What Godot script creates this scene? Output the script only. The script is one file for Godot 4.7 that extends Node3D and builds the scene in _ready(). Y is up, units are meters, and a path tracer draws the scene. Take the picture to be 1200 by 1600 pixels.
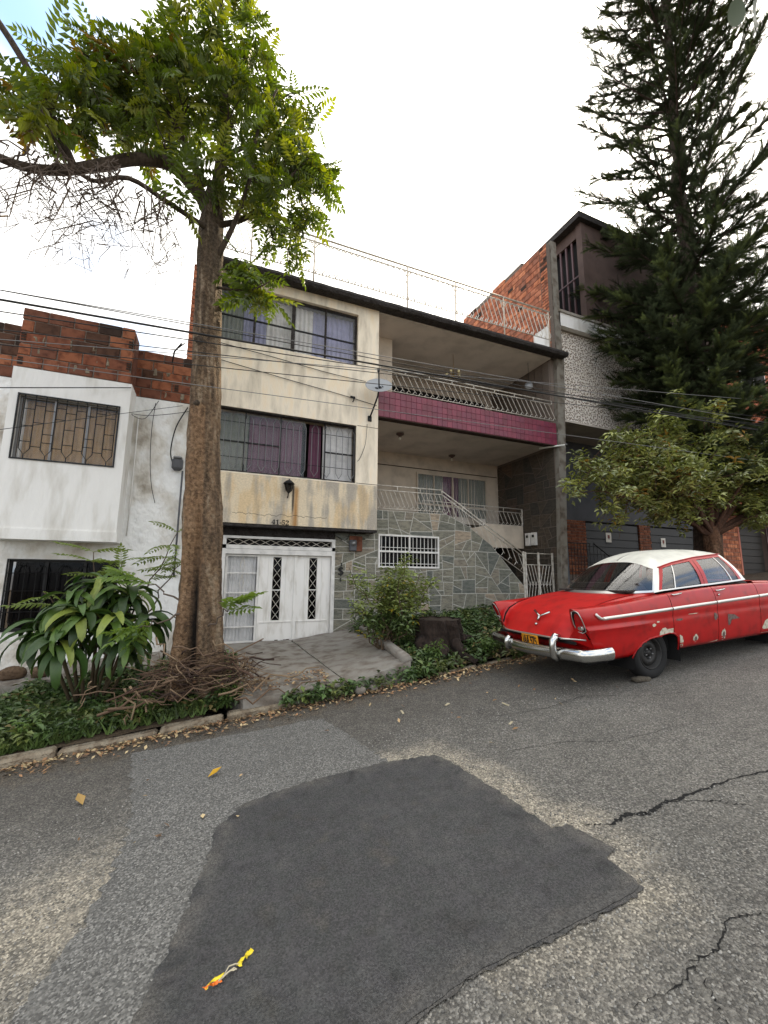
extends Node3D
# A sloping street with parked red saloon in front of three terraced houses. Metres, y up; the road rises one in ten towards +x.

var rng := RandomNumberGenerator.new()
var counts := {}
var noise := FastNoiseLite.new()

func rf(a: float, b: float) -> float:
	return rng.randf_range(a, b)

func V(x: float, y: float, z: float) -> Vector3:
	return Vector3(x, y, z)

func link(o: Node3D, called: String, parent: Node) -> void:
	var key := str(parent.get_instance_id()) + called
	var n: int = counts.get(key, 0)
	counts[key] = n + 1
	o.name = called if n == 0 else "%s_%03d" % [called, n]
	parent.add_child(o, true)

func tag(o: Node3D, label: String, category: String, group := "") -> void:
	o.set_meta("label", label)
	o.set_meta("category", category)
	if group:
		o.set_meta("group", group)

func thing(called: String, label: String, category: String, at := Vector3.ZERO, group := "") -> Node3D:
	var o := Node3D.new()
	link(o, called, self)
	o.position = at
	tag(o, label, category, group)
	return o

func part(called: String, mesh: Mesh, mat: Material, parent: Node = self, xf := Transform3D()) -> MeshInstance3D:
	var o := MeshInstance3D.new()
	o.mesh = mesh
	o.material_override = mat
	o.transform = xf
	link(o, called, parent)
	return o

func struct(called: String, mesh: Mesh, mat: Material, parent: Node = self) -> MeshInstance3D:
	var o := part(called, mesh, mat, parent)
	o.set_meta("kind", "structure")
	return o

func many(called: String, mesh: Mesh, mat: Material, xfs: Array, cols: Array, parent: Node = self) -> MultiMeshInstance3D:
	var mm := MultiMesh.new()
	mm.transform_format = MultiMesh.TRANSFORM_3D
	mm.use_colors = cols.size() > 0
	mm.mesh = mesh
	mm.instance_count = xfs.size()
	for i in xfs.size():
		mm.set_instance_transform(i, xfs[i])
		if cols.size() > 0:
			mm.set_instance_color(i, cols[i])
	var o := MultiMeshInstance3D.new()
	o.multimesh = mm
	o.material_override = mat
	link(o, called, parent)
	o.set_meta("kind", "stuff")
	return o

# ---- meshes
func S(smooth := true) -> SurfaceTool:
	var st := SurfaceTool.new()
	st.begin(Mesh.PRIMITIVE_TRIANGLES)
	st.set_smooth_group(0 if smooth else -1)
	return st

func tri(st: SurfaceTool, a: Vector3, b: Vector3, c: Vector3) -> void:
	st.add_vertex(a)
	st.add_vertex(b)
	st.add_vertex(c)

func quad(st: SurfaceTool, a: Vector3, b: Vector3, c: Vector3, d: Vector3) -> void:
	tri(st, a, b, c)
	tri(st, a, c, d)

func done(st: SurfaceTool) -> ArrayMesh:
	st.generate_normals()
	return st.commit()

# box from corner lo to corner hi
func bx(st: SurfaceTool, lo: Vector3, hi: Vector3, xf := Transform3D()) -> void:
	var p := []
	for i in 8:
		p.append(xf * Vector3(hi.x if i & 1 else lo.x, hi.y if i & 2 else lo.y, hi.z if i & 4 else lo.z))
	quad(st, p[4], p[6], p[7], p[5])
	quad(st, p[1], p[3], p[2], p[0])
	quad(st, p[5], p[7], p[3], p[1])
	quad(st, p[0], p[2], p[6], p[4])
	quad(st, p[6], p[2], p[3], p[7])
	quad(st, p[0], p[4], p[5], p[1])

func box(lo: Vector3, hi: Vector3) -> ArrayMesh:
	var st := S(false)
	bx(st, lo, hi)
	return done(st)

# box with chamfered edges, centred
func chamfered(size: Vector3, c: float, jitter := 0.0) -> ArrayMesh:
	var st := S(false)
	var h := size * 0.5
	var q := {}
	for sx in [-1, 1]:
		for sy in [-1, 1]:
			for sz in [-1, 1]:
				var j := Vector3(rf(-1, 1), rf(-1, 1), rf(-1, 1)) * jitter
				var e := Vector3(h.x * sx, h.y * sy, h.z * sz) + j
				q[[sx, sy, sz, 0]] = e - Vector3(0, c * sy, c * sz)
				q[[sx, sy, sz, 1]] = e - Vector3(c * sx, 0, c * sz)
				q[[sx, sy, sz, 2]] = e - Vector3(c * sx, c * sy, 0)
	for s in [-1, 1]:
		quad(st, q[[s, -1, -1, 0]], q[[s, -1, 1, 0]], q[[s, 1, 1, 0]], q[[s, 1, -1, 0]])
		quad(st, q[[-1, s, -1, 1]], q[[-1, s, 1, 1]], q[[1, s, 1, 1]], q[[1, s, -1, 1]])
		quad(st, q[[-1, -1, s, 2]], q[[-1, 1, s, 2]], q[[1, 1, s, 2]], q[[1, -1, s, 2]])
		for t in [-1, 1]:
			quad(st, q[[-1, s, t, 1]], q[[1, s, t, 1]], q[[1, s, t, 2]], q[[-1, s, t, 2]])
			quad(st, q[[s, -1, t, 0]], q[[s, 1, t, 0]], q[[s, 1, t, 2]], q[[s, -1, t, 2]])
			quad(st, q[[s, t, -1, 0]], q[[s, t, 1, 0]], q[[s, t, 1, 1]], q[[s, t, -1, 1]])
			for u in [-1, 1]:
				tri(st, q[[s, t, u, 0]], q[[s, t, u, 1]], q[[s, t, u, 2]])
	return done(st)

# tube through points; radius may be one number or one per point
func tube(st: SurfaceTool, pts: Array, radius, sides := 6, caps := true) -> void:
	var n := pts.size()
	var up := Vector3.UP
	var d0: Vector3 = (pts[1] - pts[0]).normalized()
	if absf(d0.dot(up)) > 0.9:
		up = Vector3.RIGHT
	var side := d0.cross(up).normalized()
	var rings := []
	for i in n:
		var d: Vector3 = (pts[mini(i + 1, n - 1)] - pts[maxi(i - 1, 0)]).normalized()
		side = (side - d * side.dot(d)).normalized()
		var other := d.cross(side)
		var r: float = radius[i] if radius is Array else radius
		var ring := []
		for k in sides:
			var a := TAU * k / sides
			ring.append(pts[i] + (side * cos(a) + other * sin(a)) * r)
		rings.append(ring)
	for i in n - 1:
		for k in sides:
			var k2 := (k + 1) % sides
			quad(st, rings[i][k], rings[i][k2], rings[i + 1][k2], rings[i + 1][k])
	if caps:
		for k in range(1, sides - 1):
			tri(st, rings[0][0], rings[0][k + 1], rings[0][k])
			tri(st, rings[n - 1][0], rings[n - 1][k], rings[n - 1][k + 1])

func rod(a: Vector3, b: Vector3, r: float, sides := 6) -> ArrayMesh:
	var st := S()
	tube(st, [a, b], r, sides)
	return done(st)

# straight square bars along a polyline, all one mesh
func bent(pts: Array, r: float, sides := 4) -> ArrayMesh:
	var st := S(sides > 4)
	tube(st, pts, r, sides)
	return done(st)

# outline in x-y extruded from z0 (back) to z1 (front); top edge drawn in by bevel
func prism(st: SurfaceTool, poly: PackedVector2Array, z0: float, z1: float, bevel := 0.0) -> void:
	var top := poly
	if bevel > 0.0:
		var o := Geometry2D.offset_polygon(poly, -bevel)
		if o.size() == 1 and o[0].size() >= 3:
			top = o[0]
	var ids := Geometry2D.triangulate_polygon(top)
	for i in range(0, ids.size(), 3):
		tri(st, V(top[ids[i]].x, top[ids[i]].y, z1), V(top[ids[i + 2]].x, top[ids[i + 2]].y, z1), V(top[ids[i + 1]].x, top[ids[i + 1]].y, z1))
	var n := poly.size()
	var zc := z1 - bevel
	if top.size() == n and bevel > 0.0:
		# line the two outlines up by their nearest corner
		var shift := 0
		var best := 1e9
		for k in n:
			var dd := poly[0].distance_to(top[k])
			if dd < best:
				best = dd
				shift = k
		var way := 1 if poly[1].distance_to(top[(shift + 1) % n]) <= poly[1].distance_to(top[(shift - 1 + n) % n]) else -1
		for i in n:
			var j := (i + 1) % n
			var ti := top[(shift + way * i + n * 2) % n]
			var tj := top[(shift + way * j + n * 2) % n]
			quad(st, V(poly[i].x, poly[i].y, zc), V(poly[j].x, poly[j].y, zc), V(tj.x, tj.y, z1), V(ti.x, ti.y, z1))
	else:
		zc = z1
		if bevel > 0.0:
			for i in top.size():
				var j := (i + 1) % top.size()
				quad(st, V(top[i].x, top[i].y, z0), V(top[j].x, top[j].y, z0), V(top[j].x, top[j].y, z1), V(top[i].x, top[i].y, z1))
			return
	for i in n:
		var j := (i + 1) % n
		quad(st, V(poly[i].x, poly[i].y, z0), V(poly[j].x, poly[j].y, z0), V(poly[j].x, poly[j].y, zc), V(poly[i].x, poly[i].y, zc))

# upright wall facing +z with openings [x0, y0, x1, y1]; reveals run back by depth
func holed(st: SurfaceTool, x0: float, x1: float, y0: float, y1: float, z: float, depth: float, holes: Array) -> void:
	var xs := [x0, x1]
	var ys := [y0, y1]
	for h in holes:
		xs.append_array([h[0], h[2]])
		ys.append_array([h[1], h[3]])
	xs.sort()
	ys.sort()
	for i in xs.size() - 1:
		for j in ys.size() - 1:
			if xs[i + 1] - xs[i] < 1e-4 or ys[j + 1] - ys[j] < 1e-4:
				continue
			var c := Vector2((xs[i] + xs[i + 1]) / 2, (ys[j] + ys[j + 1]) / 2)
			var inside := false
			for h in holes:
				if c.x > h[0] and c.x < h[2] and c.y > h[1] and c.y < h[3]:
					inside = true
			if not inside:
				quad(st, V(xs[i], ys[j], z), V(xs[i], ys[j + 1], z), V(xs[i + 1], ys[j + 1], z), V(xs[i + 1], ys[j], z))
				quad(st, V(xs[i], ys[j], z - depth), V(xs[i + 1], ys[j], z - depth), V(xs[i + 1], ys[j + 1], z - depth), V(xs[i], ys[j + 1], z - depth))
	for h in holes + [[x0, y0, x1, y1]]:
		var a := V(h[0], h[1], z)
		var b := V(h[2], h[1], z)
		var c := V(h[2], h[3], z)
		var d := V(h[0], h[3], z)
		var k := V(0, 0, -depth)
		quad(st, a, b, b + k, a + k)
		quad(st, b, c, c + k, b + k)
		quad(st, c, d, d + k, c + k)
		quad(st, d, a, a + k, d + k)

# turned shape: profile of [radius, y] round the y axis
func lathe(st: SurfaceTool, prof: Array, sides := 16) -> void:
	for i in prof.size() - 1:
		for k in sides:
			var a := TAU * k / sides
			var b := TAU * (k + 1) / sides
			var p0 := V(cos(a) * prof[i][0], prof[i][1], sin(a) * prof[i][0])
			var p1 := V(cos(b) * prof[i][0], prof[i][1], sin(b) * prof[i][0])
			var p2 := V(cos(b) * prof[i + 1][0], prof[i + 1][1], sin(b) * prof[i + 1][0])
			var p3 := V(cos(a) * prof[i + 1][0], prof[i + 1][1], sin(a) * prof[i + 1][0])
			quad(st, p0, p1, p2, p3)

# ---- materials (colours are sRGB)
func mat(c: Color, rough := 0.8, metal := 0.0) -> StandardMaterial3D:
	var m := StandardMaterial3D.new()
	m.albedo_color = c
	m.roughness = rough
	m.metallic = metal
	m.cull_mode = BaseMaterial3D.CULL_DISABLED
	return m

func ntex(sd: int, freq: float, stops: Array, size := 512, octaves := 5, type := FastNoiseLite.TYPE_SIMPLEX, warp := 0.0, cell := FastNoiseLite.RETURN_DISTANCE) -> NoiseTexture2D:
	var n := FastNoiseLite.new()
	n.seed = sd
	n.noise_type = type
	n.frequency = freq
	n.fractal_octaves = octaves
	n.fractal_gain = 0.55
	if type == FastNoiseLite.TYPE_CELLULAR:
		n.cellular_return_type = cell
		n.fractal_type = FastNoiseLite.FRACTAL_NONE if octaves <= 1 else FastNoiseLite.FRACTAL_FBM
	if warp > 0.0:
		n.domain_warp_enabled = true
		n.domain_warp_amplitude = warp
	var t := NoiseTexture2D.new()
	t.width = size
	t.height = size
	t.seamless = true
	t.noise = n
	if stops.size():
		var g := Gradient.new()
		var offs := PackedFloat32Array()
		var cols := PackedColorArray()
		for s in stops:
			offs.append(s[0])
			cols.append(s[1])
		g.offsets = offs
		g.colors = cols
		t.color_ramp = g
	return t

func G(v: float) -> Color:
	return Color(v, v, v)

# colour times a triplanar world texture, with relief
func worn(c: Color, tex: Texture2D, scale: Vector3, rough := 0.85, bump: Texture2D = null, cm := 0.0) -> StandardMaterial3D:
	var m := mat(c, rough)
	m.albedo_texture = tex
	m.uv1_triplanar = true
	m.uv1_world_triplanar = true
	m.uv1_scale = scale
	if bump:
		m.heightmap_enabled = true
		m.heightmap_texture = bump
		m.heightmap_scale = cm
	return m

func leafy(c: Color, back: Color, rough := 0.5) -> StandardMaterial3D:
	var m := mat(c, rough)
	m.vertex_color_use_as_albedo = true
	m.backlight_enabled = true
	m.backlight = back
	return m

func glass(tint: Color, alpha: float) -> StandardMaterial3D:
	var m := mat(Color(tint.r, tint.g, tint.b, alpha), 0.04)
	m.transparency = BaseMaterial3D.TRANSPARENCY_ALPHA
	m.metallic_specular = 0.6
	return m

# ---- the lie of the land
func road_y(x: float) -> float:
	return 0.1 * clampf(x, -60.0, 60.0)

func verge_y(x: float, z: float) -> float:
	var t := clampf((-5.7 - z) / 3.6, 0.0, 1.0)
	return lerpf(road_y(x) + 0.10, 0.36 + 0.08 * x, t)

var T := {}
var M := {}

func textures() -> void:
	T.soft = ntex(3, 0.005, [[0.0, G(0.84)], [0.5, G(0.95)], [1.0, G(1.0)]], 512, 7)
	T.drip = ntex(6, 0.010, [[0.0, Color(0.85, 0.84, 0.82)], [0.28, Color(0.93, 0.925, 0.915)], [0.5, G(0.98)], [1.0, G(1.0)]], 512, 8)
	T.blot = ntex(11, 0.006, [[0.0, Color(0.62, 0.58, 0.53)], [0.3, Color(0.86, 0.84, 0.81)], [0.6, G(0.97)], [1.0, G(1.0)]], 512, 8)
	T.streak = ntex(5, 0.009, [[0.0, Color(0.80, 0.78, 0.75)], [0.3, Color(0.92, 0.91, 0.89)], [0.6, Color(1.0, 0.99, 0.97)], [1.0, Color(1.0, 0.96, 0.89)]], 512, 7)
	T.grain = ntex(8, 0.05, [[0.0, G(0.75)], [1.0, G(1.0)]], 512, 5)
	T.rough = ntex(21, 0.03, [], 512, 6)
	T.fine = ntex(22, 0.12, [], 512, 4)
	T.agg = ntex(31, 0.13, [[0.0, G(0.42)], [0.35, G(0.55)], [0.65, G(0.66)], [0.88, G(0.76)], [1.0, G(0.9)]], 1024, 1, FastNoiseLite.TYPE_CELLULAR, 5.0, FastNoiseLite.RETURN_CELL_VALUE)
	T.aggh = ntex(31, 0.13, [[0.0, G(1.0)], [0.35, G(0.8)], [0.8, G(0.1)], [1.0, G(0.0)]], 1024, 1, FastNoiseLite.TYPE_CELLULAR, 5.0)
	T.tar = ntex(33, 0.12, [[0.0, G(0.60)], [0.35, G(0.74)], [0.7, G(0.86)], [0.93, G(0.92)], [1.0, G(1.0)]], 1024, 1, FastNoiseLite.TYPE_CELLULAR, 6.0, FastNoiseLite.RETURN_CELL_VALUE)
	T.tarh = ntex(34, 0.1, [], 1024, 4)
	T.bark = ntex(41, 0.012, [[0.0, Color(0.50, 0.46, 0.42)], [0.35, Color(0.72, 0.68, 0.63)], [0.62, Color(0.92, 0.88, 0.83)], [1.0, G(1.0)]], 512, 8)
	T.peb = ntex(51, 0.075, [[0.0, Color(0.36, 0.29, 0.24)], [0.2, Color(0.46, 0.39, 0.33)], [0.33, Color(0.95, 0.92, 0.89)], [1.0, G(1.0)]], 512, 1, FastNoiseLite.TYPE_CELLULAR, 12.0)
	T.brick = ntex(61, 0.009, [[0.0, Color(0.58, 0.53, 0.50)], [0.3, Color(0.82, 0.78, 0.75)], [0.6, Color(0.97, 0.96, 0.95)], [1.0, G(1.0)]], 512, 8)
	T.slate = ntex(71, 0.01, [[0.0, G(0.72)], [0.45, G(0.90)], [0.7, G(0.98)], [1.0, Color(1.0, 0.97, 0.92)]], 512, 7)

func materials() -> void:
	M.white_wall = worn(Color(0.915, 0.91, 0.895), T.drip, V(0.4, 0.10, 0.4), 0.9, T.rough, 0.8)
	M.white_rough = worn(Color(0.93, 0.93, 0.92), T.blot, V(0.3, 0.22, 0.3), 0.95, T.rough, 2.0)
	M.cream = worn(Color(0.94, 0.905, 0.84), T.streak, V(0.45, 0.12, 0.45), 0.9, T.fine, 0.25)
	M.dull = worn(Color(0.82, 0.77, 0.70), T.soft, V(0.5, 0.5, 0.5), 0.9)
	M.ceiling = worn(Color(0.84, 0.80, 0.755), T.soft, V(0.3, 0.3, 0.3), 0.9)
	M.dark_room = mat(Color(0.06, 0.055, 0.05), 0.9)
	M.black_metal = mat(Color(0.05, 0.05, 0.055), 0.5, 0.3)
	M.grey_metal = mat(Color(0.5, 0.5, 0.5), 0.45, 0.6)
	M.white_metal = worn(Color(0.90, 0.89, 0.87), T.soft, V(1, 1, 1), 0.5)
	M.rail = worn(Color(0.84, 0.82, 0.78), T.blot, V(2, 2, 2), 0.55)
	M.door_white = worn(Color(0.93, 0.92, 0.90), T.drip, V(0.9, 0.22, 0.9), 0.6)
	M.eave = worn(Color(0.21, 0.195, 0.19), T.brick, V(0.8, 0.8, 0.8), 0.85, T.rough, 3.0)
	M.concrete = worn(Color(0.62, 0.60, 0.57), T.blot, V(0.4, 0.4, 0.4), 0.9, T.fine, 0.4)
	M.dim_concrete = worn(Color(0.50, 0.485, 0.45), T.brick, V(0.5, 0.5, 0.5), 0.9, T.fine, 0.4)
	M.slab = worn(Color(0.55, 0.535, 0.505), T.brick, V(0.5, 0.5, 0.5), 0.92, T.rough, 1.0)
	M.kerb = worn(Color(0.56, 0.52, 0.45), T.brick, V(1.2, 1.2, 1.2), 0.95, T.rough, 2.0)
	M.mortar = worn(Color(0.80, 0.79, 0.75), T.grain, V(1, 1, 1), 0.95)
	M.mortar_grey = worn(Color(0.50, 0.45, 0.41), T.grain, V(1, 1, 1), 0.95, T.rough, 1.0)
	for i in 6:
		var c: Color = [Color(0.58, 0.35, 0.235), Color(0.54, 0.315, 0.215), Color(0.62, 0.39, 0.27), Color(0.50, 0.30, 0.21), Color(0.56, 0.345, 0.245), Color(0.46, 0.285, 0.21)][i]
		M["brick%d" % i] = worn(c, T.brick, V(0.9, 0.9, 0.9), 0.9, T.fine, 0.3)
		M["orange%d" % i] = worn(Color(c.r * 1.32, c.g * 1.36, c.b * 1.42), T.brick, V(0.7, 0.7, 0.7), 0.9, T.fine, 0.3)
	M.sooty = worn(Color(0.34, 0.23, 0.17), T.brick, V(0.9, 0.9, 0.9), 0.95, T.fine, 0.3)
	M.soot = worn(Color(0.235, 0.17, 0.135), T.brick, V(0.9, 0.9, 0.9), 0.95, T.fine, 0.3)
	for i in 7:
		var c: Color = [Color(0.52, 0.515, 0.46), Color(0.565, 0.55, 0.49), Color(0.49, 0.49, 0.445), Color(0.57, 0.54, 0.48), Color(0.45, 0.46, 0.43), Color(0.54, 0.53, 0.475), Color(0.68, 0.62, 0.54)][i]
		M["stone%d" % i] = worn(c, T.slate, V(0.7, 2.2, 0.7), 0.85, T.rough, 1.2)
		M["dark_stone%d" % i] = worn(Color(c.r * 0.62, c.g * 0.56, c.b * 0.53), T.slate, V(0.7, 2.2, 0.7), 0.85, T.rough, 1.2)
	for i in 4:
		M["tile%d" % i] = worn([Color(0.47, 0.15, 0.24), Color(0.44, 0.135, 0.22), Color(0.50, 0.17, 0.26), Color(0.455, 0.15, 0.25)][i], T.soft, V(0.8, 0.8, 0.8), 0.4)
	M.grout = mat(Color(0.43, 0.17, 0.245), 0.9)
	M.pebbles = worn(Color(0.95, 0.94, 0.92), T.peb, V(0.42, 0.42, 0.42), 0.95, T.aggh, 1.0)
	M.grey_wall = worn(Color(0.36, 0.365, 0.38), T.soft, V(0.4, 0.4, 0.4), 0.9)
	M.navy = worn(Color(0.055, 0.058, 0.075), T.soft, V(0.6, 0.6, 0.6), 0.5)
	M.brown_door = worn(Color(0.15, 0.125, 0.10), T.soft, V(0.6, 0.6, 0.6), 0.6)
	M.maroon_bar = mat(Color(0.34, 0.24, 0.25), 0.6)
	M.dark_front = worn(Color(0.37, 0.30, 0.275), T.soft, V(0.4, 0.4, 0.4), 0.9)
	M.pane = glass(Color(0.7, 0.75, 0.8), 0.06)
	M.pane.metallic_specular = 0.22
	M.dark_pane = glass(Color(0.05, 0.05, 0.06), 0.55)
	M.dark_pane.metallic_specular = 0.2
	M.curtain_tan = worn(Color(0.66, 0.54, 0.37), T.streak, V(1.5, 0.4, 1.5), 0.95)
	M.curtain_white = worn(Color(0.86, 0.85, 0.84), T.soft, V(1, 1, 1), 0.95)
	M.curtain_purple = worn(Color(0.43, 0.275, 0.355), T.soft, V(1, 1, 1), 0.95)
	M.curtain_lilac = worn(Color(0.63, 0.63, 0.755), T.soft, V(1, 1, 1), 0.95)
	M.curtain_grey = worn(Color(0.50, 0.52, 0.49), T.streak, V(2, 0.5, 2), 0.95)
	M.rubber = mat(Color(0.055, 0.055, 0.057), 0.85)
	M.cable = mat(Color(0.05, 0.05, 0.05), 0.7)
	M.cable_pale = mat(Color(0.42, 0.42, 0.42), 0.7)

func make_sky() -> Sky:
	var n := FastNoiseLite.new()
	n.seed = 19
	n.noise_type = FastNoiseLite.TYPE_SIMPLEX_SMOOTH
	n.frequency = 1.3
	n.fractal_octaves = 5
	var w := 768
	var h := 384
	var im := Image.create(w, h, false, Image.FORMAT_RGBF)
	var sun := V(0.60, 0.687, -0.409).normalized()
	for j in h:
		var el := PI * (0.5 - (j + 0.5) / h)
		for i in w:
			var az := TAU * (i + 0.5) / w
			# a panorama begins at -z
			var d := V(sin(az) * cos(el), sin(el), -cos(az) * cos(el))
			var c := Vector3(1.0, 1.0, 1.0)
			if d.y > 0.0:
				var p := d / (d.y + 0.35)
				var k := n.get_noise_3d(p.x * 1.0 + 9.0, p.z * 1.0, 0.0)
				var cloud := clampf(smoothstep(-0.34, 0.02, k) + 1.3 * smoothstep(0.60, 0.95, d.dot(sun)), 0.0, 1.0)
				var blue := Vector3(0.22, 0.38, 0.66).lerp(Vector3(0.62, 0.74, 0.88), 1.0 - smoothstep(0.0, 0.55, d.y))
				c = blue.lerp(Vector3(0.90, 0.885, 0.855) * (0.92 + 0.3 * k), cloud)
				var s := maxf(d.dot(sun), 0.0)
				c += Vector3(1.0, 0.93, 0.80) * (1.1 * pow(s, 5.0) + 3.0 * pow(s, 90.0))
			else:
				c = Vector3(0.30, 0.29, 0.28)
			im.set_pixel(i, j, Color(c.x, c.y, c.z))
	var m := PanoramaSkyMaterial.new()
	m.panorama = ImageTexture.create_from_image(im)
	var s := Sky.new()
	s.sky_material = m
	return s

func _ready() -> void:
	rng.seed = 7
	noise.seed = 4
	noise.frequency = 0.9
	noise.fractal_octaves = 4
	# camera
	var cam := Camera3D.new()
	cam.name = "camera"
	add_child(cam)
	cam.position = V(0, 1.81, 0)
	cam.basis = Basis(Vector3.UP, deg_to_rad(-22.5)) * Basis(Vector3.RIGHT, deg_to_rad(8.7)) * Basis(Vector3.BACK, deg_to_rad(0.5))
	cam.fov = rad_to_deg(2.0 * atan(800.0 / 650.0))
	cam.far = 600.0
	# sky, exposure
	var env := Environment.new()
	env.background_mode = Environment.BG_SKY
	env.sky = make_sky()
	env.background_energy_multiplier = 1.0
	env.tonemap_mode = Environment.TONE_MAPPER_LINEAR
	env.tonemap_exposure = 2.15
	env.sdfgi_enabled = true
	env.ssao_enabled = true
	env.ssil_enabled = true
	var we := WorldEnvironment.new()
	we.name = "surroundings"
	we.environment = env
	add_child(we)
	# the sun, veiled, behind the tall conifer
	var sun := DirectionalLight3D.new()
	sun.name = "sun"
	sun.light_energy = 1.4
	sun.light_color = Color(1.0, 0.93, 0.80)
	sun.light_angular_distance = 3.0
	sun.shadow_enabled = true
	add_child(sun)
	sun.look_at_from_position(Vector3.ZERO, -V(0.60, 0.687, -0.409))
	textures()
	materials()
	ground()
	white_house()
	cream_house()
	right_houses()
	trees()
	plants()
	litter()
	car()
	street_bits()

# ---- ground, road, kerb, drive
var PATCH := PackedVector2Array([Vector2(-0.33, -1.66), Vector2(-0.18, -2.18), Vector2(-0.02, -2.7), Vector2(0.13, -3.23), Vector2(0.17, -3.47), Vector2(0.36, -3.69), Vector2(0.82, -3.75), Vector2(1.55, -3.70), Vector2(2.0, -3.57), Vector2(2.05, -3.41), Vector2(2.12, -2.73), Vector2(2.13, -2.29), Vector2(2.24, -2.28), Vector2(2.29, -2.10), Vector2(2.31, -1.98), Vector2(2.20, -1.95), Vector2(2.19, -1.71), Vector2(2.07, -1.70), Vector2(1.52, -1.72), Vector2(1.15, -1.74), Vector2(0.72, -1.69), Vector2(0.2, -1.67)])
var OLD := PackedVector2Array([Vector2(-0.63, -5.36), Vector2(1.34, -5.1), Vector2(1.62, -3.6), Vector2(0.8, -3.6), Vector2(0.3, -3.5), Vector2(0.0, -2.6), Vector2(-0.3, -1.6), Vector2(-0.55, -1.0), Vector2(-1.2, -1.0), Vector2(-0.66, -2.5), Vector2(-0.49, -2.93), Vector2(-0.41, -3.77), Vector2(-0.47, -4.27)])

func edge_dist(p: Vector2, poly: PackedVector2Array) -> float:
	var best := 1e9
	for i in poly.size():
		best = minf(best, p.distance_to(Geometry2D.get_closest_point_to_segment(p, poly[i], poly[(i + 1) % poly.size()])))
	return best

func ragged(poly: PackedVector2Array, step: float, amp: float) -> PackedVector2Array:
	var out := PackedVector2Array()
	for i in poly.size():
		var a := poly[i]
		var b := poly[(i + 1) % poly.size()]
		var n := maxi(1, int(a.distance_to(b) / step))
		var side := (b - a).normalized().orthogonal()
		for k in n:
			out.append(a.lerp(b, float(k) / n) + side * noise.get_noise_2d(a.x * 90.0 + k * 5.0, a.y * 70.0 + k * 3.1) * amp)
	return out

func sheet(poly: PackedVector2Array, lift: float) -> ArrayMesh:
	var st := S()
	var ids := Geometry2D.triangulate_polygon(poly)
	for i in range(0, ids.size(), 3):
		for k in 3:
			var p := poly[ids[i + k]]
			st.set_normal(V(-0.0995, 0.995, 0))
			st.add_vertex(V(p.x, road_y(p.x) + lift, p.y))
	return st.commit()

# patch of tar with wear: a fine net of points inside its outline, darker and dustier by turns
func worn_sheet(poly: PackedVector2Array, lift: float) -> ArrayMesh:
	var pts := PackedVector2Array(poly)
	var x := -0.4
	while x < 2.35:
		var z := -3.8
		while z < -1.6:
			var p := Vector2(x + rf(-0.012, 0.012), z + rf(-0.012, 0.012))
			if Geometry2D.is_point_in_polygon(p, poly) and edge_dist(p, poly) > 0.018:
				pts.append(p)
			z += 0.05
		x += 0.05
	var ids := Geometry2D.triangulate_delaunay(pts)
	var st := S()
	for i in range(0, ids.size(), 3):
		var c := (pts[ids[i]] + pts[ids[i + 1]] + pts[ids[i + 2]]) / 3.0
		if not Geometry2D.is_point_in_polygon(c, poly):
			continue
		var e1 := pts[ids[i + 1]] - pts[ids[i]]
		var e2 := pts[ids[i + 2]] - pts[ids[i]]
		for k in ([0, 1, 2] if e1.cross(e2) > 0.0 else [0, 2, 1]):
			var p := pts[ids[i + k]]
			var n1 := noise.get_noise_2d(p.x * 0.8 + 60.0, p.y * 0.8)
			var n2 := noise.get_noise_2d(p.x * 4.0, p.y * 4.0 + 20.0)
			var n3 := noise.get_noise_2d(p.x * 17.0, p.y * 17.0)
			var col := Color(0.098, 0.096, 0.094) * (1.0 + 0.16 * n1 + 0.14 * n2 + 0.16 * n3)
			var d := edge_dist(p, PATCH)
			col = col.lerp(Color(0.22, 0.20, 0.17), clampf((1.0 - d / 0.16) * (0.35 + 0.9 * n2 + 0.6 * n3), 0.0, 0.6))
			col = col.lerp(Color(0.17, 0.16, 0.145), clampf((n2 + 0.5 * n1 - 0.34) * 1.2, 0.0, 0.25))
			if n3 + n2 < -0.55:
				col *= 0.72
			col.a = 1.0
			st.set_color(col)
			st.set_normal(V(-0.0995, 0.995, 0))
			st.add_vertex(V(p.x, road_y(p.x) + lift, p.y))
	return st.commit()

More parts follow.
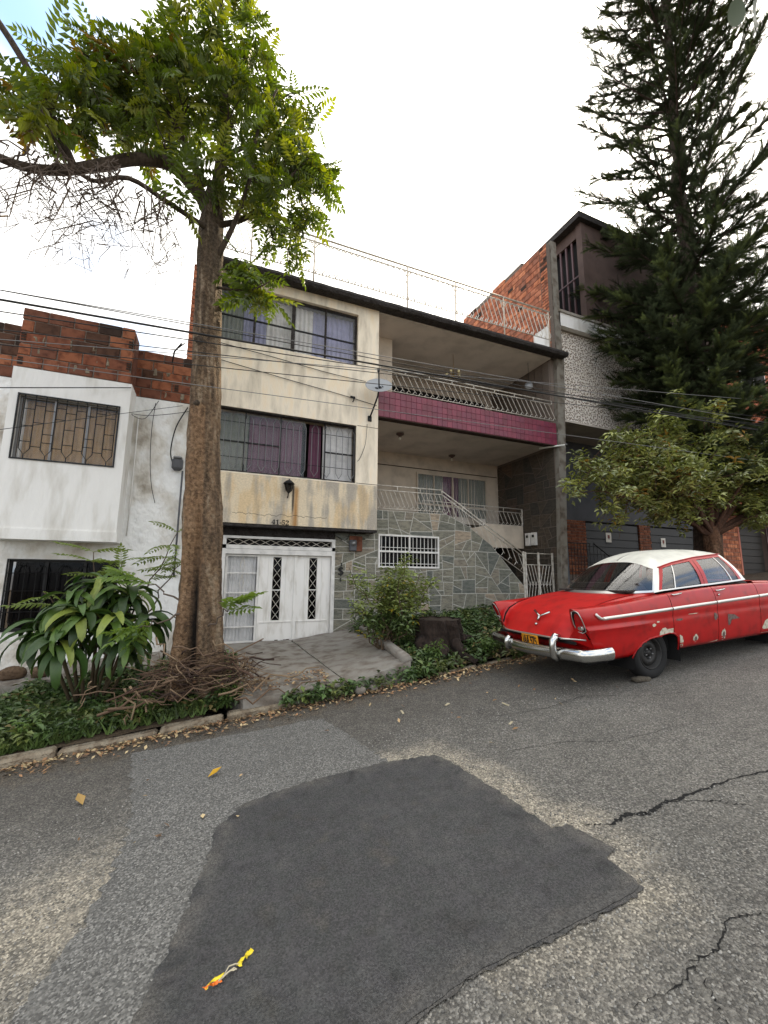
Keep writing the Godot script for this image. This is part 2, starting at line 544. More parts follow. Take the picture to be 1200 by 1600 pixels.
func road_color(x: float, z: float) -> Color:
	var p := Vector2(x, z)
	var n1 := noise.get_noise_2d(x * 0.9, z * 0.9)
	var n2 := noise.get_noise_2d(x * 5.0 + 40.0, z * 5.0)
	var n3 := noise.get_noise_2d(x * 22.0, z * 22.0 + 9.0)
	var base := Color(0.375, 0.352, 0.308) * (1.0 + 0.22 * n1 + 0.16 * n2 + 0.25 * n3)
	if z < -3.6:
		base = base.lerp(Color(0.26, 0.235, 0.20) * (1.0 + 0.25 * n2 + 0.2 * n3), clampf((-3.6 - z) / 1.2, 0, 1) * 0.85)
	var sand := 0.0
	if x > -1.2 and x < 3.4 and z > -4.6 and z < -0.9:
		var d := edge_dist(p, PATCH)
		var strength := 0.0
		if x > 1.2:
			strength = 1.0 if z < -2.2 else 0.55
			if z > -1.9 and x < 2.0:
				strength = 0.35
		sand = strength * clampf(1.0 - d / (0.34 + 0.22 * n1), 0.0, 1.0)
	if x < -0.35 and z > -4.4 and z < -2.2:
		sand = maxf(sand, clampf(1.0 - absf(z + 3.35 + 0.35 * x) / 0.75, 0, 1) * 0.9)
	sand = clampf(sand * (1.05 + 1.0 * n2 + 1.1 * n3), 0.0, 0.9)
	base = base.lerp(Color(0.86, 0.76, 0.59), sand)
	# dry leaf dust along the kerb
	if z < -5.1:
		base = base.lerp(Color(0.26, 0.21, 0.15), clampf((-5.1 - z) / 0.5 + 0.8 * n2, 0.0, 0.8))
	base.a = 1.0
	return base

func grid_axis(spans: Array) -> Array:
	var out := []
	for s in spans:
		var n := int(round((s[1] - s[0]) / s[2]))
		for k in n:
			out.append(s[0] + (s[1] - s[0]) * k / n)
	out.append(spans[-1][1])
	return out

func ground() -> void:
	# one sheet under everything
	var st := S()
	var gx := [-260.0, -60.0, -20.0, 0.0, 30.0, 60.0, 260.0]
	for i in 6:
		quad(st, V(gx[i], road_y(gx[i]) - 0.5, -260), V(gx[i + 1], road_y(gx[i + 1]) - 0.5, -260), V(gx[i + 1], road_y(gx[i + 1]) - 0.5, 260), V(gx[i], road_y(gx[i]) - 0.5, 260))
	var earth := worn(Color(0.30, 0.25, 0.18), T.brick, V(0.6, 0.6, 0.6), 0.95, T.rough, 3.0)
	struct("ground", done(st), earth)
	# road
	var xs := grid_axis([[-60.0, -8.0, 4.0], [-8.0, -3.2, 0.2], [-3.2, 4.6, 0.03], [4.6, 9.0, 0.08], [9.0, 60.0, 3.0]])
	var zs := grid_axis([[-5.74, -5.0, 0.04], [-5.0, -0.8, 0.03], [-0.8, 3.0, 0.4], [3.0, 15.0, 3.0]])
	var vs := PackedVector3Array()
	var ns := PackedVector3Array()
	var cs := PackedColorArray()
	var ids := PackedInt32Array()
	for z in zs:
		for x in xs:
			vs.append(V(x, road_y(x), z))
			ns.append(V(-0.0995, 0.995, 0))
			cs.append(road_color(x, z))
	var w := xs.size()
	for j in zs.size() - 1:
		for i in w - 1:
			var a := j * w + i
			ids.append_array([a, a + 1, a + w + 1, a, a + w + 1, a + w])
	var arr := []
	arr.resize(Mesh.ARRAY_MAX)
	arr[Mesh.ARRAY_VERTEX] = vs
	arr[Mesh.ARRAY_NORMAL] = ns
	arr[Mesh.ARRAY_COLOR] = cs
	arr[Mesh.ARRAY_INDEX] = ids
	var rm := ArrayMesh.new()
	rm.add_surface_from_arrays(Mesh.PRIMITIVE_TRIANGLES, arr)
	var asphalt := worn(Color.WHITE, T.agg, V(0.8, 0.8, 0.8), 0.9, T.aggh, 0.7)
	asphalt.vertex_color_use_as_albedo = true
	var road := struct("road", rm, asphalt)
	var old := worn(Color(0.64, 0.63, 0.605), T.agg, V(0.8, 0.8, 0.8), 0.9, T.aggh, 0.3)
	struct("worn_patch", sheet(ragged(OLD, 0.04, 0.06), 0.004), old, road)
	var tar := worn(Color.WHITE, T.tar, V(1.15, 1.15, 1.15), 0.85, T.tarh, 0.7)
	tar.vertex_color_use_as_albedo = true
	struct("tar_patch", worn_sheet(ragged(PATCH, 0.03, 0.03), 0.009), tar, road)
	# dusty rim of the new patch
	var rim := PackedVector2Array([Vector2(0.3, -1.68), Vector2(0.72, -1.70), Vector2(1.15, -1.75), Vector2(1.52, -1.735), Vector2(2.07, -1.715), Vector2(2.17, -1.73), Vector2(2.16, -1.76), Vector2(2.0, -1.775), Vector2(1.5, -1.80), Vector2(1.15, -1.80), Vector2(0.72, -1.74), Vector2(0.3, -1.71)])
	struct("dusty_rim", sheet(ragged(rim, 0.03, 0.012), 0.0125), worn(Color(0.37, 0.362, 0.35), T.tar, V(1.15, 1.15, 1.15), 0.9, T.tarh, 0.4), road)
	# cracks
	var black := mat(Color(0.035, 0.033, 0.03), 1.0)
	for line in [[[2.34, -2.22, 0.004], [2.5, -2.14, 0.012], [2.62, -2.17, 0.02], [2.78, -2.10, 0.022], [2.95, -2.13, 0.014], [3.22, -2.09, 0.012], [3.6, -2.07, 0.008], [4.2, -1.95, 0.006]],
			[[3.0, -2.12, 0.004], [3.25, -1.98, 0.005], [3.4, -1.8, 0.004]],
			[[2.70, -1.28, 0.003], [2.5, -1.36, 0.005], [2.36, -1.42, 0.004], [2.15, -1.35, 0.006], [2.0, -1.37, 0.005], [1.88, -1.33, 0.004], [1.6, -1.36, 0.002]],
			[[2.0, -1.37, 0.003], [1.92, -1.24, 0.004], [1.82, -1.12, 0.003], [1.6, -1.06, 0.002]],
			[[2.9, -4.0, 0.003], [3.6, -3.85, 0.005], [4.2, -3.9, 0.004], [4.7, -3.5, 0.003], [5.2, -3.3, 0.003]],
			[[2.5, -3.3, 0.002], [3.1, -3.15, 0.004], [3.5, -2.9, 0.003], [4.3, -2.8, 0.003]]]:
		var st2 := S()
		var last := []
		for i in line.size() - 1:
			for k in 11:
				var t := k / 11.0
				var c := Vector2(lerpf(line[i][0], line[i + 1][0], t), lerpf(line[i][1], line[i + 1][1], t)) + Vector2(rf(-1, 1), rf(-1, 1)) * 0.011
				var r := lerpf(line[i][2], line[i + 1][2], t) * rf(0.2, 1.15)
				var here := [V(c.x, road_y(c.x) + 0.004, c.y + r), V(c.x, road_y(c.x) + 0.004, c.y - r)]
				if last.size():
					quad(st2, last[0], last[1], here[1], here[0])
				last = here
		struct("crack", done(st2), black, road)
	# loose stones standing proud of the binder
	var stone := chamfered(V(0.011, 0.008, 0.012), 0.003, 0.0015)
	var xfs := []
	var cols := []
	for k in 15000:
		var z := -0.75 - pow(rf(0, 1), 1.4) * 3.6
		var x := rf(-1.6, 4.6)
		var p := Vector2(x, z)
		if Geometry2D.is_point_in_polygon(p, PATCH) and rf(0, 1) > 0.16:
			continue
		if Geometry2D.is_point_in_polygon(p, OLD) and rf(0, 1) > 0.6:
			continue
		var g := pow(rf(0, 1), 2.2) * 0.26 + 0.09
		xfs.append(Transform3D(Basis.from_euler(V(rf(-0.4, 0.4), rf(0, TAU), rf(-0.4, 0.4))).scaled(Vector3.ONE * rf(0.45, 1.15)), V(x, road_y(x) + 0.001, z)))
		cols.append(Color(g * 1.05, g, g * 0.9))
	var gm := mat(Color.WHITE, 0.9)
	gm.vertex_color_use_as_albedo = true
	many("loose_stone", stone, gm, xfs, cols, road)
	# verge, from the kerb to the house fronts
	st = S()
	var vx := grid_axis([[-24.0, -5.0, 1.0], [-5.0, 11.0, 0.25], [11.0, 40.0, 1.0]])
	for i in vx.size() - 1:
		for j in 20:
			var q := []
			for o in [[0, 0], [1, 0], [1, 1], [0, 1]]:
				var x: float = vx[i + o[0]]
				var z: float = -5.80 - (j + o[1]) * 0.31
				q.append(V(x, verge_y(x, z) - 0.03 - (0.22 if x > 0.2 and x < 2.9 else 0.0) + 0.03 * noise.get_noise_2d(x * 2.0, z * 2.0), z))
			quad(st, q[0], q[3], q[2], q[1])
	struct("verge", done(st), earth)
	# kerb stones left of the drive, half sunk and chipped
	var x := -7.2
	var kerb := Node3D.new()
	link(kerb, "kerb", self)
	kerb.set_meta("kind", "structure")
	while x < 0.5:
		var l := rf(0.62, 0.95)
		var o := part("kerb_stone", chamfered(V(l - 0.025, 0.24, 0.17), 0.025, 0.014), M.kerb, kerb)
		o.transform = Transform3D(Basis.from_euler(V(rf(-0.05, 0.05), rf(-0.03, 0.03), 0.0997 + rf(-0.025, 0.025))), V(x + l / 2, road_y(x + l / 2) - 0.035 + rf(-0.02, 0.015), -5.77 + rf(-0.02, 0.02)))
		x += l
	while x < 9.0:
		if x > 3.0:
			part("kerb_stone", chamfered(V(0.8, 0.2, 0.15), 0.025, 0.014), M.kerb, kerb, Transform3D(Basis.from_euler(V(0, 0, 0.0997)), V(x, road_y(x) - 0.07, -5.82)))
		x += 0.83
	# concrete drive of two slabs
	var pave := Node3D.new()
	link(pave, "driveway", self)
	pave.set_meta("kind", "structure")
	slab("paving_slab", [V(0.50, 0.25, -5.78), V(1.85, 0.345, -5.74), V(1.70, 0.43, -9.34), V(-0.3, 0.40, -9.34)], 0.34, pave)
	slab("paving_slab", [V(1.885, 0.335, -5.74), V(2.88, 0.545, -5.85), V(3.1, 0.62, -9.34), V(1.735, 0.43, -9.34)], 0.42, pave)
	part("edge_strip", bent([V(2.84, 0.56, -5.88), V(2.9, 0.61, -6.6), V(3.0, 0.66, -7.4), V(3.08, 0.69, -8.6)], 0.085, 5), M.slab, pave)
	# pavement in front of the white house
	slab("pavement", [V(-9.0, -0.30, -8.15), V(-0.6, 0.30, -8.15), V(-0.6, 0.40, -9.0), V(-9.0, -0.22, -9.0)], 0.3, self)

func slab(called: String, c: Array, thick: float, parent: Node) -> void:
	var st := S()
	var n := 14
	var g := []
	for j in n + 1:
		var row := []
		for i in n + 1:
			var u := float(i) / n
			var v := float(j) / n
			var p: Vector3 = c[0].lerp(c[1], u).lerp(c[3].lerp(c[2], u), v)
			p.y += 0.012 * noise.get_noise_2d(p.x * 3.0, p.z * 3.0)
			if j == 0:
				p.z += 0.035 * noise.get_noise_2d(p.x * 9.0, 3.3)
			if i == 0 or i == n:
				p.x += 0.02 * noise.get_noise_2d(p.z * 7.0, 8.3)
			row.append(p)
		g.append(row)
	for j in n:
		for i in n:
			quad(st, g[j][i], g[j + 1][i], g[j + 1][i + 1], g[j][i + 1])
	var dn := V(0, -thick, 0)
	st.set_smooth_group(-1)
	for i in n:
		quad(st, g[0][i], g[0][i + 1], g[0][i + 1] + dn + V(0, 0, 0.03), g[0][i] + dn + V(0, 0, 0.03))
		quad(st, g[i][0], g[i][0] + dn, g[i + 1][0] + dn, g[i + 1][0])
		quad(st, g[i][n], g[i + 1][n], g[i + 1][n] + dn, g[i][n] + dn)
	struct(called, done(st), M.slab, parent)

# ---- pieces of wall
# courses of brick on an upright plane: at() maps (along, up) to a point, facing out along n
func bricks(parent: Node, x0: float, x1: float, y0: float, y1: float, face: Transform3D, size: Vector2, gap: float, kind: String, sooty := 0.0, sloped := false, called := "brick") -> void:
	var vars := []
	for k in 4:
		vars.append(chamfered(V(size.x - gap, size.y - gap, 0.09), 0.006, 0.004))
	var half := chamfered(V(size.x * 0.5 - gap, size.y - gap, 0.09), 0.008, 0.004)
	var row := 0
	var y := y0
	while y < y1 - 0.03:
		var h := minf(size.y, y1 - y)
		var x := x0
		var first := true
		while x < x1 - 0.04:
			var l := size.x
			if first and row % 2 == 1:
				l = size.x * 0.5
			first = false
			l = minf(l, x1 - x)
			var c := Vector2(x + l / 2, y + h / 2)
			if not sloped or c.y < 12.45 - 0.04 * c.x - 0.12 * absf(sin(c.x * 1.3)) * step_up(c.x):
				var m: Material = M["%s%d" % [kind, rng.randi_range(0, 5)]]
				if sooty > 0.0:
					var top := (y1 - c.y) / (y1 - y0)
					if noise.get_noise_2d(c.x * 1.6, 7.0) * 0.9 + 0.15 > top * 1.25 - 0.12 and rf(0, 1) < sooty:
						m = M.soot if rf(0, 1) < 0.55 else M.sooty
					elif top < 0.5 and rf(0, 1) < 0.3 * sooty:
						m = M.sooty
				var b: ArrayMesh = vars[rng.randi_range(0, 3)]
				var sc := V((l - gap) / (size.x - gap), (h - gap) / (size.y - gap), 1)
				if absf(l - size.x * 0.5) < 0.01:
					b = half
					sc.x = 1.0
				part(called, b, m, parent, face * Transform3D(Basis.from_euler(V(0, 0, rf(-0.006, 0.006))).scaled(sc), V(c.x, c.y, -0.038 + rf(-0.004, 0.006))))
			x += l
		y += h
		row += 1

# flagstones: split an outline again and again by tilted cuts
func split_stone(poly: PackedVector2Array, target: float, out: Array, depth := 0) -> void:
	var area := absf(poly_area(poly))
	if area < target * rf(0.55, 1.7) or depth > 9:
		out.append(poly)
		return
	var lo := poly[0]
	var hi := poly[0]
	for p in poly:
		lo = lo.min(p)
		hi = hi.max(p)
	for attempt in 6:
		var c := lo.lerp(hi, 0.5) + Vector2(rf(-0.16, 0.16) * (hi.x - lo.x), rf(-0.16, 0.16) * (hi.y - lo.y))
		var a := (0.0 if (hi.y - lo.y) * 1.25 > (hi.x - lo.x) else PI / 2) + rf(-0.06, 0.06)
		if rf(0, 1) < 0.5 and depth > 1 and attempt < 5:
			a += rf(-0.75, 0.75)
		var d := Vector2(cos(a), sin(a))
		var nn := d.orthogonal()
		var pieces := []
		var chunky := true
		for s in [1.0, -1.0]:
			var half := PackedVector2Array([c - d * 50, c + d * 50, c + d * 50 + nn * 50 * s, c - d * 50 + nn * 50 * s])
			for piece in Geometry2D.intersect_polygons(poly, half):
				if absf(poly_area(piece)) > 0.004:
					pieces.append(piece)
					var span := 0.0
					for p in piece:
						for q in piece:
							span = maxf(span, p.distance_squared_to(q))
					if absf(poly_area(piece)) < 0.2 * span:
						chunky = false
		if not chunky and attempt < 5:
			continue
		for piece in pieces:
			split_stone(piece, target, out, depth + 1)
		return

func poly_area(p: PackedVector2Array) -> float:
	var s := 0.0
	for i in p.size():
		var q := p[(i + 1) % p.size()]
		s += p[i].x * q.y - q.x * p[i].y
	return s / 2

func flagstones(parent: Node, outline: PackedVector2Array, holes: Array, face: Transform3D, target: float, kind: String) -> void:
	var out := []
	split_stone(outline, target, out)
	for poly in out:
		var bits := [poly]
		for h in holes:
			var next := []
			for b in bits:
				next.append_array(Geometry2D.clip_polygons(b, h))
			bits = next
		for b in bits:
			for inner in Geometry2D.offset_polygon(b, -0.0105):
				if absf(poly_area(inner)) < 0.003 or Geometry2D.is_polygon_clockwise(inner) and bits.size() > 1 and inner.size() < 3:
					continue
				var st := S(false)
				var t := rf(0.004, 0.011)
				prism(st, inner, -0.02, t, 0.003)
				var k := rng.randi_range(0, 6)
				if k == 6 and rf(0, 1) < 0.6:
					k = 1
				part("stone", done(st), M["%s%d" % [kind, k]], parent, face)

# pleated curtain between x0..x1, y0..y1 at depth z
func curtain(called: String, x0: float, x1: float, y0: float, y1: float, z: float, m: Material, parent: Node, pleat := 0.09) -> void:
	var st := S()
	var n := maxi(6, int((x1 - x0) / 0.02))
	var ph := rf(0, 6)
	var top := []
	var bot := []
	for i in n + 1:
		var x := lerpf(x0, x1, float(i) / n)
		var w := sin(x / pleat * TAU + ph + 1.6 * noise.get_noise_1d(x * 3.0)) * 0.022 + noise.get_noise_1d(x * 5.0 + ph) * 0.02
		top.append(V(x, y1, z + w * 0.7))
		bot.append(V(x + 0.01 * sin(x * 9.0), y0, z + w * 1.25))
	for i in n:
		quad(st, bot[i], top[i], top[i + 1], bot[i + 1])
	part(called, done(st), m, parent)

# frame of bars round and across a window: list of [x0, y0, x1, y1]
func frame_bars(called: String, rects: Array, z: float, thick: float, m: Material, parent: Node) -> void:
	for r in rects:
		part(called, box(V(r[0], r[1], z - thick / 2), V(r[2], r[3], z + thick / 2)), m, parent)

func rim(x0: float, y0: float, x1: float, y1: float, w: float) -> Array:
	return [[x0, y0, x1, y0 + w], [x0, y1 - w, x1, y1], [x0, y0 + w, x0 + w, y1 - w], [x1 - w, y0 + w, x1, y1 - w]]

# ---- the white house on the left
func white_house() -> void:
	var h := thing("white_house", "white rendered house with raw brick parapets and a projecting bay, at the left", "house")
	var st := S(false)
	holed(st, -14.0, -0.36, -1.6, 5.24, -9.0, 0.22, [[-3.16, 0.84, -1.55, 2.03]])
	var wall := part("wall", done(st), M.white_rough, h)
	part("side_wall", box(V(-0.58, -1.0, -15.0), V(-0.362, 5.24, -9.222)), M.white_rough, h)
	part("flat_roof", box(V(-14.0, 5.0, -15.0), V(-0.36, 5.2, -9.222)), M.concrete, h)
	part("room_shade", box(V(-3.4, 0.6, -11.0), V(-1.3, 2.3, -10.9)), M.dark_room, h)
	# bay
	st = S(false)
	holed(st, -3.29, -1.55, 2.52, 5.27, -8.5, 0.18, [[-3.16, 3.68, -1.70, 4.80]])
	bx(st, V(-3.29, 2.52, -9.0), V(-3.11, 5.27, -8.68))
	bx(st, V(-1.73, 2.52, -9.0), V(-1.55, 5.27, -8.68))
	var bay := part("bay", done(st), M.white_wall, h)
	part("bay_floor", box(V(-3.31, 2.345, -8.998), V(-1.53, 2.518, -8.48)), M.white_wall, bay)
	part("bay_roof", box(V(-3.28, 5.1, -8.99), V(-1.56, 5.262, -8.69)), M.concrete, bay)
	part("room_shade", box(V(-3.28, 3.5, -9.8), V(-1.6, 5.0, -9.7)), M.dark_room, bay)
	# parapets of hollow brick
	var back := box(V(-3.24, 5.27, -8.62), V(-1.6, 6.35, -8.506))
	var pa := part("parapet", back, M.mortar_grey, h)
	bricks(pa, -3.27, -1.58, 5.275, 6.36, Transform3D(Basis(), V(0, 0, -8.5)), Vector2(0.37, 0.217), 0.02, "brick", 0.85)
	part("parapet_side", box(V(-1.66, 5.265, -8.99), V(-1.583, 6.34, -8.598)), M.brick5, pa)
	var pb := part("parapet", box(V(-1.85, 5.24, -9.12), V(-0.37, 6.21, -9.006)), M.mortar_grey, h)
	bricks(pb, -1.85, -0.36, 5.245, 6.22, Transform3D(Basis(), V(0, 0, -9.0)), Vector2(0.36, 0.195), 0.018, "brick", 0.35)
	var pc := part("parapet", box(V(-7.4, 5.24, -9.12), V(-3.3, 6.25, -9.006)), M.mortar_grey, h)
	bricks(pc, -7.4, -3.3, 5.245, 6.26, Transform3D(Basis(), V(0, 0, -9.0)), Vector2(0.37, 0.205), 0.02, "brick", 0.7)
	# the open ends of hollow bricks
	for p in [[-3.21, 5.38], [-3.21, 5.82], [-1.63, 5.60], [-1.63, 6.03], [-0.86, 5.53]]:
		var zz := -8.489 if p[0] < -1 else -8.985
		for k in 3:
			part("brick_hole", box(V(p[0] - 0.035, p[1] - 0.065 + k * 0.05, zz - 0.03), V(p[0] + 0.035, p[1] - 0.03 + k * 0.05, zz + 0.004)), M.soot, pa if p[0] < -1 else pb)
	# mortar smears on the joints
	for k in 16:
		var o := part("mortar_smear", chamfered(V(rf(0.03, 0.07), rf(0.09, 0.15), 0.03), 0.01, 0.012), M.kerb, pa if k < 11 else pb)
		var yrow := 5.39 + 0.217 * rng.randi_range(0, 3)
		o.position = V(rf(-3.1, -1.7), yrow, -8.505) if k < 11 else V(rf(-1.4, -0.6), yrow - 0.03, -9.0)
	# upper window
	var w := Node3D.new()
	link(w, "bay_window", h)
	frame_bars("frame", rim(-3.16, 3.68, -1.70, 4.80, 0.035) + [[-2.68, 3.715, -2.645, 4.765], [-2.19, 3.715, -2.155, 4.765]], -8.6, 0.05, M.grey_metal, w)
	part("pane", box(V(-3.12, 3.72, -8.612), V(-1.74, 4.76, -8.606)), M.pane, w)
	curtain("curtain", -3.14, -1.72, 3.66, 4.78, -8.74, M.curtain_tan, w, 0.13)
	frame_bars("bar", rim(-3.17, 3.67, -1.69, 4.81, 0.022), -8.49, 0.022, M.black_metal, w)
	for k in 5:
		var cx := -2.99 + k * 0.293
		var hw := 0.075
		var low := 3.86
		part("bar", bent([V(cx - hw, 4.79, -8.49), V(cx - hw, low, -8.49), V(cx, low - 0.11, -8.49), V(cx + hw, low, -8.49), V(cx + hw, 4.79, -8.49)], 0.008), M.black_metal, w)
		part("bar", bent([V(cx, low - 0.11, -8.49), V(cx, 3.68, -8.49)], 0.008), M.black_metal, w)
		for yy in [4.55, 4.25 - 0.12 * (k % 2), 3.98]:
			part("bar", bent([V(cx - hw, yy, -8.49), V(cx + hw, yy, -8.49)], 0.007), M.black_metal, w)
		if k < 4:
			for yy in [4.62, 4.32 + 0.1 * (k % 2), 3.90]:
				part("bar", bent([V(cx + hw, yy, -8.49), V(cx + 0.293 - hw, yy, -8.49)], 0.007), M.black_metal, w)
	# lower window behind iron arches
	w = Node3D.new()
	link(w, "lower_window", h)
	frame_bars("frame", rim(-3.16, 0.84, -1.55, 2.03, 0.04) + [[-2.66, 0.88, -2.61, 1.99], [-2.1, 0.88, -2.05, 1.99]], -9.08, 0.05, M.black_metal, w)
	part("pane", box(V(-3.12, 0.88, -9.1), V(-1.59, 1.99, -9.094)), M.dark_pane, w)
	curtain("curtain", -3.15, -1.56, 0.85, 2.02, -9.3, M.dark_room, w)
	frame_bars("bar", rim(-3.17, 0.83, -1.54, 2.04, 0.02), -8.99, 0.02, M.black_metal, w)
	for k in 5:
		var cx := -2.98 + k * 0.3
		var arc := [V(cx - 0.07, 0.98, -8.99), V(cx - 0.07, 1.85, -8.99)]
		for a in range(1, 6):
			arc.append(V(cx - 0.07 * cos(PI * a / 6.0), 1.85 + 0.08 * sin(PI * a / 6.0), -8.99))
		arc.append_array([V(cx + 0.07, 1.85, -8.99), V(cx + 0.07, 0.98, -8.99), V(cx, 0.9, -8.99), V(cx - 0.07, 0.98, -8.99)])
		part("bar", bent(arc, 0.008), M.black_metal, w)
	for yy in [1.15, 1.5, 1.8]:
		part("bar", bent([V(-3.15, yy, -8.99), V(-1.56, yy, -8.99)], 0.007), M.black_metal, w)
	# conduit down the corner
	part("conduit", bent([V(-1.47, 4.85, -8.975), V(-1.46, 3.4, -8.975), V(-1.47, 2.5, -8.975)], 0.012, 6), M.white_metal, wall)

# ---- railings: slanted balusters kinked like an arrow at the foot
func rail_run(parent: Node, a: Vector3, b: Vector3, h: float, pitch: float, top_gap: float, m: Material, slant := 0.15) -> void:
	var flat := V(b.x - a.x, 0, b.z - a.z)
	var n := maxi(2, int(flat.length() / pitch))
	var dir := flat.normalized()
	var s := slant
	var pts := [V(0, h, 0), dir * s + V(0, h * 0.2, 0), dir * (s - 0.075)]
	var bal := bent(pts, 0.009)
	var tick := bent([dir * s + V(0, h * 0.2, 0), dir * (s + 0.045) + V(0, h * 0.10, 0)], 0.008)
	for k in n:
		var p := a.lerp(b, (k + 0.3) / n)
		part("baluster", bal, m, parent, Transform3D(Basis(), p))
		part("baluster_tick", tick, m, parent, Transform3D(Basis(), p))
	part("rail", rod(a + V(0, h, 0), b + V(0, h, 0), 0.014), m, parent)
	part("rail", rod(a, b, 0.012), m, parent)
	if top_gap > 0.0:
		part("rail", rod(a + V(0, h + top_gap, 0), b + V(0, h + top_gap, 0), 0.016), m, parent)
		var posts := maxi(2, int(flat.length() / 0.62))
		for k in posts + 1:
			var p := a.lerp(b, float(k) / posts)
			part("rail_stub", rod(p + V(0, h, 0), p + V(0, h + top_gap, 0), 0.012), m, parent)

# ---- facade print: weathering of the lower cream panel (rust run, grey runs, cracks)
func stained_panel() -> StandardMaterial3D:
	var w := 720
	var h := 220
	var im := Image.create(w, h, false, Image.FORMAT_RGB8)
	var n := FastNoiseLite.new()
	n.seed = 77
	n.frequency = 0.012
	n.fractal_octaves = 5
	for j in h:
		for i in w:
			var u := float(i) / w
			var v := float(j) / h
			var c := Vector3(0.89, 0.825, 0.71)
			var run := n.get_noise_2d(i * 1.6, j * 0.16)
			var blot := n.get_noise_2d(i * 0.9 + 500.0, j * 0.9)
			c = c.lerp(Vector3(0.66, 0.63, 0.585), clampf(0.25 + run * 1.5 + blot * 0.5, 0, 0.85))
			c = c.lerp(Vector3(0.85, 0.71, 0.50), clampf(n.get_noise_2d(i * 1.1 + 900.0, j * 0.25) * 1.5 - 0.2, 0, 0.42))
			# rust below the lantern
			var dx := (u - 0.515) * 4.26
			var rust := exp(-pow((dx - 0.03) / 0.055, 2.0)) * smoothstep(0.12, 0.25, v) * (1.0 - 0.35 * v)
			c = c.lerp(Vector3(0.63, 0.40, 0.16), clampf(rust * (0.85 + run), 0, 0.85))
			var soot := exp(-pow((dx + 0.035) / 0.022, 2.0)) * smoothstep(0.1, 0.2, v) * (1.0 - smoothstep(0.5, 0.85, v))
			c = c.lerp(Vector3(0.16, 0.14, 0.12), clampf(soot, 0, 0.8))
			# hair crack
			var crack := absf(v - (0.80 + 0.05 * n.get_noise_2d(i * 2.0, 40.0)))
			if crack < 0.006 and u > 0.2 and u < 0.7:
				c *= 0.62
			c *= 0.96 + 0.08 * n.get_noise_2d(i * 9.0, j * 9.0)
			im.set_pixel(i, j, Color(c.x, c.y, c.z))
	var m := mat(Color.WHITE, 0.9)
	m.albedo_texture = ImageTexture.create_from_image(im)
	m.heightmap_enabled = true
	m.heightmap_texture = m.albedo_texture
	m.heightmap_scale = 0.3
	return m

func text(s: String, height: float, depth: float, font_name := "Droid Sans", weight := 700) -> TextMesh:
	var t := TextMesh.new()
	var f := SystemFont.new()
	f.font_names = PackedStringArray([font_name])
	f.font_weight = weight
	t.font = f
	t.text = s
	t.font_size = 64
	t.pixel_size = height / 46.0
	t.depth = depth
	t.curve_step = 4.0
	return t

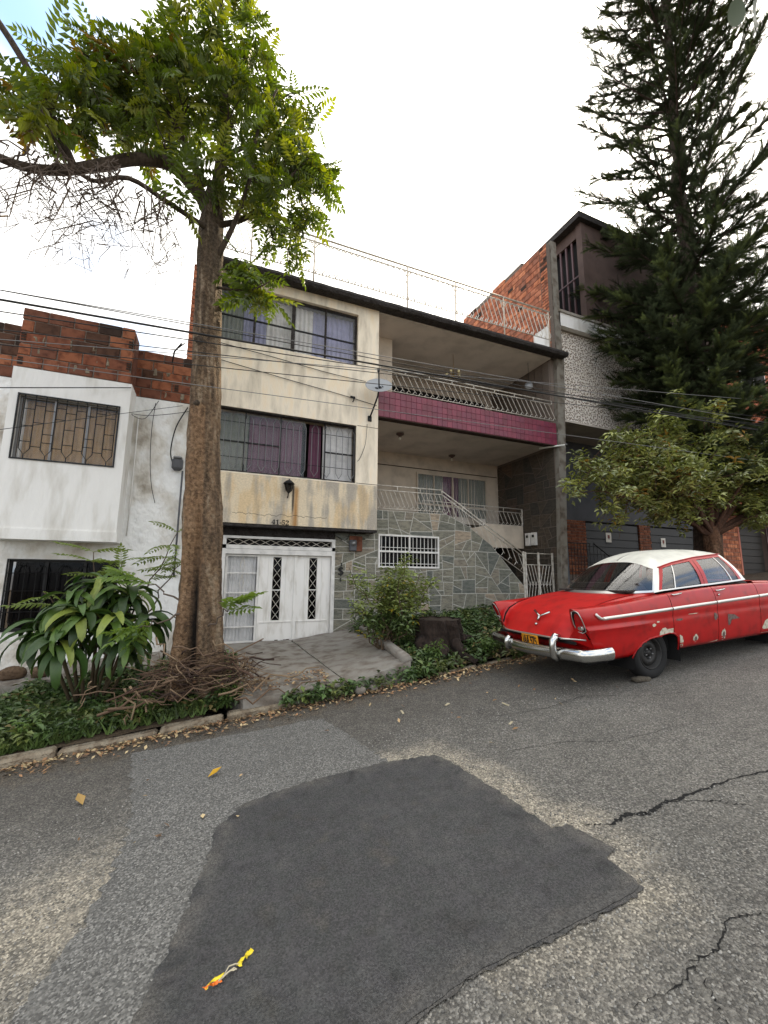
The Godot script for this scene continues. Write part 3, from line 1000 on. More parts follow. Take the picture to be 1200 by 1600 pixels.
func cream_house() -> void:
	var h := thing("cream_house", "three storey cream house with maroon tiled balcony and stone ground floor, in the middle", "house")
	var st := S(false)
	# upper block
	holed(st, -0.45, 3.55, 3.905, 8.46, -9.0, 0.2, [[-0.3, 3.93, 3.0, 5.33], [-0.3, 6.86, 3.0, 8.2]])
	var wall := part("wall", done(st), M.cream, h)
	# lower panel with its stains
	st = S(false)
	for q in [[-0.45, 2.86, 3.55, 3.903]]:
		for k in [[q[0], q[1], 0, 1], [q[0], q[3], 0, 0], [q[2], q[3], 1, 0], [q[0], q[1], 0, 1], [q[2], q[3], 1, 0], [q[2], q[1], 1, 1]]:
			st.set_uv(Vector2(k[2], k[3]))
			st.set_normal(V(0, 0, 1))
			st.add_vertex(V(k[0], k[1], -9.0))
	part("stained_panel", st.commit(), stained_panel(), wall)
	part("panel_back", box(V(-0.45, 2.86, -9.2), V(3.55, 3.9, -9.004)), M.cream, wall)
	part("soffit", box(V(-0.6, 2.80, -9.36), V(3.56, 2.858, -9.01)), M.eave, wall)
	part("side_wall", box(V(3.36, 2.86, -12.0), V(3.549, 8.44, -9.203)), M.ceiling, wall)
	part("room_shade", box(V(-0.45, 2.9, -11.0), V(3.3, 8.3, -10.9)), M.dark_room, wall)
	part("room_floor", box(V(-0.45, 5.9, -10.9), V(3.3, 6.1, -9.25)), M.dull, wall)
	for g in [[3.02, 7.12, 3.551], [3.02, 5.33, 3.551], [3.02, 3.93, 3.551]]:
		part("groove", box(V(g[0], g[1], -9.05), V(g[2], g[1] + 0.012, -8.998)), M.soot, wall)
	# raw brick party wall beside the white house
	var pw := part("party_wall", box(V(-0.70, 0.2, -10.0), V(-0.47, 8.44, -9.056)), M.mortar_grey, h)
	bricks(pw, -0.74, -0.45, 5.2, 8.44, Transform3D(Basis(), V(0, 0, -9.05)), Vector2(0.29, 0.1), 0.014, "orange")
	# roof slab with its dark weathered edge
	st = S(false)
	var ex := grid_axis([[-0.46, 9.62, 0.12]])
	for i in ex.size() - 1:
		var a := 0.014 * noise.get_noise_1d(ex[i] * 6.0)
		var b := 0.014 * noise.get_noise_1d(ex[i + 1] * 6.0)
		var c := [V(ex[i], 8.43 + a, -8.74), V(ex[i], 8.49, -8.70 + a), V(ex[i], 8.555 + a, -8.71), V(ex[i], 8.60, -8.80)]
		var d := [V(ex[i + 1], 8.43 + b, -8.74), V(ex[i + 1], 8.49, -8.70 + b), V(ex[i + 1], 8.555 + b, -8.71), V(ex[i + 1], 8.60, -8.80)]
		for k in 3:
			quad(st, c[k], c[k + 1], d[k + 1], d[k])
		quad(st, c[3], V(ex[i], 8.66, -12.0), V(ex[i + 1], 8.66, -12.0), d[3])
		quad(st, c[0], d[0], V(ex[i + 1], 8.45, -9.02), V(ex[i], 8.45, -9.02))
	bx(st, V(-0.46, 8.44, -8.8), V(-0.45, 8.59, -12.0))
	bx(st, V(9.61, 8.44, -8.8), V(9.62, 8.59, -9.0))
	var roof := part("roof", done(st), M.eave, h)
	part("ceiling", box(V(3.55, 8.415, -12.0), V(9.22, 8.445, -9.03)), M.ceiling, roof)
	part("roof_base", box(V(-0.45, 8.45, -12.0), V(9.2, 8.55, -9.05)), M.concrete, roof)
	# upper window: dark frame, net and lilac curtains
	var w := Node3D.new()
	link(w, "upper_window", h)
	frame_bars("frame", rim(-0.3, 6.86, 3.0, 8.2, 0.05) + [[1.40, 6.91, 1.48, 8.15], [2.19, 6.91, 2.23, 8.15], [0.55, 6.91, 0.6, 8.15]], -9.12, 0.06, M.eave, w)
	frame_bars("glazing_bar", [[-0.25, 7.46, 1.40, 7.485], [1.48, 7.46, 2.19, 7.485], [2.23, 7.46, 2.95, 7.485]], -9.115, 0.04, M.black_metal, w)
	for p in [[-0.25, 0.55], [0.6, 1.40], [1.48, 2.19], [2.23, 2.95]]:
		part("pane", box(V(p[0], 6.91, -9.126), V(p[1], 8.15, -9.12)), M.pane, w)
	curtain("curtain", -0.25, 0.35, 6.88, 8.16, -9.3, M.curtain_grey, w)
	curtain("curtain", 0.35, 0.85, 6.88, 8.16, -9.28, M.curtain_lilac, w)
	curtain("curtain", 0.85, 1.93, 6.88, 8.16, -9.27, M.curtain_white, w, 0.11)
	curtain("curtain", 1.93, 2.95, 6.88, 8.16, -9.29, M.curtain_lilac, w, 0.12)
	# middle window: grille of lancet loops
	w = Node3D.new()
	link(w, "middle_window", h)
	frame_bars("frame", rim(-0.3, 3.93, 3.0, 5.33, 0.045), -9.10, 0.05, M.eave, w)
	frame_bars("glazing_bar", [[-0.25, 4.60, 1.25, 4.625], [2.28, 4.60, 2.95, 4.63], [2.26, 3.97, 2.29, 5.28], [0.5, 3.97, 0.53, 5.28], [1.25, 3.97, 1.28, 5.28]], -9.11, 0.04, M.black_metal, w)
	for p in [[-0.25, 0.5], [0.53, 1.25], [1.28, 1.82], [2.29, 2.95]]:
		part("pane", box(V(p[0], 3.98, -9.13), V(p[1], 5.27, -9.124)), M.pane, w)
	curtain("curtain", -0.28, 0.60, 3.95, 5.3, -9.32, M.curtain_grey, w, 0.14)
	curtain("curtain", 0.62, 1.78, 3.95, 5.3, -9.3, M.curtain_purple, w, 0.12)
	curtain("curtain", 1.95, 2.22, 3.95, 5.3, -9.3, M.curtain_purple, w, 0.07)
	curtain("curtain", 2.26, 2.96, 3.95, 5.3, -9.26, M.curtain_white, w, 0.16)
	frame_bars("bar", rim(-0.3, 3.935, 2.99, 5.325, 0.028), -9.035, 0.03, M.eave, w)
	for k in 11:
		var cx := 0.02 + k * 0.287
		if cx > 2.9:
			break
		var a := 0.075
		part("bar", bent([V(cx, 4.0, -9.03), V(cx - a, 4.12, -9.03), V(cx - a, 5.1, -9.03), V(cx, 5.24, -9.03), V(cx + a, 5.1, -9.03), V(cx + a, 4.12, -9.03), V(cx, 4.0, -9.03)], 0.0075), M.grey_metal, w)
	for yy in [4.25, 5.02]:
		part("bar", bent([V(-0.28, yy, -9.035), V(2.97, yy, -9.035)], 0.007), M.black_metal, w)
	# house number, painted black
	var num := part("house_number", text("41-52", 0.105, 0.006, "Droid Serif"), M.cable, wall)
	num.position = V(1.335, 2.915, -8.995)
	num.rotation.z = -0.02
	# garage door: net-curtained wicket, two leaves with long lights
	var dr := Node3D.new()
	link(dr, "garage_door", h)
	var z := -9.42
	frame_bars("frame", [[0.22, 0.38, 0.29, 2.62], [2.565, 0.38, 2.64, 2.62], [0.29, 2.57, 2.565, 2.62], [0.22, 2.35, 2.64, 2.43], [0.29, 2.24, 2.565, 2.345]], z + 0.07, 0.14, M.white_metal, dr)
	part("transom_shade", box(V(0.29, 2.43, z - 0.1), V(2.565, 2.57, z - 0.05)), M.dark_room, dr)
	for k in 5:
		var x0 := 0.3 + k * 0.45
		part("transom_bar", bent([V(x0, 2.44, z + 0.06), V(x0 + 0.225, 2.56, z + 0.06), V(x0 + 0.45, 2.44, z + 0.06)], 0.007), M.rail, dr)
		part("transom_bar", bent([V(x0, 2.56, z + 0.06), V(x0 + 0.225, 2.44, z + 0.06), V(x0 + 0.45, 2.56, z + 0.06)], 0.007), M.rail, dr)
	# wicket with net curtain
	var wk := Node3D.new()
	wk.position = Vector3.ZERO
	var wick := part("wicket", box(V(0.30, 0.405, z + 0.01), V(0.345, 2.23, z + 0.07)), M.white_metal, dr)
	wk.free()
	frame_bars("rail", [[0.345, 0.405, 0.94, 0.445], [0.345, 2.19, 0.94, 2.23], [0.94, 0.405, 0.985, 2.23]], z + 0.04, 0.055, M.white_metal, wick)
	frame_bars("rail", [[0.345, 1.83, 0.94, 1.855], [0.345, 1.42, 0.94, 1.445], [0.345, 1.02, 0.94, 1.045], [0.345, 0.72, 0.94, 0.745]], z + 0.045, 0.03, M.white_metal, wick)
	for yy in [1.83, 1.45, 1.05]:
		part("bar", bent([V(0.645, yy + 0.36, z + 0.05), V(0.69, yy + 0.18, z + 0.05), V(0.645, yy, z + 0.05), V(0.60, yy + 0.18, z + 0.05), V(0.645, yy + 0.36, z + 0.05)], 0.006), M.rail, wick)
	part("pane", box(V(0.345, 0.445, z + 0.018), V(0.94, 2.19, z + 0.022)), M.pane, wick)
	curtain("net_curtain", 0.345, 0.94, 0.43, 2.2, z - 0.05, M.curtain_white, wick, 0.07)
	for leaf in [[0.99, 1.76], [1.78, 2.56]]:
		var c: float = lerpf(leaf[0], leaf[1], 0.49)
		st = S(false)
		holed(st, leaf[0], leaf[1], 0.41, 2.235, z + 0.05, 0.04, [[c - 0.09, 0.84, c + 0.09, 2.19]])
		var lf := part("door_leaf", done(st), M.door_white, dr)
		# raised stiles and sunk panels
		frame_bars("moulding", [[leaf[0] + 0.03, 0.80, leaf[1] - 0.03, 0.822], [leaf[0] + 0.03, 0.47, leaf[0] + 0.055, 0.80], [leaf[1] - 0.055, 0.47, leaf[1] - 0.03, 0.80], [leaf[0] + 0.19, 0.822, leaf[0] + 0.205, 2.21], [leaf[1] - 0.205, 0.822, leaf[1] - 0.19, 2.21]], z + 0.056, 0.02, M.door_white, lf)
		part("dark_light", box(V(c - 0.09, 0.84, z - 0.02), V(c + 0.09, 2.19, z - 0.012)), M.dark_pane, lf)
		part("light_back", box(V(c - 0.12, 0.8, z - 0.12), V(c + 0.12, 2.22, z - 0.1)), M.dark_room, lf)
		for k in 6:
			var y0 := 0.85 + k * 0.222
			part("lattice", bent([V(c - 0.085, y0, z + 0.052), V(c + 0.085, y0 + 0.222, z + 0.052)], 0.005), M.rail, lf)
			part("lattice", bent([V(c + 0.085, y0, z + 0.048), V(c - 0.085, y0 + 0.222, z + 0.048)], 0.005), M.rail, lf)
		part("glazing_bar", box(V(c - 0.09, 1.47, z + 0.03), V(c + 0.09, 1.492, z + 0.06)), M.white_metal, lf)
		# flaking at the foot
		for k in 7:
			var fx := rf(leaf[0] + 0.03, leaf[1] - 0.1)
			part("flake", box(V(fx, 0.414, z + 0.045), V(fx + rf(0.02, 0.09), 0.42 + rf(0.006, 0.022), z + 0.0525)), M.soot, lf)
	part("centre_stile", box(V(1.735, 0.41, z + 0.045), V(1.80, 2.235, z + 0.075)), M.door_white, dr)
	part("ground_wall", box(V(-0.45, -0.2, -9.6), V(0.22, 2.80, -9.36)), M.mortar_grey, h)
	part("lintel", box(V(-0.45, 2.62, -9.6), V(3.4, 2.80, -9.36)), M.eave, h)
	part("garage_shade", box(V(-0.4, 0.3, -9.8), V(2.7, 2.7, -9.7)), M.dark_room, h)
	# stone ground floor with its stair slope
	var outline := PackedVector2Array([Vector2(2.645, 0.1), Vector2(8.12, 0.55), Vector2(8.12, 1.55), Vector2(7.72, 1.95), Vector2(7.05, 2.66), Vector2(6.35, 3.12), Vector2(5.65, 3.42), Vector2(3.56, 3.40), Vector2(3.56, 2.80), Vector2(2.645, 2.80)])
	var hole := PackedVector2Array([Vector2(3.73, 2.0), Vector2(5.41, 2.0), Vector2(5.41, 2.81), Vector2(3.73, 2.81)])
	st = S(false)
	for piece in [PackedVector2Array([Vector2(2.645, 0.1), Vector2(8.12, 0.55), Vector2(8.12, 1.55), Vector2(7.72, 1.95), Vector2(7.68, 2.0), Vector2(2.645, 2.0)]), PackedVector2Array([Vector2(2.645, 2.0), Vector2(3.73, 2.0), Vector2(3.73, 2.80), Vector2(2.645, 2.80)]), PackedVector2Array([Vector2(5.41, 2.0), Vector2(7.68, 2.0), Vector2(7.05, 2.66), Vector2(6.8, 2.81), Vector2(5.41, 2.81)]), PackedVector2Array([Vector2(3.56, 2.811), Vector2(6.8, 2.811), Vector2(6.35, 3.12), Vector2(5.65, 3.42), Vector2(3.56, 3.40)])]:
		prism(st, piece, -0.25, 0.0)
	var sw := part("stone_wall", done(st), M.mortar, h)
	sw.position = V(0, 0, -9.36)
	flagstones(sw, outline, [hole], Transform3D(), 0.10, "stone")
	# window in the stone wall
	w = Node3D.new()
	link(w, "stone_wall_window", h)
	frame_bars("frame", rim(3.73, 2.0, 5.41, 2.81, 0.04) + [[4.55, 2.40, 4.585, 2.77], [3.77, 2.375, 5.37, 2.42]], -9.36, 0.06, M.white_metal, w)
	for k in 15:
		var x := 3.77 + 1.6 * (k + 0.5) / 15.0
		part("bar", box(V(x - 0.006, 2.04, -9.375), V(x + 0.006, 2.77, -9.362)), M.white_metal, w)
	part("bar", box(V(3.77, 2.49, -9.361), V(5.37, 2.503, -9.35)), M.white_metal, w)
	part("bar", box(V(3.77, 2.10, -9.361), V(5.37, 2.113, -9.35)), M.white_metal, w)
	part("pane", box(V(3.77, 2.04, -9.44), V(5.37, 2.77, -9.435)), M.dark_pane, w)
	part("room_shade", box(V(3.6, 1.9, -10.0), V(5.6, 2.9, -9.95)), M.dark_room, w)
	# the painted sign of a dollar by the door, with its run of paint
	var dl := part("painted_dollar_sign", text("$", 0.20, 0.004, "Droid Sans"), M.cable, sw)
	dl.position = V(2.80, 1.90, 0.030)
	part("paint_stroke", box(V(-0.014, -0.03, 0), V(0.014, 0.05, 0.004)), M.cable, dl, Transform3D(Basis(), V(0, -0.20, 0)))
	part("paint_stroke", box(V(-0.014, -0.03, 0), V(0.014, 0.05, 0.004)), M.cable, dl, Transform3D(Basis(), V(0.01, 0.15, 0)))
	# balcony band of small maroon tiles
	var bal := part("balcony", box(V(3.552, 5.70, -11.99), V(9.24, 6.30, -9.03)), M.ceiling, h)
	part("tile_bed", box(V(3.552, 5.66, -9.028), V(9.26, 6.345, -9.008)), M.grout, bal)
	var tm := []
	for k in 3:
		tm.append(chamfered(V(0.144, 0.164, 0.014), 0.003, 0.0008))
	for r in 4:
		for k in 38:
			part("tile", tm[rng.randi_range(0, 2)], M["tile%d" % rng.randi_range(0, 3)], bal, Transform3D(Basis.from_euler(V(rf(-0.012, 0.012), rf(-0.012, 0.012), 0)), V(3.552 + 0.15 * (k + 0.5), 5.665 + 0.17 * (r + 0.5), -9.004)))
	part("band_edge", box(V(3.552, 5.635, -9.2), V(9.26, 5.658, -9.0)), M.soot, bal)
	# rooms and terraces behind
	part("upper_back_wall", box(V(3.55, 6.3, -12.2), V(9.3, 8.42, -12.0)), M.ceiling, h)
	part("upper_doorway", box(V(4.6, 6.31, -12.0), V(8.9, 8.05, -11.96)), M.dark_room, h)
	part("upper_pier", box(V(3.56, 6.31, -10.2), V(4.35, 8.41, -10.0)), M.dull, h)
	part("lower_back_wall", box(V(3.3, 0.3, -12.0), V(9.3, 5.70, -11.8)), M.dull, h)
	part("lower_side_wall", box(V(3.3, 2.86, -11.8), V(3.548, 5.69, -9.3)), M.dull, h)
	part("shadow_gap", box(V(3.55, 5.265, -11.79), V(9.2, 5.29, -11.78)), M.soot, h)
	part("terrace_floor", box(V(3.3, 3.2, -11.8), V(6.95, 3.38, -9.45)), M.concrete, h)
	part("terrace_floor", box(V(6.95, 3.2, -11.8), V(9.22, 3.38, -10.62)), M.concrete, h)
	part("landing_face", box(V(5.5, 2.70, -10.62), V(9.22, 3.42, -10.56)), M.dull, h)
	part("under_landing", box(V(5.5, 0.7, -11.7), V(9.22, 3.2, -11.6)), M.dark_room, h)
	w = Node3D.new()
	link(w, "terrace_window", h)
	frame_bars("frame", rim(6.0, 3.55, 8.73, 5.15, 0.05) + [[6.62, 3.6, 6.65, 5.1], [7.33, 3.6, 7.37, 5.1], [7.95, 3.6, 7.98, 5.1], [6.05, 4.1, 8.68, 4.14]], -11.76, 0.06, M.dull, w)
	for p in [[6.05, 6.62], [6.65, 7.33], [7.37, 7.95], [7.98, 8.68]]:
		part("pane", box(V(p[0], 3.6, -11.77), V(p[1], 5.1, -11.765)), M.pane, w)
	curtain("curtain", 6.05, 7.0, 3.6, 5.1, -11.782, M.curtain_grey, w, 0.1)
	curtain("curtain", 7.0, 7.6, 3.6, 5.1, -11.784, M.curtain_purple, w, 0.1)
	curtain("curtain", 7.6, 8.68, 3.6, 5.1, -11.782, M.curtain_grey, w, 0.1)
	# right hand wall of dark flagstone
	var rw := part("dark_stone_wall", box(V(9.26, 0.6, -12.0), V(9.42, 8.44, -9.12)), M.mortar_grey, h)
	flagstones(rw, PackedVector2Array([Vector2(-2.85, 0.7), Vector2(-0.02, 0.7), Vector2(-0.02, 5.64), Vector2(-2.85, 5.64)]), [], Transform3D(Basis(V(0, 0, 1), V(0, 1, 0), V(-1, 0, 0)), V(9.255, 0, -9.12)), 0.16, "dark_stone")
	for k in 9:
		part("panelling", box(V(9.22, 6.32, -11.9 + k * 0.31), V(9.262, 8.40, -11.62 + k * 0.31)), M.mortar_grey, rw)
	# stair
	for k in 14:
		var x1 := 8.1 - k * 0.19
		part("step", box(V(x1 - 0.19, 0.6, -10.5), V(x1, 0.98 + k * 0.172, -9.62)), M.concrete, h)
	# corner column
	st = S(false)
	var cb := [V(9.06, 0.8, -8.98), V(9.30, 0.8, -8.98), V(9.72, 8.55, -8.98), V(9.42, 8.55, -8.98)]
	var kz := V(0, 0, -0.14)
	quad(st, cb[0], cb[3], cb[2], cb[1])
	quad(st, cb[0], cb[0] + kz, cb[3] + kz, cb[3])
	quad(st, cb[1], cb[2], cb[2] + kz, cb[1] + kz)
	part("corner_column", done(st), M.dim_concrete, h)
	# railings
	var rl := Node3D.new()
	link(rl, "balcony_railing", h)
	rail_run(rl, V(3.62, 6.40, -9.06), V(9.18, 6.44, -9.06), 0.50, 0.17, 0.10, M.rail, 0.22)
	rl = Node3D.new()
	link(rl, "terrace_railing", h)
	rail_run(rl, V(3.60, 3.44, -9.36), V(5.52, 3.47, -9.36), 0.46, 0.125, 0.12, M.rail)
	rl = Node3D.new()
	link(rl, "inner_railing", h)
	rail_run(rl, V(5.6, 3.44, -10.58), V(9.2, 3.42, -10.58), 0.42, 0.15, 0.13, M.rail)
	part("post", box(V(9.19, 3.40, -10.6), V(9.22, 3.98, -10.56)), M.rail, rl)
	rl = Node3D.new()
	link(rl, "stair_railing", h)
	rail_run(rl, V(5.53, 3.48, -9.38), V(8.12, 1.92, -9.38), 0.46, 0.2, 0.10, M.rail)
	rl = Node3D.new()
	link(rl, "roof_railing", h)
	var ra := V(-0.4, 9.0, -9.02)
	var rb := V(9.25, 9.03, -9.02)
	part("rail", rod(ra + V(0, 1.0, 0), rb + V(0, 0.95, 0), 0.024), M.rail, rl)
	part("rail", rod(ra + V(0, 0.87, 0), rb + V(0, 0.82, 0), 0.015), M.rail, rl)
	part("rail", rod(ra, rb, 0.012), M.rail, rl)
	var sb := bent([V(-0.14, 0.84, 0), V(0.10, 0.13, 0), V(0.03, 0.0, 0)], 0.014)
	var barb := bent([V(-0.05, -0.10, 0), V(0.0, 0, 0), V(0.05, -0.10, 0)], 0.015)
	var head := bent([V(-0.055, 0.0, 0), V(0.0, -0.055, 0), V(0.055, 0.0, 0)], 0.017)
	for k in 58:
		var p := ra.lerp(rb, (k + 0.5) / 58.0)
		part("baluster", sb, M.rail, rl, Transform3D(Basis(), p))
		part("baluster_foot", barb, M.rail, rl, Transform3D(Basis(), p + V(0.02, 0.10, 0)))
		part("baluster_head", head, M.rail, rl, Transform3D(Basis(), p + V(-0.06, 0.85, 0)))
	for x in [0.4, 1.85, 4.35, 5.84, 7.5, 9.2]:
		part("post", rod(V(x, 8.58, -9.02), V(x, 9.98, -9.02), 0.02), M.dull, rl)
		part("brace", rod(V(x - 0.12, 9.86, -9.02), V(x, 9.66, -9.02), 0.012), M.dull, rl)
		part("brace", rod(V(x + 0.12, 9.86, -9.02), V(x, 9.66, -9.02), 0.012), M.dull, rl)
	# gate at the foot of the stair
	var gt := thing("garden_gate", "white iron double gate with kinked bars at the foot of the stone stair", "gate", V(8.7, 0.9, -9.36))
	for x in [-0.50, -0.03, 0.49]:
		part("post", box(V(x - 0.022, -0.1, -0.022), V(x + 0.022, 1.60, 0.022)), M.rail, gt)
	for leaf in [[-0.47, -0.05], [0.0, 0.46]]:
		for yy in [0.04, 1.25, 1.57]:
			part("rail", rod(V(leaf[0], yy, 0), V(leaf[1], yy, 0), 0.012), M.rail, gt)
		for k in 4:
			var x: float = lerpf(leaf[0], leaf[1], (k + 0.5) / 4.0)
			var s := 0.09 if leaf[0] < -0.2 else -0.09
			part("bar", bent([V(x - s, 1.25, 0), V(x + s * 0.6, 0.66, 0), V(x - s * 0.7, 0.04, 0)], 0.009), M.rail, gt)
			part("bar_tick", bent([V(x - s * 0.2, 0.72, 0), V(x + s * 0.6, 0.66, 0), V(x + s * 0.9, 0.78, 0)], 0.008), M.rail, gt)
	part("latch_post", box(V(-0.58, -0.1, -0.02), V(-0.545, 1.62, 0.02)), M.rail, gt)
	# low grey gate next to the column
	var g2 := thing("side_fence", "short pale iron fence between the white gate and the concrete column", "fence", V(9.42, 0.95, -9.2))
	for x in [-0.17, 0.0, 0.17]:
		part("post", box(V(x - 0.012, 0, -0.012), V(x + 0.012, 1.25, 0.012)), M.rail, g2)
	part("rail", rod(V(-0.17, 1.22, 0), V(0.17, 1.22, 0), 0.012), M.rail, g2)
	part("rail", rod(V(-0.17, 0.4, 0), V(0.17, 0.4, 0), 0.012), M.rail, g2)

# ---- houses up the hill on the right
func no_parking(parent: Node, x: float, y: float, z: float) -> void:
	var p := part("paper_notice", box(V(x - 0.13, y - 0.17, z), V(x + 0.13, y + 0.17, z + 0.012)), mat(Color(0.86, 0.84, 0.80), 0.7), parent)
	part("notice_mark", box(V(x - 0.05, y - 0.02, z + 0.012), V(x + 0.05, y + 0.09, z + 0.016)), mat(Color(0.45, 0.20, 0.15), 0.7), p)
	part("notice_mark", box(V(x - 0.03, y - 0.07, z + 0.012), V(x - 0.012, y - 0.02, z + 0.016)), mat(Color(0.30, 0.15, 0.12), 0.7), p)
	part("notice_mark", box(V(x + 0.012, y - 0.07, z + 0.012), V(x + 0.03, y - 0.02, z + 0.016)), mat(Color(0.30, 0.15, 0.12), 0.7), p)
	part("notice_strip", box(V(x - 0.13, y - 0.23, z), V(x + 0.13, y - 0.175, z + 0.012)), M.black_metal, p)

func shutter_door(parent: Node, x0: float, x1: float, y0: float, y1: float, z: float, m: Material) -> MeshInstance3D:
	var d := part("garage_door", box(V(x0, y0, z - 0.05), V(x1, y1, z)), m, parent)
	var n := int((y1 - y0) / 0.27)
	for k in n:
		var a := y0 + (y1 - y0) * k / n
		part("door_plank", chamfered(V(x1 - x0 - 0.02, (y1 - y0) / n - 0.02, 0.03), 0.008), m, d, Transform3D(Basis(), V((x0 + x1) / 2, a + (y1 - y0) / n / 2, z + 0.012)))
	return d

func right_houses() -> void:
	var h := thing("pebbledash_house", "tall dark house with pebbledash upper wall and barred attic, right of the cream house", "house")
	# bare brick flank above the cream roof
	var fl := part("flank", box(V(9.277, 8.5, -13.8), V(9.42, 12.42, -9.02)), M.mortar_grey, h)
	# axis along the wall runs from the front (0) to the back
	var face := Transform3D(Basis(V(0, 0, 1), V(0, 1, 0), V(-1, 0, 0)), V(9.27, 0, -9.0))
	bricks(fl, -4.75, -0.32, 8.6, 12.95, face, Vector2(0.36, 0.2), 0.016, "orange", 0.05, true)
	bricks(fl, -0.31, -0.02, 8.6, 12.42, face, Vector2(0.29, 0.105), 0.016, "orange", 0.3)
	part("flank_back", box(V(9.31, 8.5, -13.8), V(9.41, 12.60, -10.2)), M.mortar_grey, fl)
	for p in [[-1.1, 11.55], [-1.75, 11.9], [-1.3, 10.9]]:
		part("putlog_hole", box(V(9.255, p[1] - 0.06, -9.0 + p[0] - 0.13), V(9.268, p[1] + 0.06, -9.0 + p[0] + 0.13)), M.soot, fl)
	part("whitewash", box(V(9.222, 8.6, -9.7), V(9.228, 9.55, -9.06)), M.white_wall, fl)
	part("corner_pier", box(V(9.43, 8.5, -9.3), V(9.66, 12.52, -8.98)), M.dim_concrete, h)
	# attic block: barred left side, dark front, sloping roof
	part("attic_front", box(V(10.9, 10.0, -9.25), V(18.0, 13.75, -9.02)), M.dark_front, h)
	part("attic_core", box(V(11.06, 10.0, -13.0), V(18.0, 13.6, -9.26)), M.dark_room, h)
	part("corner_post", box(V(10.86, 10.0, -9.22), V(11.05, 13.75, -9.0)), M.dark_front, h)
	var scr := part("barred_screen", box(V(10.90, 13.35, -13.0), V(11.0, 13.75, -9.23)), M.dark_front, h)
	for k in 13:
		part("bar", box(V(10.92, 10.0, -9.52 - k * 0.25), V(10.97, 13.35, -9.46 - k * 0.25)), M.maroon_bar, scr)
	part("cross_bar", box(V(10.9, 11.9, -12.5), V(10.93, 11.95, -9.25)), M.maroon_bar, scr)
	var st := S(false)
	bx(st, V(10.62, 13.75, -13.2), V(18.1, 13.98, -8.85))
	part("roof", done(st), M.eave, h)
	# balcony with moulded coping and black rail
	var b := part("balcony", box(V(9.62, 9.62, -9.14), V(18.0, 10.06, -8.98)), M.white_wall, h)
	part("coping", box(V(9.58, 10.06, -9.18), V(18.0, 10.14, -8.93)), M.concrete, b)
	part("balcony_floor", box(V(9.62, 9.60, -10.2), V(18.0, 9.72, -9.14)), M.concrete, b)
	part("balcony_side", box(V(9.62, 9.72, -10.2), V(9.72, 10.05, -9.141)), M.white_wall, b)
	var rl := part("balcony_rail", rod(V(11.2, 10.62, -9.0), V(17.8, 10.62, -9.0), 0.02), M.black_metal, b)
	for k in 44:
		part("baluster", box(V(11.2 + k * 0.15, 10.14, -9.01), V(11.222 + k * 0.15, 10.62, -8.99)), M.black_metal, rl)
	# pebbledash wall over a recessed ground floor
	st = S(false)
	bx(st, V(9.56, 6.62, -9.4), V(17.4, 9.60, -9.2))
	part("pebbledash_wall", done(st), M.pebbles, h)
	part("soffit", box(V(9.50, 6.56, -10.7), V(17.4, 6.618, -9.19)), M.ceiling, h)
	part("grey_wall", box(V(9.45, 3.76, -10.9), V(18.2, 6.56, -10.6)), M.grey_wall, h)
	part("wing_wall", box(V(9.43, 0.8, -10.6), V(9.55, 6.56, -9.1)), M.grey_wall, h)
	part("side_wall", box(V(9.43, 6.6, -12.5), V(9.55, 9.6, -9.41)), M.grey_wall, h)
	# garages between brick piers
	part("garage_back", box(V(9.5, 0.9, -10.95), V(18.4, 3.755, -10.72)), M.dark_room, h)
	for p in [[10.2, 11.95], [14.62, 15.25]]:
		var pr := part("brick_pier", box(V(p[0] + 0.02, 0.9, -10.7), V(p[1] - 0.02, 3.75, -10.567)), M.mortar_grey, h)
		bricks(pr, p[0], p[1], 1.9, 3.75, Transform3D(Basis(), V(0, 0, -10.56)), Vector2(0.30, 0.105), 0.016, "brick")
	var g1 := shutter_door(h, 11.97, 14.60, 1.2, 3.70, -10.62, M.navy)
	no_parking(g1, 13.05, 3.22, -10.59)
	var g2 := shutter_door(h, 15.27, 18.2, 1.4, 3.70, -10.62, M.navy)
	no_parking(g2, 15.95, 3.15, -10.59)
	# iron grille and stair rail before the first garage
	var gr := part("iron_grille", rod(V(10.3, 2.95, -10.4), V(11.9, 2.95, -10.4), 0.015), M.black_metal, h)
	for k in 12:
		part("bar", rod(V(10.35 + k * 0.14, 1.3, -10.4), V(10.35 + k * 0.14, 2.95, -10.4), 0.01, 5), M.black_metal, gr)
	for k in 6:
		part("bar", rod(V(10.3, 1.5 + k * 0.25, -10.4), V(11.9, 1.5 + k * 0.25, -10.4), 0.008, 5), M.black_metal, gr)
	var sr := part("stair_rail", rod(V(11.95, 2.95, -10.3), V(13.2, 2.25, -10.3), 0.02), M.black_metal, h)
	for k in 8:
		part("bar", rod(V(11.95 + k * 0.17, 1.4, -10.3), V(11.95 + k * 0.17, 2.94 - k * 0.095, -10.3), 0.01, 5), M.black_metal, sr)
	# the orange brick house beyond
	var o := thing("orange_brick_house", "orange brick house with a brown garage door farthest up the hill, mostly behind the trees", "house")
	part("wall", box(V(18.02, 4.6, -16.0), V(34.0, 12.6, -9.2)), worn(Color(0.72, 0.40, 0.27), T.brick, V(0.5, 0.5, 0.5), 0.9), o)
	part("roof", box(V(17.9, 12.6, -16.2), V(34.2, 12.85, -8.9)), M.eave, o)
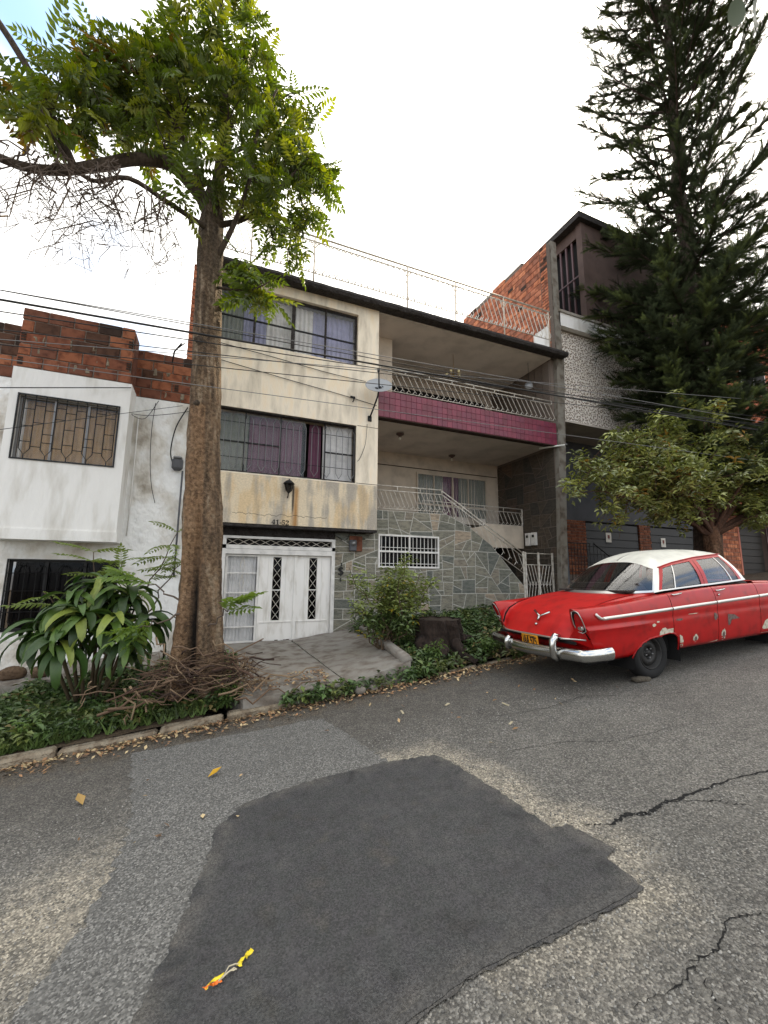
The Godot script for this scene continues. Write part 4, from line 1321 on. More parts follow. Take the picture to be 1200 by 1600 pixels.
	for w in [[19.5, 6.2], [22.5, 6.2], [25.5, 6.2], [19.5, 9.4], [22.5, 9.4], [25.5, 9.4], [28.5, 9.4]]:
		var wn := part("window", box(V(w[0], w[1], -9.215), V(w[0] + 1.8, w[1] + 1.5, -9.17)), M.white_metal, o)
		part("pane", box(V(w[0] + 0.06, w[1] + 0.06, -9.17), V(w[0] + 0.87, w[1] + 1.44, -9.162)), M.dark_room, wn)
		part("pane", box(V(w[0] + 0.93, w[1] + 0.06, -9.17), V(w[0] + 1.74, w[1] + 1.44, -9.162)), M.dark_room, wn)
	part("ground_wall", box(V(18.25, 1.0, -12.0), V(34.0, 4.6, -10.8)), M.dark_front, o)
	var pr := part("brick_pier", box(V(18.42, 1.3, -10.8), V(20.3, 4.58, -10.366)), M.mortar_grey, o)
	bricks(pr, 18.4, 20.34, 1.9, 4.58, Transform3D(Basis(), V(0, 0, -10.36)), Vector2(0.33, 0.165), 0.018, "orange")
	part("pier_edge", box(V(20.34, 1.3, -10.6), V(20.44, 4.6, -10.34)), mat(Color(0.72, 0.44, 0.36), 0.8), o)
	shutter_door(o, 20.5, 22.3, 1.6, 4.5, -10.5, M.brown_door)
	var ir := part("iron_gate", rod(V(22.3, 4.5, -10.3), V(25.5, 4.5, -10.3), 0.03), M.maroon_bar, o)
	for k in 20:
		part("bar", box(V(22.3 + k * 0.16, 1.6, -10.32), V(22.35 + k * 0.16, 4.5, -10.28)), M.maroon_bar, ir)

func step_up(x: float) -> float:
	return 1.0 if x < -1.0 else 0.0

# ---- trees
# one leaflet, folded along its midrib
func leaflet(st: SurfaceTool, base: Vector3, dir: Vector3, up: Vector3, l: float, w: float, droop := 0.15) -> void:
	var side := dir.cross(up).normalized()
	var mid := base + dir * l * 0.5 - up * l * droop * 0.25
	var tip := base + dir * l - up * l * droop
	var fold := up * w * 0.22
	tri(st, base, mid + side * w * 0.5 + fold, tip)
	tri(st, base, tip, mid - side * w * 0.5 + fold)

# pinnate frond lying along +x, length l
func frond(l: float, pairs: int, leaf: float, w: float, curve: float) -> ArrayMesh:
	var st := S(false)
	var prev := Vector3.ZERO
	for k in pairs:
		var t := (k + 1.0) / pairs
		var p := V(l * t, -curve * l * t * t, 0)
		var d := (p - prev).normalized()
		quad(st, prev + V(0, 0.003, 0.003), p + V(0, 0.003, 0.003), p + V(0, -0.003, -0.003), prev + V(0, -0.003, -0.003))
		var s := leaf * (0.65 + 0.5 * sin(PI * t)) * rf(0.9, 1.1)
		for side in [-1, 1]:
			var ld := (V(0, rf(-0.15, 0.1), side) + d * 0.55).normalized()
			leaflet(st, p, ld, V(rf(-0.2, 0.2), 1, rf(-0.2, 0.2)).normalized(), s, w * rf(0.85, 1.1), rf(0.1, 0.35))
		prev = p
	leaflet(st, prev, (V(1, -curve, 0)).normalized(), Vector3.UP, leaf, w)
	return done(st)

func toward(p: Vector3, d: Vector3, s: float, roll := 0.0) -> Transform3D:
	var x := d.normalized()
	var z := x.cross(Vector3.UP)
	if z.length() < 0.05:
		z = x.cross(Vector3.FORWARD)
	z = z.normalized()
	var y := z.cross(x)
	return Transform3D(Basis(x * s, y * s, z * s) * Basis(Vector3.RIGHT, roll), p)

func wander(a: Vector3, b: Vector3, n: int, amp: float) -> Array:
	var out := []
	var o := rf(0, 100)
	for k in n + 1:
		var t := float(k) / n
		var e := sin(PI * t) * amp
		out.append(a.lerp(b, t) + V(noise.get_noise_2d(o, k * 0.6), noise.get_noise_2d(o + 30, k * 0.6), noise.get_noise_2d(o + 60, k * 0.6)) * e * 2.0)
	return out

func taper(n: int, a: float, b: float) -> Array:
	var out := []
	for k in n:
		out.append(lerpf(a, b, float(k) / (n - 1)))
	return out

# trunk with lobes and bark ridges along a list of [point, radius]
func trunk_mesh(spine: Array, sides: int, steps: int, lobes: float, ridge: float) -> ArrayMesh:
	var st := S()
	var rings := []
	var tones := []
	for j in steps + 1:
		var f := float(j) / steps * (spine.size() - 1)
		var i := mini(int(f), spine.size() - 2)
		var t := f - i
		var c: Vector3 = spine[i][0].lerp(spine[i + 1][0], t)
		var r: float = lerpf(spine[i][1], spine[i + 1][1], t)
		var low := clampf(1.0 - float(j) / steps * 1.9, 0.0, 1.0)
		var ring := []
		for k in sides:
			var a := TAU * k / sides
			var q := V(cos(a), 0, sin(a))
			var rr := r * (1.0 + lobes * low * (0.5 * sin(a * 3.0 + 0.6) + 0.4 * sin(a * 5.0 + 2.0)) + ridge * noise.get_noise_3d(q.x * 2.6, c.y * 0.9, q.z * 2.6) + ridge * 0.5 * noise.get_noise_3d(q.x * 9.0, c.y * 4.0, q.z * 9.0))
			# the split that runs up the side facing the street
			var groove := exp(-pow(wrapf(a - 1.85 - 0.06 * sin(c.y * 2.0), -PI, PI) / 0.24, 2.0)) * clampf(1.35 - float(j) / steps * 2.6, 0.0, 1.0)
			rr *= 1.0 - 0.72 * groove * lobes / 0.2
			ring.append(c + q * rr)
			var n := noise.get_noise_3d(q.x * 1.8, c.y * 1.1, q.z * 1.8) + 0.6 * noise.get_noise_3d(q.x * 6.0, c.y * 2.6, q.z * 6.0)
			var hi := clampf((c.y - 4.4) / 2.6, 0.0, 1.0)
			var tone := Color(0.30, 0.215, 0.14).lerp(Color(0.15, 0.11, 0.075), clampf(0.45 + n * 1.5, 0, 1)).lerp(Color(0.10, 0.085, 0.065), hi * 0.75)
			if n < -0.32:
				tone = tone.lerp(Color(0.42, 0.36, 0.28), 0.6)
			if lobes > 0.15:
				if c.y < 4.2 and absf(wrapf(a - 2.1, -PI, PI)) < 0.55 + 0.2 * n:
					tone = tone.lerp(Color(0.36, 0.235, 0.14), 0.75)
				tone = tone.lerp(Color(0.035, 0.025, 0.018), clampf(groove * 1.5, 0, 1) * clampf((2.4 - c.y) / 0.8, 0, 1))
			tones.append(tone)
		rings.append(ring)
	for j in steps:
		for k in sides:
			var k2 := (k + 1) % sides
			for e in [[j, k], [j + 1, k], [j + 1, k2], [j, k], [j + 1, k2], [j, k2]]:
				st.set_color(tones[e[0] * sides + e[1]])
				st.add_vertex(rings[e[0]][e[1]])
	return done(st)

func trees() -> void:
	street_tree()
	conifer()
	low_tree()

func street_tree() -> void:
	var t := thing("street_tree", "tall tree with split brown trunk and feathery leaves before the two left houses", "tree")
	var bark := worn(Color.WHITE, T.bark, V(2.2, 1.7, 2.2), 0.95, T.rough, 2.6)
	bark.vertex_color_use_as_albedo = true
	var dark := worn(Color(0.33, 0.29, 0.25), T.bark, V(3, 1, 3), 0.95, T.fine, 1.0)
	var twig_m := mat(Color(0.36, 0.31, 0.27), 0.9)
	var spine := [[V(-0.06, 0.25, -6.35), 0.35], [V(-0.07, 0.7, -6.35), 0.31], [V(-0.10, 1.6, -6.35), 0.265], [V(-0.15, 2.7, -6.35), 0.245], [V(-0.20, 3.8, -6.35), 0.215], [V(-0.25, 5.0, -6.35), 0.19], [V(-0.29, 6.2, -6.35), 0.175], [V(-0.33, 7.2, -6.35), 0.175], [V(-0.30, 7.9, -6.35), 0.12]]
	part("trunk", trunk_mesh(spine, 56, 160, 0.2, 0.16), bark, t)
	for p in [[-0.08, 2.35, 0.05], [-0.36, 5.15, 0.055], [-0.32, 4.2, 0.04], [-0.16, 3.1, 0.035]]:
		part("knot", chamfered(V(p[2] * 2, p[2] * 2, 0.05), 0.02, 0.01), dark, t, Transform3D(Basis.from_euler(V(0, 0, rf(0, 2))), V(p[0], p[1], -6.35 + 0.185)))
	# limbs
	var limbs := [
		[[V(-0.30, 7.35, -6.35), V(-0.62, 7.72, -6.3), V(-0.95, 7.86, -6.2), V(-1.35, 7.66, -6.1), V(-1.75, 7.28, -6.0), V(-2.2, 6.95, -5.95), V(-2.7, 6.85, -5.9), V(-3.5, 7.1, -5.8)], 0.115, 0.04],
		[[V(-0.40, 7.0, -6.2), V(-0.9, 7.05, -6.0), V(-1.35, 7.05, -5.8), V(-1.75, 6.8, -5.75), V(-2.1, 7.1, -5.7), V(-2.4, 7.7, -5.6)], 0.04, 0.015],
		[[V(-0.30, 7.7, -6.35), V(-0.26, 8.6, -6.35), V(-0.3, 9.6, -6.3), V(-0.42, 10.6, -6.25), V(-0.45, 11.6, -6.2)], 0.10, 0.03],
		[[V(-0.2, 6.6, -6.25), V(0.02, 7.2, -6.1), V(0.18, 7.9, -6.0), V(0.25, 8.7, -5.9), V(0.5, 9.6, -5.9)], 0.045, 0.015],
		[[V(-0.2, 7.2, -6.3), V(0.2, 7.5, -6.3), V(0.7, 8.2, -6.2), V(1.1, 8.9, -6.2)], 0.05, 0.015],
		[[V(-0.16, 6.1, -6.25), V(0.05, 5.95, -6.0), V(0.3, 5.95, -5.9), V(0.55, 6.1, -5.8)], 0.022, 0.008],
		[[V(-0.5, 7.8, -6.3), V(-0.9, 8.6, -6.3), V(-1.5, 9.2, -6.2), V(-2.1, 9.6, -6.1)], 0.07, 0.02],
		[[V(-2.0, 7.1, -5.95), V(-2.5, 8.1, -5.9), V(-3.1, 8.9, -5.8), V(-3.8, 9.6, -5.8)], 0.05, 0.03],
		[[V(-0.3, 8.4, -6.35), V(0.2, 9.2, -6.6), V(0.9, 9.9, -6.7)], 0.05, 0.015]]
	for l in limbs:
		var pts := []
		for i in l[0].size() - 1:
			for k in 4:
				var a: Vector3 = l[0][maxi(i - 1, 0)]
				var d: Vector3 = l[0][mini(i + 2, l[0].size() - 1)]
				pts.append(l[0][i].cubic_interpolate(l[0][i + 1], a, d, k / 4.0))
		pts.append(l[0][-1])
		var st := S()
		tube(st, pts, taper(pts.size(), l[1], l[2]), 9)
		part("limb", done(st), dark, t)
	# bare hanging twigs under the big limb
	for k in 46:
		var a := V(rf(-2.6, -0.9), 0, rf(-6.05, -5.7))
		a.y = 7.0 + rf(-0.1, 0.15)
		var st := S()
		var b := a + V(rf(-0.9, 0.5), rf(-1.6, -0.4), rf(-0.3, 0.4))
		var w := wander(a, b, 9, 0.22)
		tube(st, w, taper(10, rf(0.007, 0.013), 0.003), 4, false)
		for j in 4:
			var s: Vector3 = w[rng.randi_range(2, 8)]
			tube(st, wander(s, s + V(rf(-0.5, 0.4), rf(-0.5, 0.15), rf(-0.3, 0.3)), 5, 0.1), taper(6, 0.005, 0.002), 4, false)
		part("bare_twig", done(st), twig_m, t)
	# crown: clumps of fronds [x, y, z, radius, leafiness]
	var clumps := [[-1.95, 9.05, -6.0, 0.34, 1.3], [-1.6, 9.3, -6.0, 0.34, 1.3], [-2.2, 8.5, -6.0, 0.3, 1.2], [-1.8, 8.37, -6.0, 0.36, 1.0], [-2.1, 7.95, -6.0, 0.32, 0.8], [-1.45, 8.85, -5.9, 0.36, 1.1], [-1.15, 9.6, -6.0, 0.32, 1.1], [-0.8, 10.1, -6.0, 0.3, 1.0], [-1.46, 7.9, -6.0, 0.32, 0.8], [-2.5, 7.8, -6.0, 0.26, 0.8], [-1.8, 8.75, -6.6, 0.5, 0.9], [-1.25, 9.25, -6.2, 0.52, 1.0], [-0.65, 9.75, -6.2, 0.68, 1.0], [-0.4, 10.5, -6.2, 0.55, 0.9], [-0.35, 11.4, -6.2, 0.45, 0.8], [0.15, 10.2, -6.3, 0.62, 1.0], [0.55, 9.9, -6.5, 0.5, 0.8], [0.9, 9.55, -6.5, 0.55, 0.9], [1.1, 9.05, -6.4, 0.5, 0.9], [0.75, 8.6, -6.2, 0.55, 1.0], [1.05, 8.2, -6.3, 0.45, 0.8], [0.95, 7.5, -6.2, 0.42, 0.9], [0.6, 7.2, -6.1, 0.42, 0.9], [0.85, 6.85, -6.1, 0.3, 0.8], [0.40, 6.0, -5.9, 0.38, 1.3], [0.15, 6.25, -5.95, 0.25, 0.9], [-0.2, 8.7, -5.9, 0.55, 0.8], [-0.8, 8.7, -6.0, 0.55, 0.7], [-1.45, 8.6, -6.0, 0.55, 0.7], [-1.0, 8.05, -6.0, 0.45, 0.55], [-0.5, 7.65, -5.9, 0.36, 0.7], [0.2, 7.9, -5.9, 0.42, 0.8], [-0.55, 6.95, -5.95, 0.26, 0.7], [-2.6, 7.25, -5.8, 0.35, 0.5], [-2.75, 7.6, -5.9, 0.4, 0.4], [-2.2, 7.3, -5.9, 0.35, 0.45], [-1.7, 7.9, -5.9, 0.55, 0.45], [0.3, 9.2, -7.0, 0.65, 0.8], [-1.0, 9.4, -7.0, 0.65, 0.6], [-2.3, 7.75, -5.8, 0.42, 0.5], [0.45, 8.2, -6.7, 0.5, 0.6], [-0.1, 9.6, -5.8, 0.5, 0.7]]
	var meshes := [frond(0.36, 6, 0.135, 0.058, 0.22), frond(0.29, 5, 0.135, 0.06, 0.35), frond(0.42, 7, 0.13, 0.054, 0.12)]
	var xf := [[], [], []]
	var cl := [[], [], []]
	var stems := S()
	for c in clumps:
		var centre := V(c[0], c[1], c[2])
		var n := int(66.0 * c[4] * pow(c[3] / 0.6, 2.0))
		var tips := []
		for k in int(n / 7.0) + 1:
			var d := V(rf(-1, 1), rf(-0.7, 1), rf(-1, 1))
			var p: Vector3 = centre + d.normalized() * c[3] * pow(rf(0, 1), 0.4) * 0.95
			tips.append(p)
			tube(stems, wander(centre + V(0, -0.15, 0), p, 4, 0.1), taper(5, 0.011, 0.004), 4, false)
		for k in n:
			var p: Vector3 = tips[k % tips.size()]
			var d := V(rf(-1, 1), rf(-0.75, 0.45), rf(-1, 1)).normalized()
			var out := (p - centre) * 0.5
			var v := rng.randi_range(0, 2)
			xf[v].append(toward(p, d + out + V(0, -0.1, 0), rf(0.6, 1.25), rf(-0.9, 0.9)))
			var g := rf(0.6, 1.35)
			var col := Color(0.105, 0.145, 0.032) * g
			if rf(0, 1) < 0.25:
				col = Color(0.22, 0.235, 0.038) * g
			if c[0] < -1.2 and rf(0, 1) < 0.12:
				col = Color(0.26, 0.15, 0.03) * g
			cl[v].append(col)
	part("stem", done(stems), dark, t)
	var lm := leafy(Color.WHITE, Color(0.90, 0.94, 0.11), 0.5)
	for v in 3:
		many("crown", meshes[v], lm, xf[v], cl[v], t)
	# shoots at the foot of the trunk
	for s in [[V(0.02, 1.12, -6.1), V(0.32, 1.45, -5.75), 7], [V(-0.28, 1.45, -6.2), V(-0.85, 1.75, -6.2), 5], [V(-0.3, 1.3, -6.15), V(-0.75, 1.15, -6.0), 5]]:
		var st := S()
		var w := wander(s[0], s[1], 8, 0.06)
		tube(st, w, taper(9, 0.014, 0.006), 5)
		part("shoot", done(st), twig_m, t)
		for k in s[2]:
			var o := part("frond", meshes[k % 3], leafy(Color(0.34, 0.42, 0.20), Color(0.5, 0.6, 0.15)), t)
			var d: Vector3 = (s[1] - s[0]).normalized() + V(rf(-0.9, 0.9), rf(-0.35, 0.5), rf(-0.5, 0.9))
			o.transform = toward(w[8 - k % 4], d, rf(0.75, 1.1), rf(-0.5, 0.5))

func needle_twig(sd: int, n: int) -> ArrayMesh:
	var st := S(false)
	for k in n:
		var t := (k + 0.5) / n
		var a := k * 2.4 + sd
		var p := V(t, 0, 0)
		var o := V(0.55, cos(a), sin(a)).normalized()
		var side := o.cross(Vector3.RIGHT).normalized() * 0.010
		var l := (0.12 + 0.05 * sin(k * 1.7)) * (1.1 - 0.5 * t)
		tri(st, p + side, p + o * l, p - side)
	tri(st, V(0, 0.012, 0), V(1, 0, 0), V(0, -0.012, 0))
	tri(st, V(0, 0, 0.012), V(1, 0, 0), V(0, 0, -0.012))
	return done(st)

func conifer_reach(y: float) -> float:
	var t := [[4.0, 2.1], [7.6, 2.2], [9.0, 2.9], [10.5, 3.0], [13.0, 2.9], [16.0, 2.7], [20.0, 2.6], [27.0, 1.2]]
	for i in t.size() - 1:
		if y < t[i + 1][0]:
			return lerpf(t[i][1], t[i + 1][1], (y - t[i][0]) / (t[i + 1][0] - t[i][0]))
	return 1.2

func conifer() -> void:
	var t := thing("tall_conifer", "very tall dark conifer with upswept whorled branches behind the red car", "tree")
	var bark := worn(Color(0.36, 0.31, 0.29), T.bark, V(3, 1, 3), 0.95, T.fine, 1.0)
	var base := V(12.45, 1.2, -7.1)
	var top := V(13.75, 27.0, -7.1)
	var st := S()
	var pts := wander(base, top, 24, 0.12)
	tube(st, pts, taper(25, 0.34, 0.05), 12)
	part("trunk", done(st), bark, t)
	var tw := [needle_twig(1, 96), needle_twig(9, 110)]
	var xf := [[], []]
	var cl := [[], []]
	var y := 4.4
	var wood := S()
	while y < 26.0:
		var f := (y - 1.2) / 25.8
		var trunk_p := base.lerp(top, f)
		var low := clampf((y - 10.0) / 5.0, 0.0, 1.0)
		var reach := conifer_reach(y)
		var n := 8 if y < 12.0 else 7
		var a0 := rf(0, TAU)
		for k in n:
			var a := a0 + TAU * k / n + rf(-0.25, 0.25)
			var r := reach * rf(0.72, 1.08)
			var out := V(cos(a), 0, sin(a))
			var rise := lerpf(0.05, 0.75, low) * rf(0.7, 1.2)
			var tip := trunk_p + out * r + V(0, r * rise, 0)
			var mid := trunk_p.lerp(tip, 0.5) + V(0, -0.10 * r, 0)
			var line := []
			for j in 9:
				var s := j / 8.0
				line.append(trunk_p.lerp(mid, s).lerp(mid.lerp(tip, s), s))
			tube(wood, line, taper(9, 0.045, 0.01), 5, false)
			var twigs := int(40 * r / 3.0 * (1.6 if y < 11.0 else 1.35))
			for j in twigs:
				var s := 0.16 + 0.84 * (j + rf(0, 1)) / twigs
				var q := s * 8.0
				var i := mini(int(q), 7)
				var p: Vector3 = line[i].lerp(line[i + 1], q - i)
				var dir: Vector3 = (line[i + 1] - line[i]).normalized()
				var side := dir.cross(Vector3.UP).normalized() * (1.0 if j % 2 == 0 else -1.0)
				var d := dir * rf(0.5, 1.0) + side * rf(0.2, 1.1) * (1.2 - s) + V(rf(-0.3, 0.3), rf(-0.45, 0.65), rf(-0.3, 0.3))
				var v := rng.randi_range(0, 1)
				var l := rf(0.38, 0.75) * (1.1 - 0.4 * s)
				var m := toward(p, d, l, rf(0, 6))
				m.basis.y *= 0.72 / l
				m.basis.z *= 0.72 / l
				xf[v].append(m)
				var c := Color(0.042, 0.054, 0.024) * rf(0.5, 1.35)
				if s > 0.72 and rf(0, 1) < 0.5:
					c = Color(0.080, 0.100, 0.030) * rf(0.6, 1.3)
				cl[v].append(c)
				# side sprigs
				for e in 2:
					var p2 := p + d.normalized() * l * rf(0.3, 0.75)
					var d2 := d.normalized() + V(rf(-0.8, 0.8), rf(-0.3, 0.6), rf(-0.8, 0.8))
					var m2 := toward(p2, d2, l * 0.5, rf(0, 6))
					m2.basis.y *= 1.5
					m2.basis.z *= 1.5
					xf[v].append(m2)
					cl[v].append(c * rf(0.9, 1.4))
		y += lerpf(0.40, 0.72, clampf((y - 8.0) / 6.0, 0, 1)) * rf(0.85, 1.15)
	part("branch", done(wood), bark, t)
	var lm := leafy(Color.WHITE, Color(0.34, 0.38, 0.12), 0.95)
	lm.metallic_specular = 0.25
	for v in 2:
		many("crown", tw[v], lm, xf[v], cl[v], t)

func leaf_cluster(n: int, l: float, w: float) -> ArrayMesh:
	var st := S(false)
	for k in n:
		var a := k * 2.4 + rf(-0.3, 0.3)
		var d := V(cos(a), rf(-0.35, 0.55), sin(a)).normalized()
		leaflet(st, d * 0.02 + V(0, k * 0.018, 0), d, V(-d.x * d.y, 1.0 - d.y * d.y, -d.z * d.y).normalized(), l * rf(0.8, 1.15), w * rf(0.85, 1.15), rf(0.1, 0.45))
	return done(st)

func low_tree() -> void:
	var t := thing("spreading_tree", "low spreading tree with glossy leaves and forked brown limbs just behind the red car", "tree")
	var bark := worn(Color(0.40, 0.29, 0.23), T.bark, V(3, 1.5, 3), 0.95, T.fine, 1.0)
	var tbark := worn(Color(0.85, 0.75, 0.72), T.bark, V(3, 1.5, 3), 0.95, T.fine, 1.0)
	tbark.vertex_color_use_as_albedo = true
	var o := V(12.1, 1.15, -6.75)
	var fork := o + V(0, 1.75, 0)
	part("trunk", trunk_mesh([[o + V(0, -0.2, 0), 0.26], [o + V(0.02, 0.9, 0), 0.19], [fork, 0.2], [fork + V(0, 0.25, 0), 0.14]], 18, 20, 0.05, 0.15), tbark, t)
	var ends := [[V(-4.7, 1.45, 0.15), 0.085], [V(-3.6, 1.95, 0.5), 0.08], [V(-2.2, 2.5, 0.3), 0.08], [V(-0.9, 2.8, 0.6), 0.085], [V(0.9, 2.9, 0.2), 0.09], [V(2.6, 2.4, 0.6), 0.1], [V(4.2, 1.7, 0.6), 0.09], [V(6.0, 1.7, 0.2), 0.08], [V(-1.5, 2.1, -1.4), 0.07], [V(1.8, 2.2, -1.3), 0.07], [V(-2.8, 1.1, 1.0), 0.06], [V(2.9, 1.0, 1.1), 0.07], [V(-4.2, 0.75, 0.3), 0.05], [V(0.3, 1.9, 1.2), 0.06]]
	var xf := [[], []]
	var cl := [[], []]
	var tw := S()
	for e in ends:
		var tip: Vector3 = fork + e[0]
		var mid: Vector3 = fork.lerp(tip, 0.45) + V(0, 0.30, 0)
		var line := []
		for j in 11:
			var s := j / 10.0
			line.append(fork.lerp(mid, s).lerp(mid.lerp(tip, s), s) + V(0, 0.06, 0.06) * noise.get_noise_2d(j * 0.9, tip.x))
		var st := S()
		tube(st, line, taper(11, e[1], 0.012), 7)
		part("limb", done(st), bark, t)
		var reach: float = e[0].length()
		for k in int(26 * reach / 3.0) + 8:
			var s := rf(0.33, 1.0)
			var q := s * 10.0
			var i := mini(int(q), 9)
			var a: Vector3 = line[i].lerp(line[i + 1], q - i)
			var b := a + V(rf(-0.8, 0.8), rf(-0.35, 0.75), rf(-0.75, 0.75)) * (0.6 + 0.5 * s)
			if e[0].x < -3.3 and s > 0.75:
				b.y -= rf(0.0, 0.9)
			tube(tw, wander(a, b, 4, 0.12), taper(5, 0.009, 0.004), 4, false)
			for j in 9:
				var p: Vector3 = a.lerp(b, rf(0.35, 1.05)) + V(rf(-1, 1), rf(-1, 1), rf(-1, 1)) * 0.13
				var v := rng.randi_range(0, 1)
				xf[v].append(Transform3D(Basis.from_euler(V(rf(-0.7, 0.7), rf(0, TAU), rf(-0.7, 0.7))).scaled(Vector3.ONE * rf(0.75, 1.2)), p))
				var g := rf(0.7, 1.3)
				var c := Color(0.19, 0.215, 0.07) * g
				if rf(0, 1) < 0.3:
					c = Color(0.33, 0.35, 0.10) * g
				if rf(0, 1) < 0.03:
					c = Color(0.30, 0.17, 0.03)
				cl[v].append(c)
	part("twig", done(tw), bark, t)
	var lm := leafy(Color.WHITE, Color(0.55, 0.58, 0.16), 0.24)
	lm.metallic_specular = 0.65
	many("crown", leaf_cluster(6, 0.165, 0.058), lm, xf[0], cl[0], t)
	many("crown", leaf_cluster(7, 0.145, 0.058), lm, xf[1], cl[1], t)

# ---- plants and ground cover
func strap_leaf(l: float, w: float, arch: float, fall: float) -> ArrayMesh:
	var st := S()
	var n := 7
	var rows := []
	for k in n + 1:
		var t := float(k) / n
		var ang := lerpf(arch, fall, pow(t, 0.8))
		var c := V(0, 0, 0)
		if k > 0:
			c = rows[k - 1][1] + V(cos(ang), sin(ang), 0) * l / n
		var ww := w * (0.35 + 0.65 * sin(PI * pow(clampf(t * 0.93 + 0.04, 0, 1), 0.8))) * 0.5
		if k == n:
			ww = 0.002
		var nrm := V(-sin(ang), cos(ang), 0)
		rows.append([c + V(0, 0, -ww) + nrm * ww * 0.35, c, c + V(0, 0, ww) + nrm * ww * 0.35])
	for k in n:
		for s in 2:
			quad(st, rows[k][s], rows[k][s + 1], rows[k + 1][s + 1], rows[k + 1][s])
	return done(st)

func plants() -> void:
	# the corn plant beside the tree
	var d := thing("corn_plant", "big leafy clump of broad drooping strap leaves in front of the white house window", "plant", V(-1.32, 0.42, -6.75))
	var greens := []
	for c in [Color(0.28, 0.39, 0.17), Color(0.23, 0.34, 0.15), Color(0.34, 0.45, 0.19), Color(0.20, 0.29, 0.14), Color(0.50, 0.56, 0.25)]:
		var m := worn(c, T.streak, V(6, 2, 6), 0.46)
		m.backlight_enabled = true
		m.backlight = Color(0.32, 0.42, 0.08)
		greens.append(m)
	var leaves := []
	for k in 8:
		leaves.append(strap_leaf(rf(0.46, 0.66), rf(0.115, 0.15), rf(0.4, 1.0), rf(-1.55, -1.1)))
	var heads := [V(0, 1.22, 0.05), V(-0.32, 1.02, 0.1), V(0.34, 1.05, 0.1), V(-0.12, 0.85, 0.38), V(0.22, 0.78, 0.36), V(-0.52, 0.68, 0.2), V(0.56, 0.74, 0.15), V(0.02, 1.05, -0.25), V(-0.3, 0.55, 0.42), V(0.38, 0.5, 0.42)]
	for h in heads:
		part("cane", bent([V(h.x * 0.4, -0.2, h.z * 0.4), V(h.x * 0.8, h.y * 0.5, h.z * 0.8), h], 0.022, 6), mat(Color(0.36, 0.31, 0.23), 0.9), d)
		for k in 26:
			var a := k * 2.4 + rf(-0.2, 0.2)
			var o := part("leaf", leaves[rng.randi_range(0, 7)], greens[4 if rf(0, 1) < 0.12 else rng.randi_range(0, 3)], d)
			var tilt := rf(-0.3, 0.25) - 0.45 * (1.0 - k / 26.0) + 0.35 * (k / 26.0)
			o.transform = Transform3D(Basis(Vector3.UP, a) * Basis(Vector3.BACK, tilt) * Basis(Vector3.RIGHT, rf(-0.35, 0.35)).scaled(Vector3.ONE * rf(0.68, 1.0)), h + V(0, -0.10 + k * 0.007, 0))
	# feathery sapling behind it
	var sap := thing("sapling", "thin sapling with feathery leaflets standing behind the strap leaved clump", "plant", V(-1.25, 0.4, -7.35))
	var fm := [frond(0.42, 9, 0.11, 0.04, 0.25), frond(0.36, 8, 0.10, 0.038, 0.35)]
	var sm := leafy(Color(0.36, 0.42, 0.20), Color(0.45, 0.52, 0.14))
	for s in [[V(0, 0, 0), V(-0.35, 1.72, 0), 9], [V(0, 0, 0), V(0.05, 1.6, 0.1), 7], [V(0, 0.3, 0), V(0.75, 2.05, 0.15), 9], [V(0.1, 0.3, 0), V(0.95, 1.75, 0.1), 7], [V(0, 0.2, 0), V(-0.85, 1.15, 0.15), 5]]:
		var st := S()
		var w := wander(s[0], s[1], 10, 0.08)
		tube(st, w, taper(11, 0.016, 0.006), 5)
		part("stem", done(st), mat(Color(0.32, 0.26, 0.2), 0.9), sap)
		for k in s[2]:
			var o := part("frond", fm[k % 2], sm, sap)
			o.transform = toward(w[10 - k % 5], V(rf(-1, 1), rf(-0.15, 0.45), rf(-0.6, 0.9)), rf(0.8, 1.15), rf(-0.5, 0.5))
	# the shrub by the drive
	var sh := thing("shrub", "yellow green shrub with small oval leaves at the right edge of the drive", "shrub", V(2.98, 0.55, -6.95))
	sh.scale = V(1.16, 1.08, 1.16)
	var xf := []
	var cl := []
	var st := S()
	for k in 26:
		var a := rf(0, TAU)
		var b := V(cos(a) * rf(0.15, 0.72), rf(0.75, 1.5), sin(a) * rf(0.1, 0.55))
		if k > 18:
			b.y = rf(0.35, 0.7)
		var w := wander(V(rf(-0.15, 0.15), 0, rf(-0.1, 0.1)), b, 7, 0.12)
		tube(st, w, taper(8, 0.012, 0.004), 5, false)
		for j in 34:
			var s := rf(0.32, 1.0)
			var p: Vector3 = w[mini(int(s * 7), 6)].lerp(w[mini(int(s * 7) + 1, 7)], 0.5) + V(rf(-1, 1), rf(-1, 1), rf(-1, 1)) * 0.11
			xf.append(Transform3D(Basis.from_euler(V(rf(-0.6, 0.6), rf(0, TAU), rf(-0.6, 0.6))).scaled(Vector3.ONE * rf(0.7, 1.2)), p))
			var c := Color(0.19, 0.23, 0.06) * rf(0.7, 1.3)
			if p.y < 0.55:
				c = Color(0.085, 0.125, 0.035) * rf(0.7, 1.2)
			if rf(0, 1) < 0.02:
				c = Color(0.45, 0.33, 0.03)
			cl.append(c)
	part("stem", done(st), mat(Color(0.35, 0.29, 0.22), 0.9), sh)
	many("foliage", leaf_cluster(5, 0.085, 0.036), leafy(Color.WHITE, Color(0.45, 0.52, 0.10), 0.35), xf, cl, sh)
	# a tuft of strap leaves behind the stump
	var tu := thing("grassy_tuft", "small tuft of arching grassy leaves just behind the tree stump", "plant", V(4.45, 0.72, -7.2))
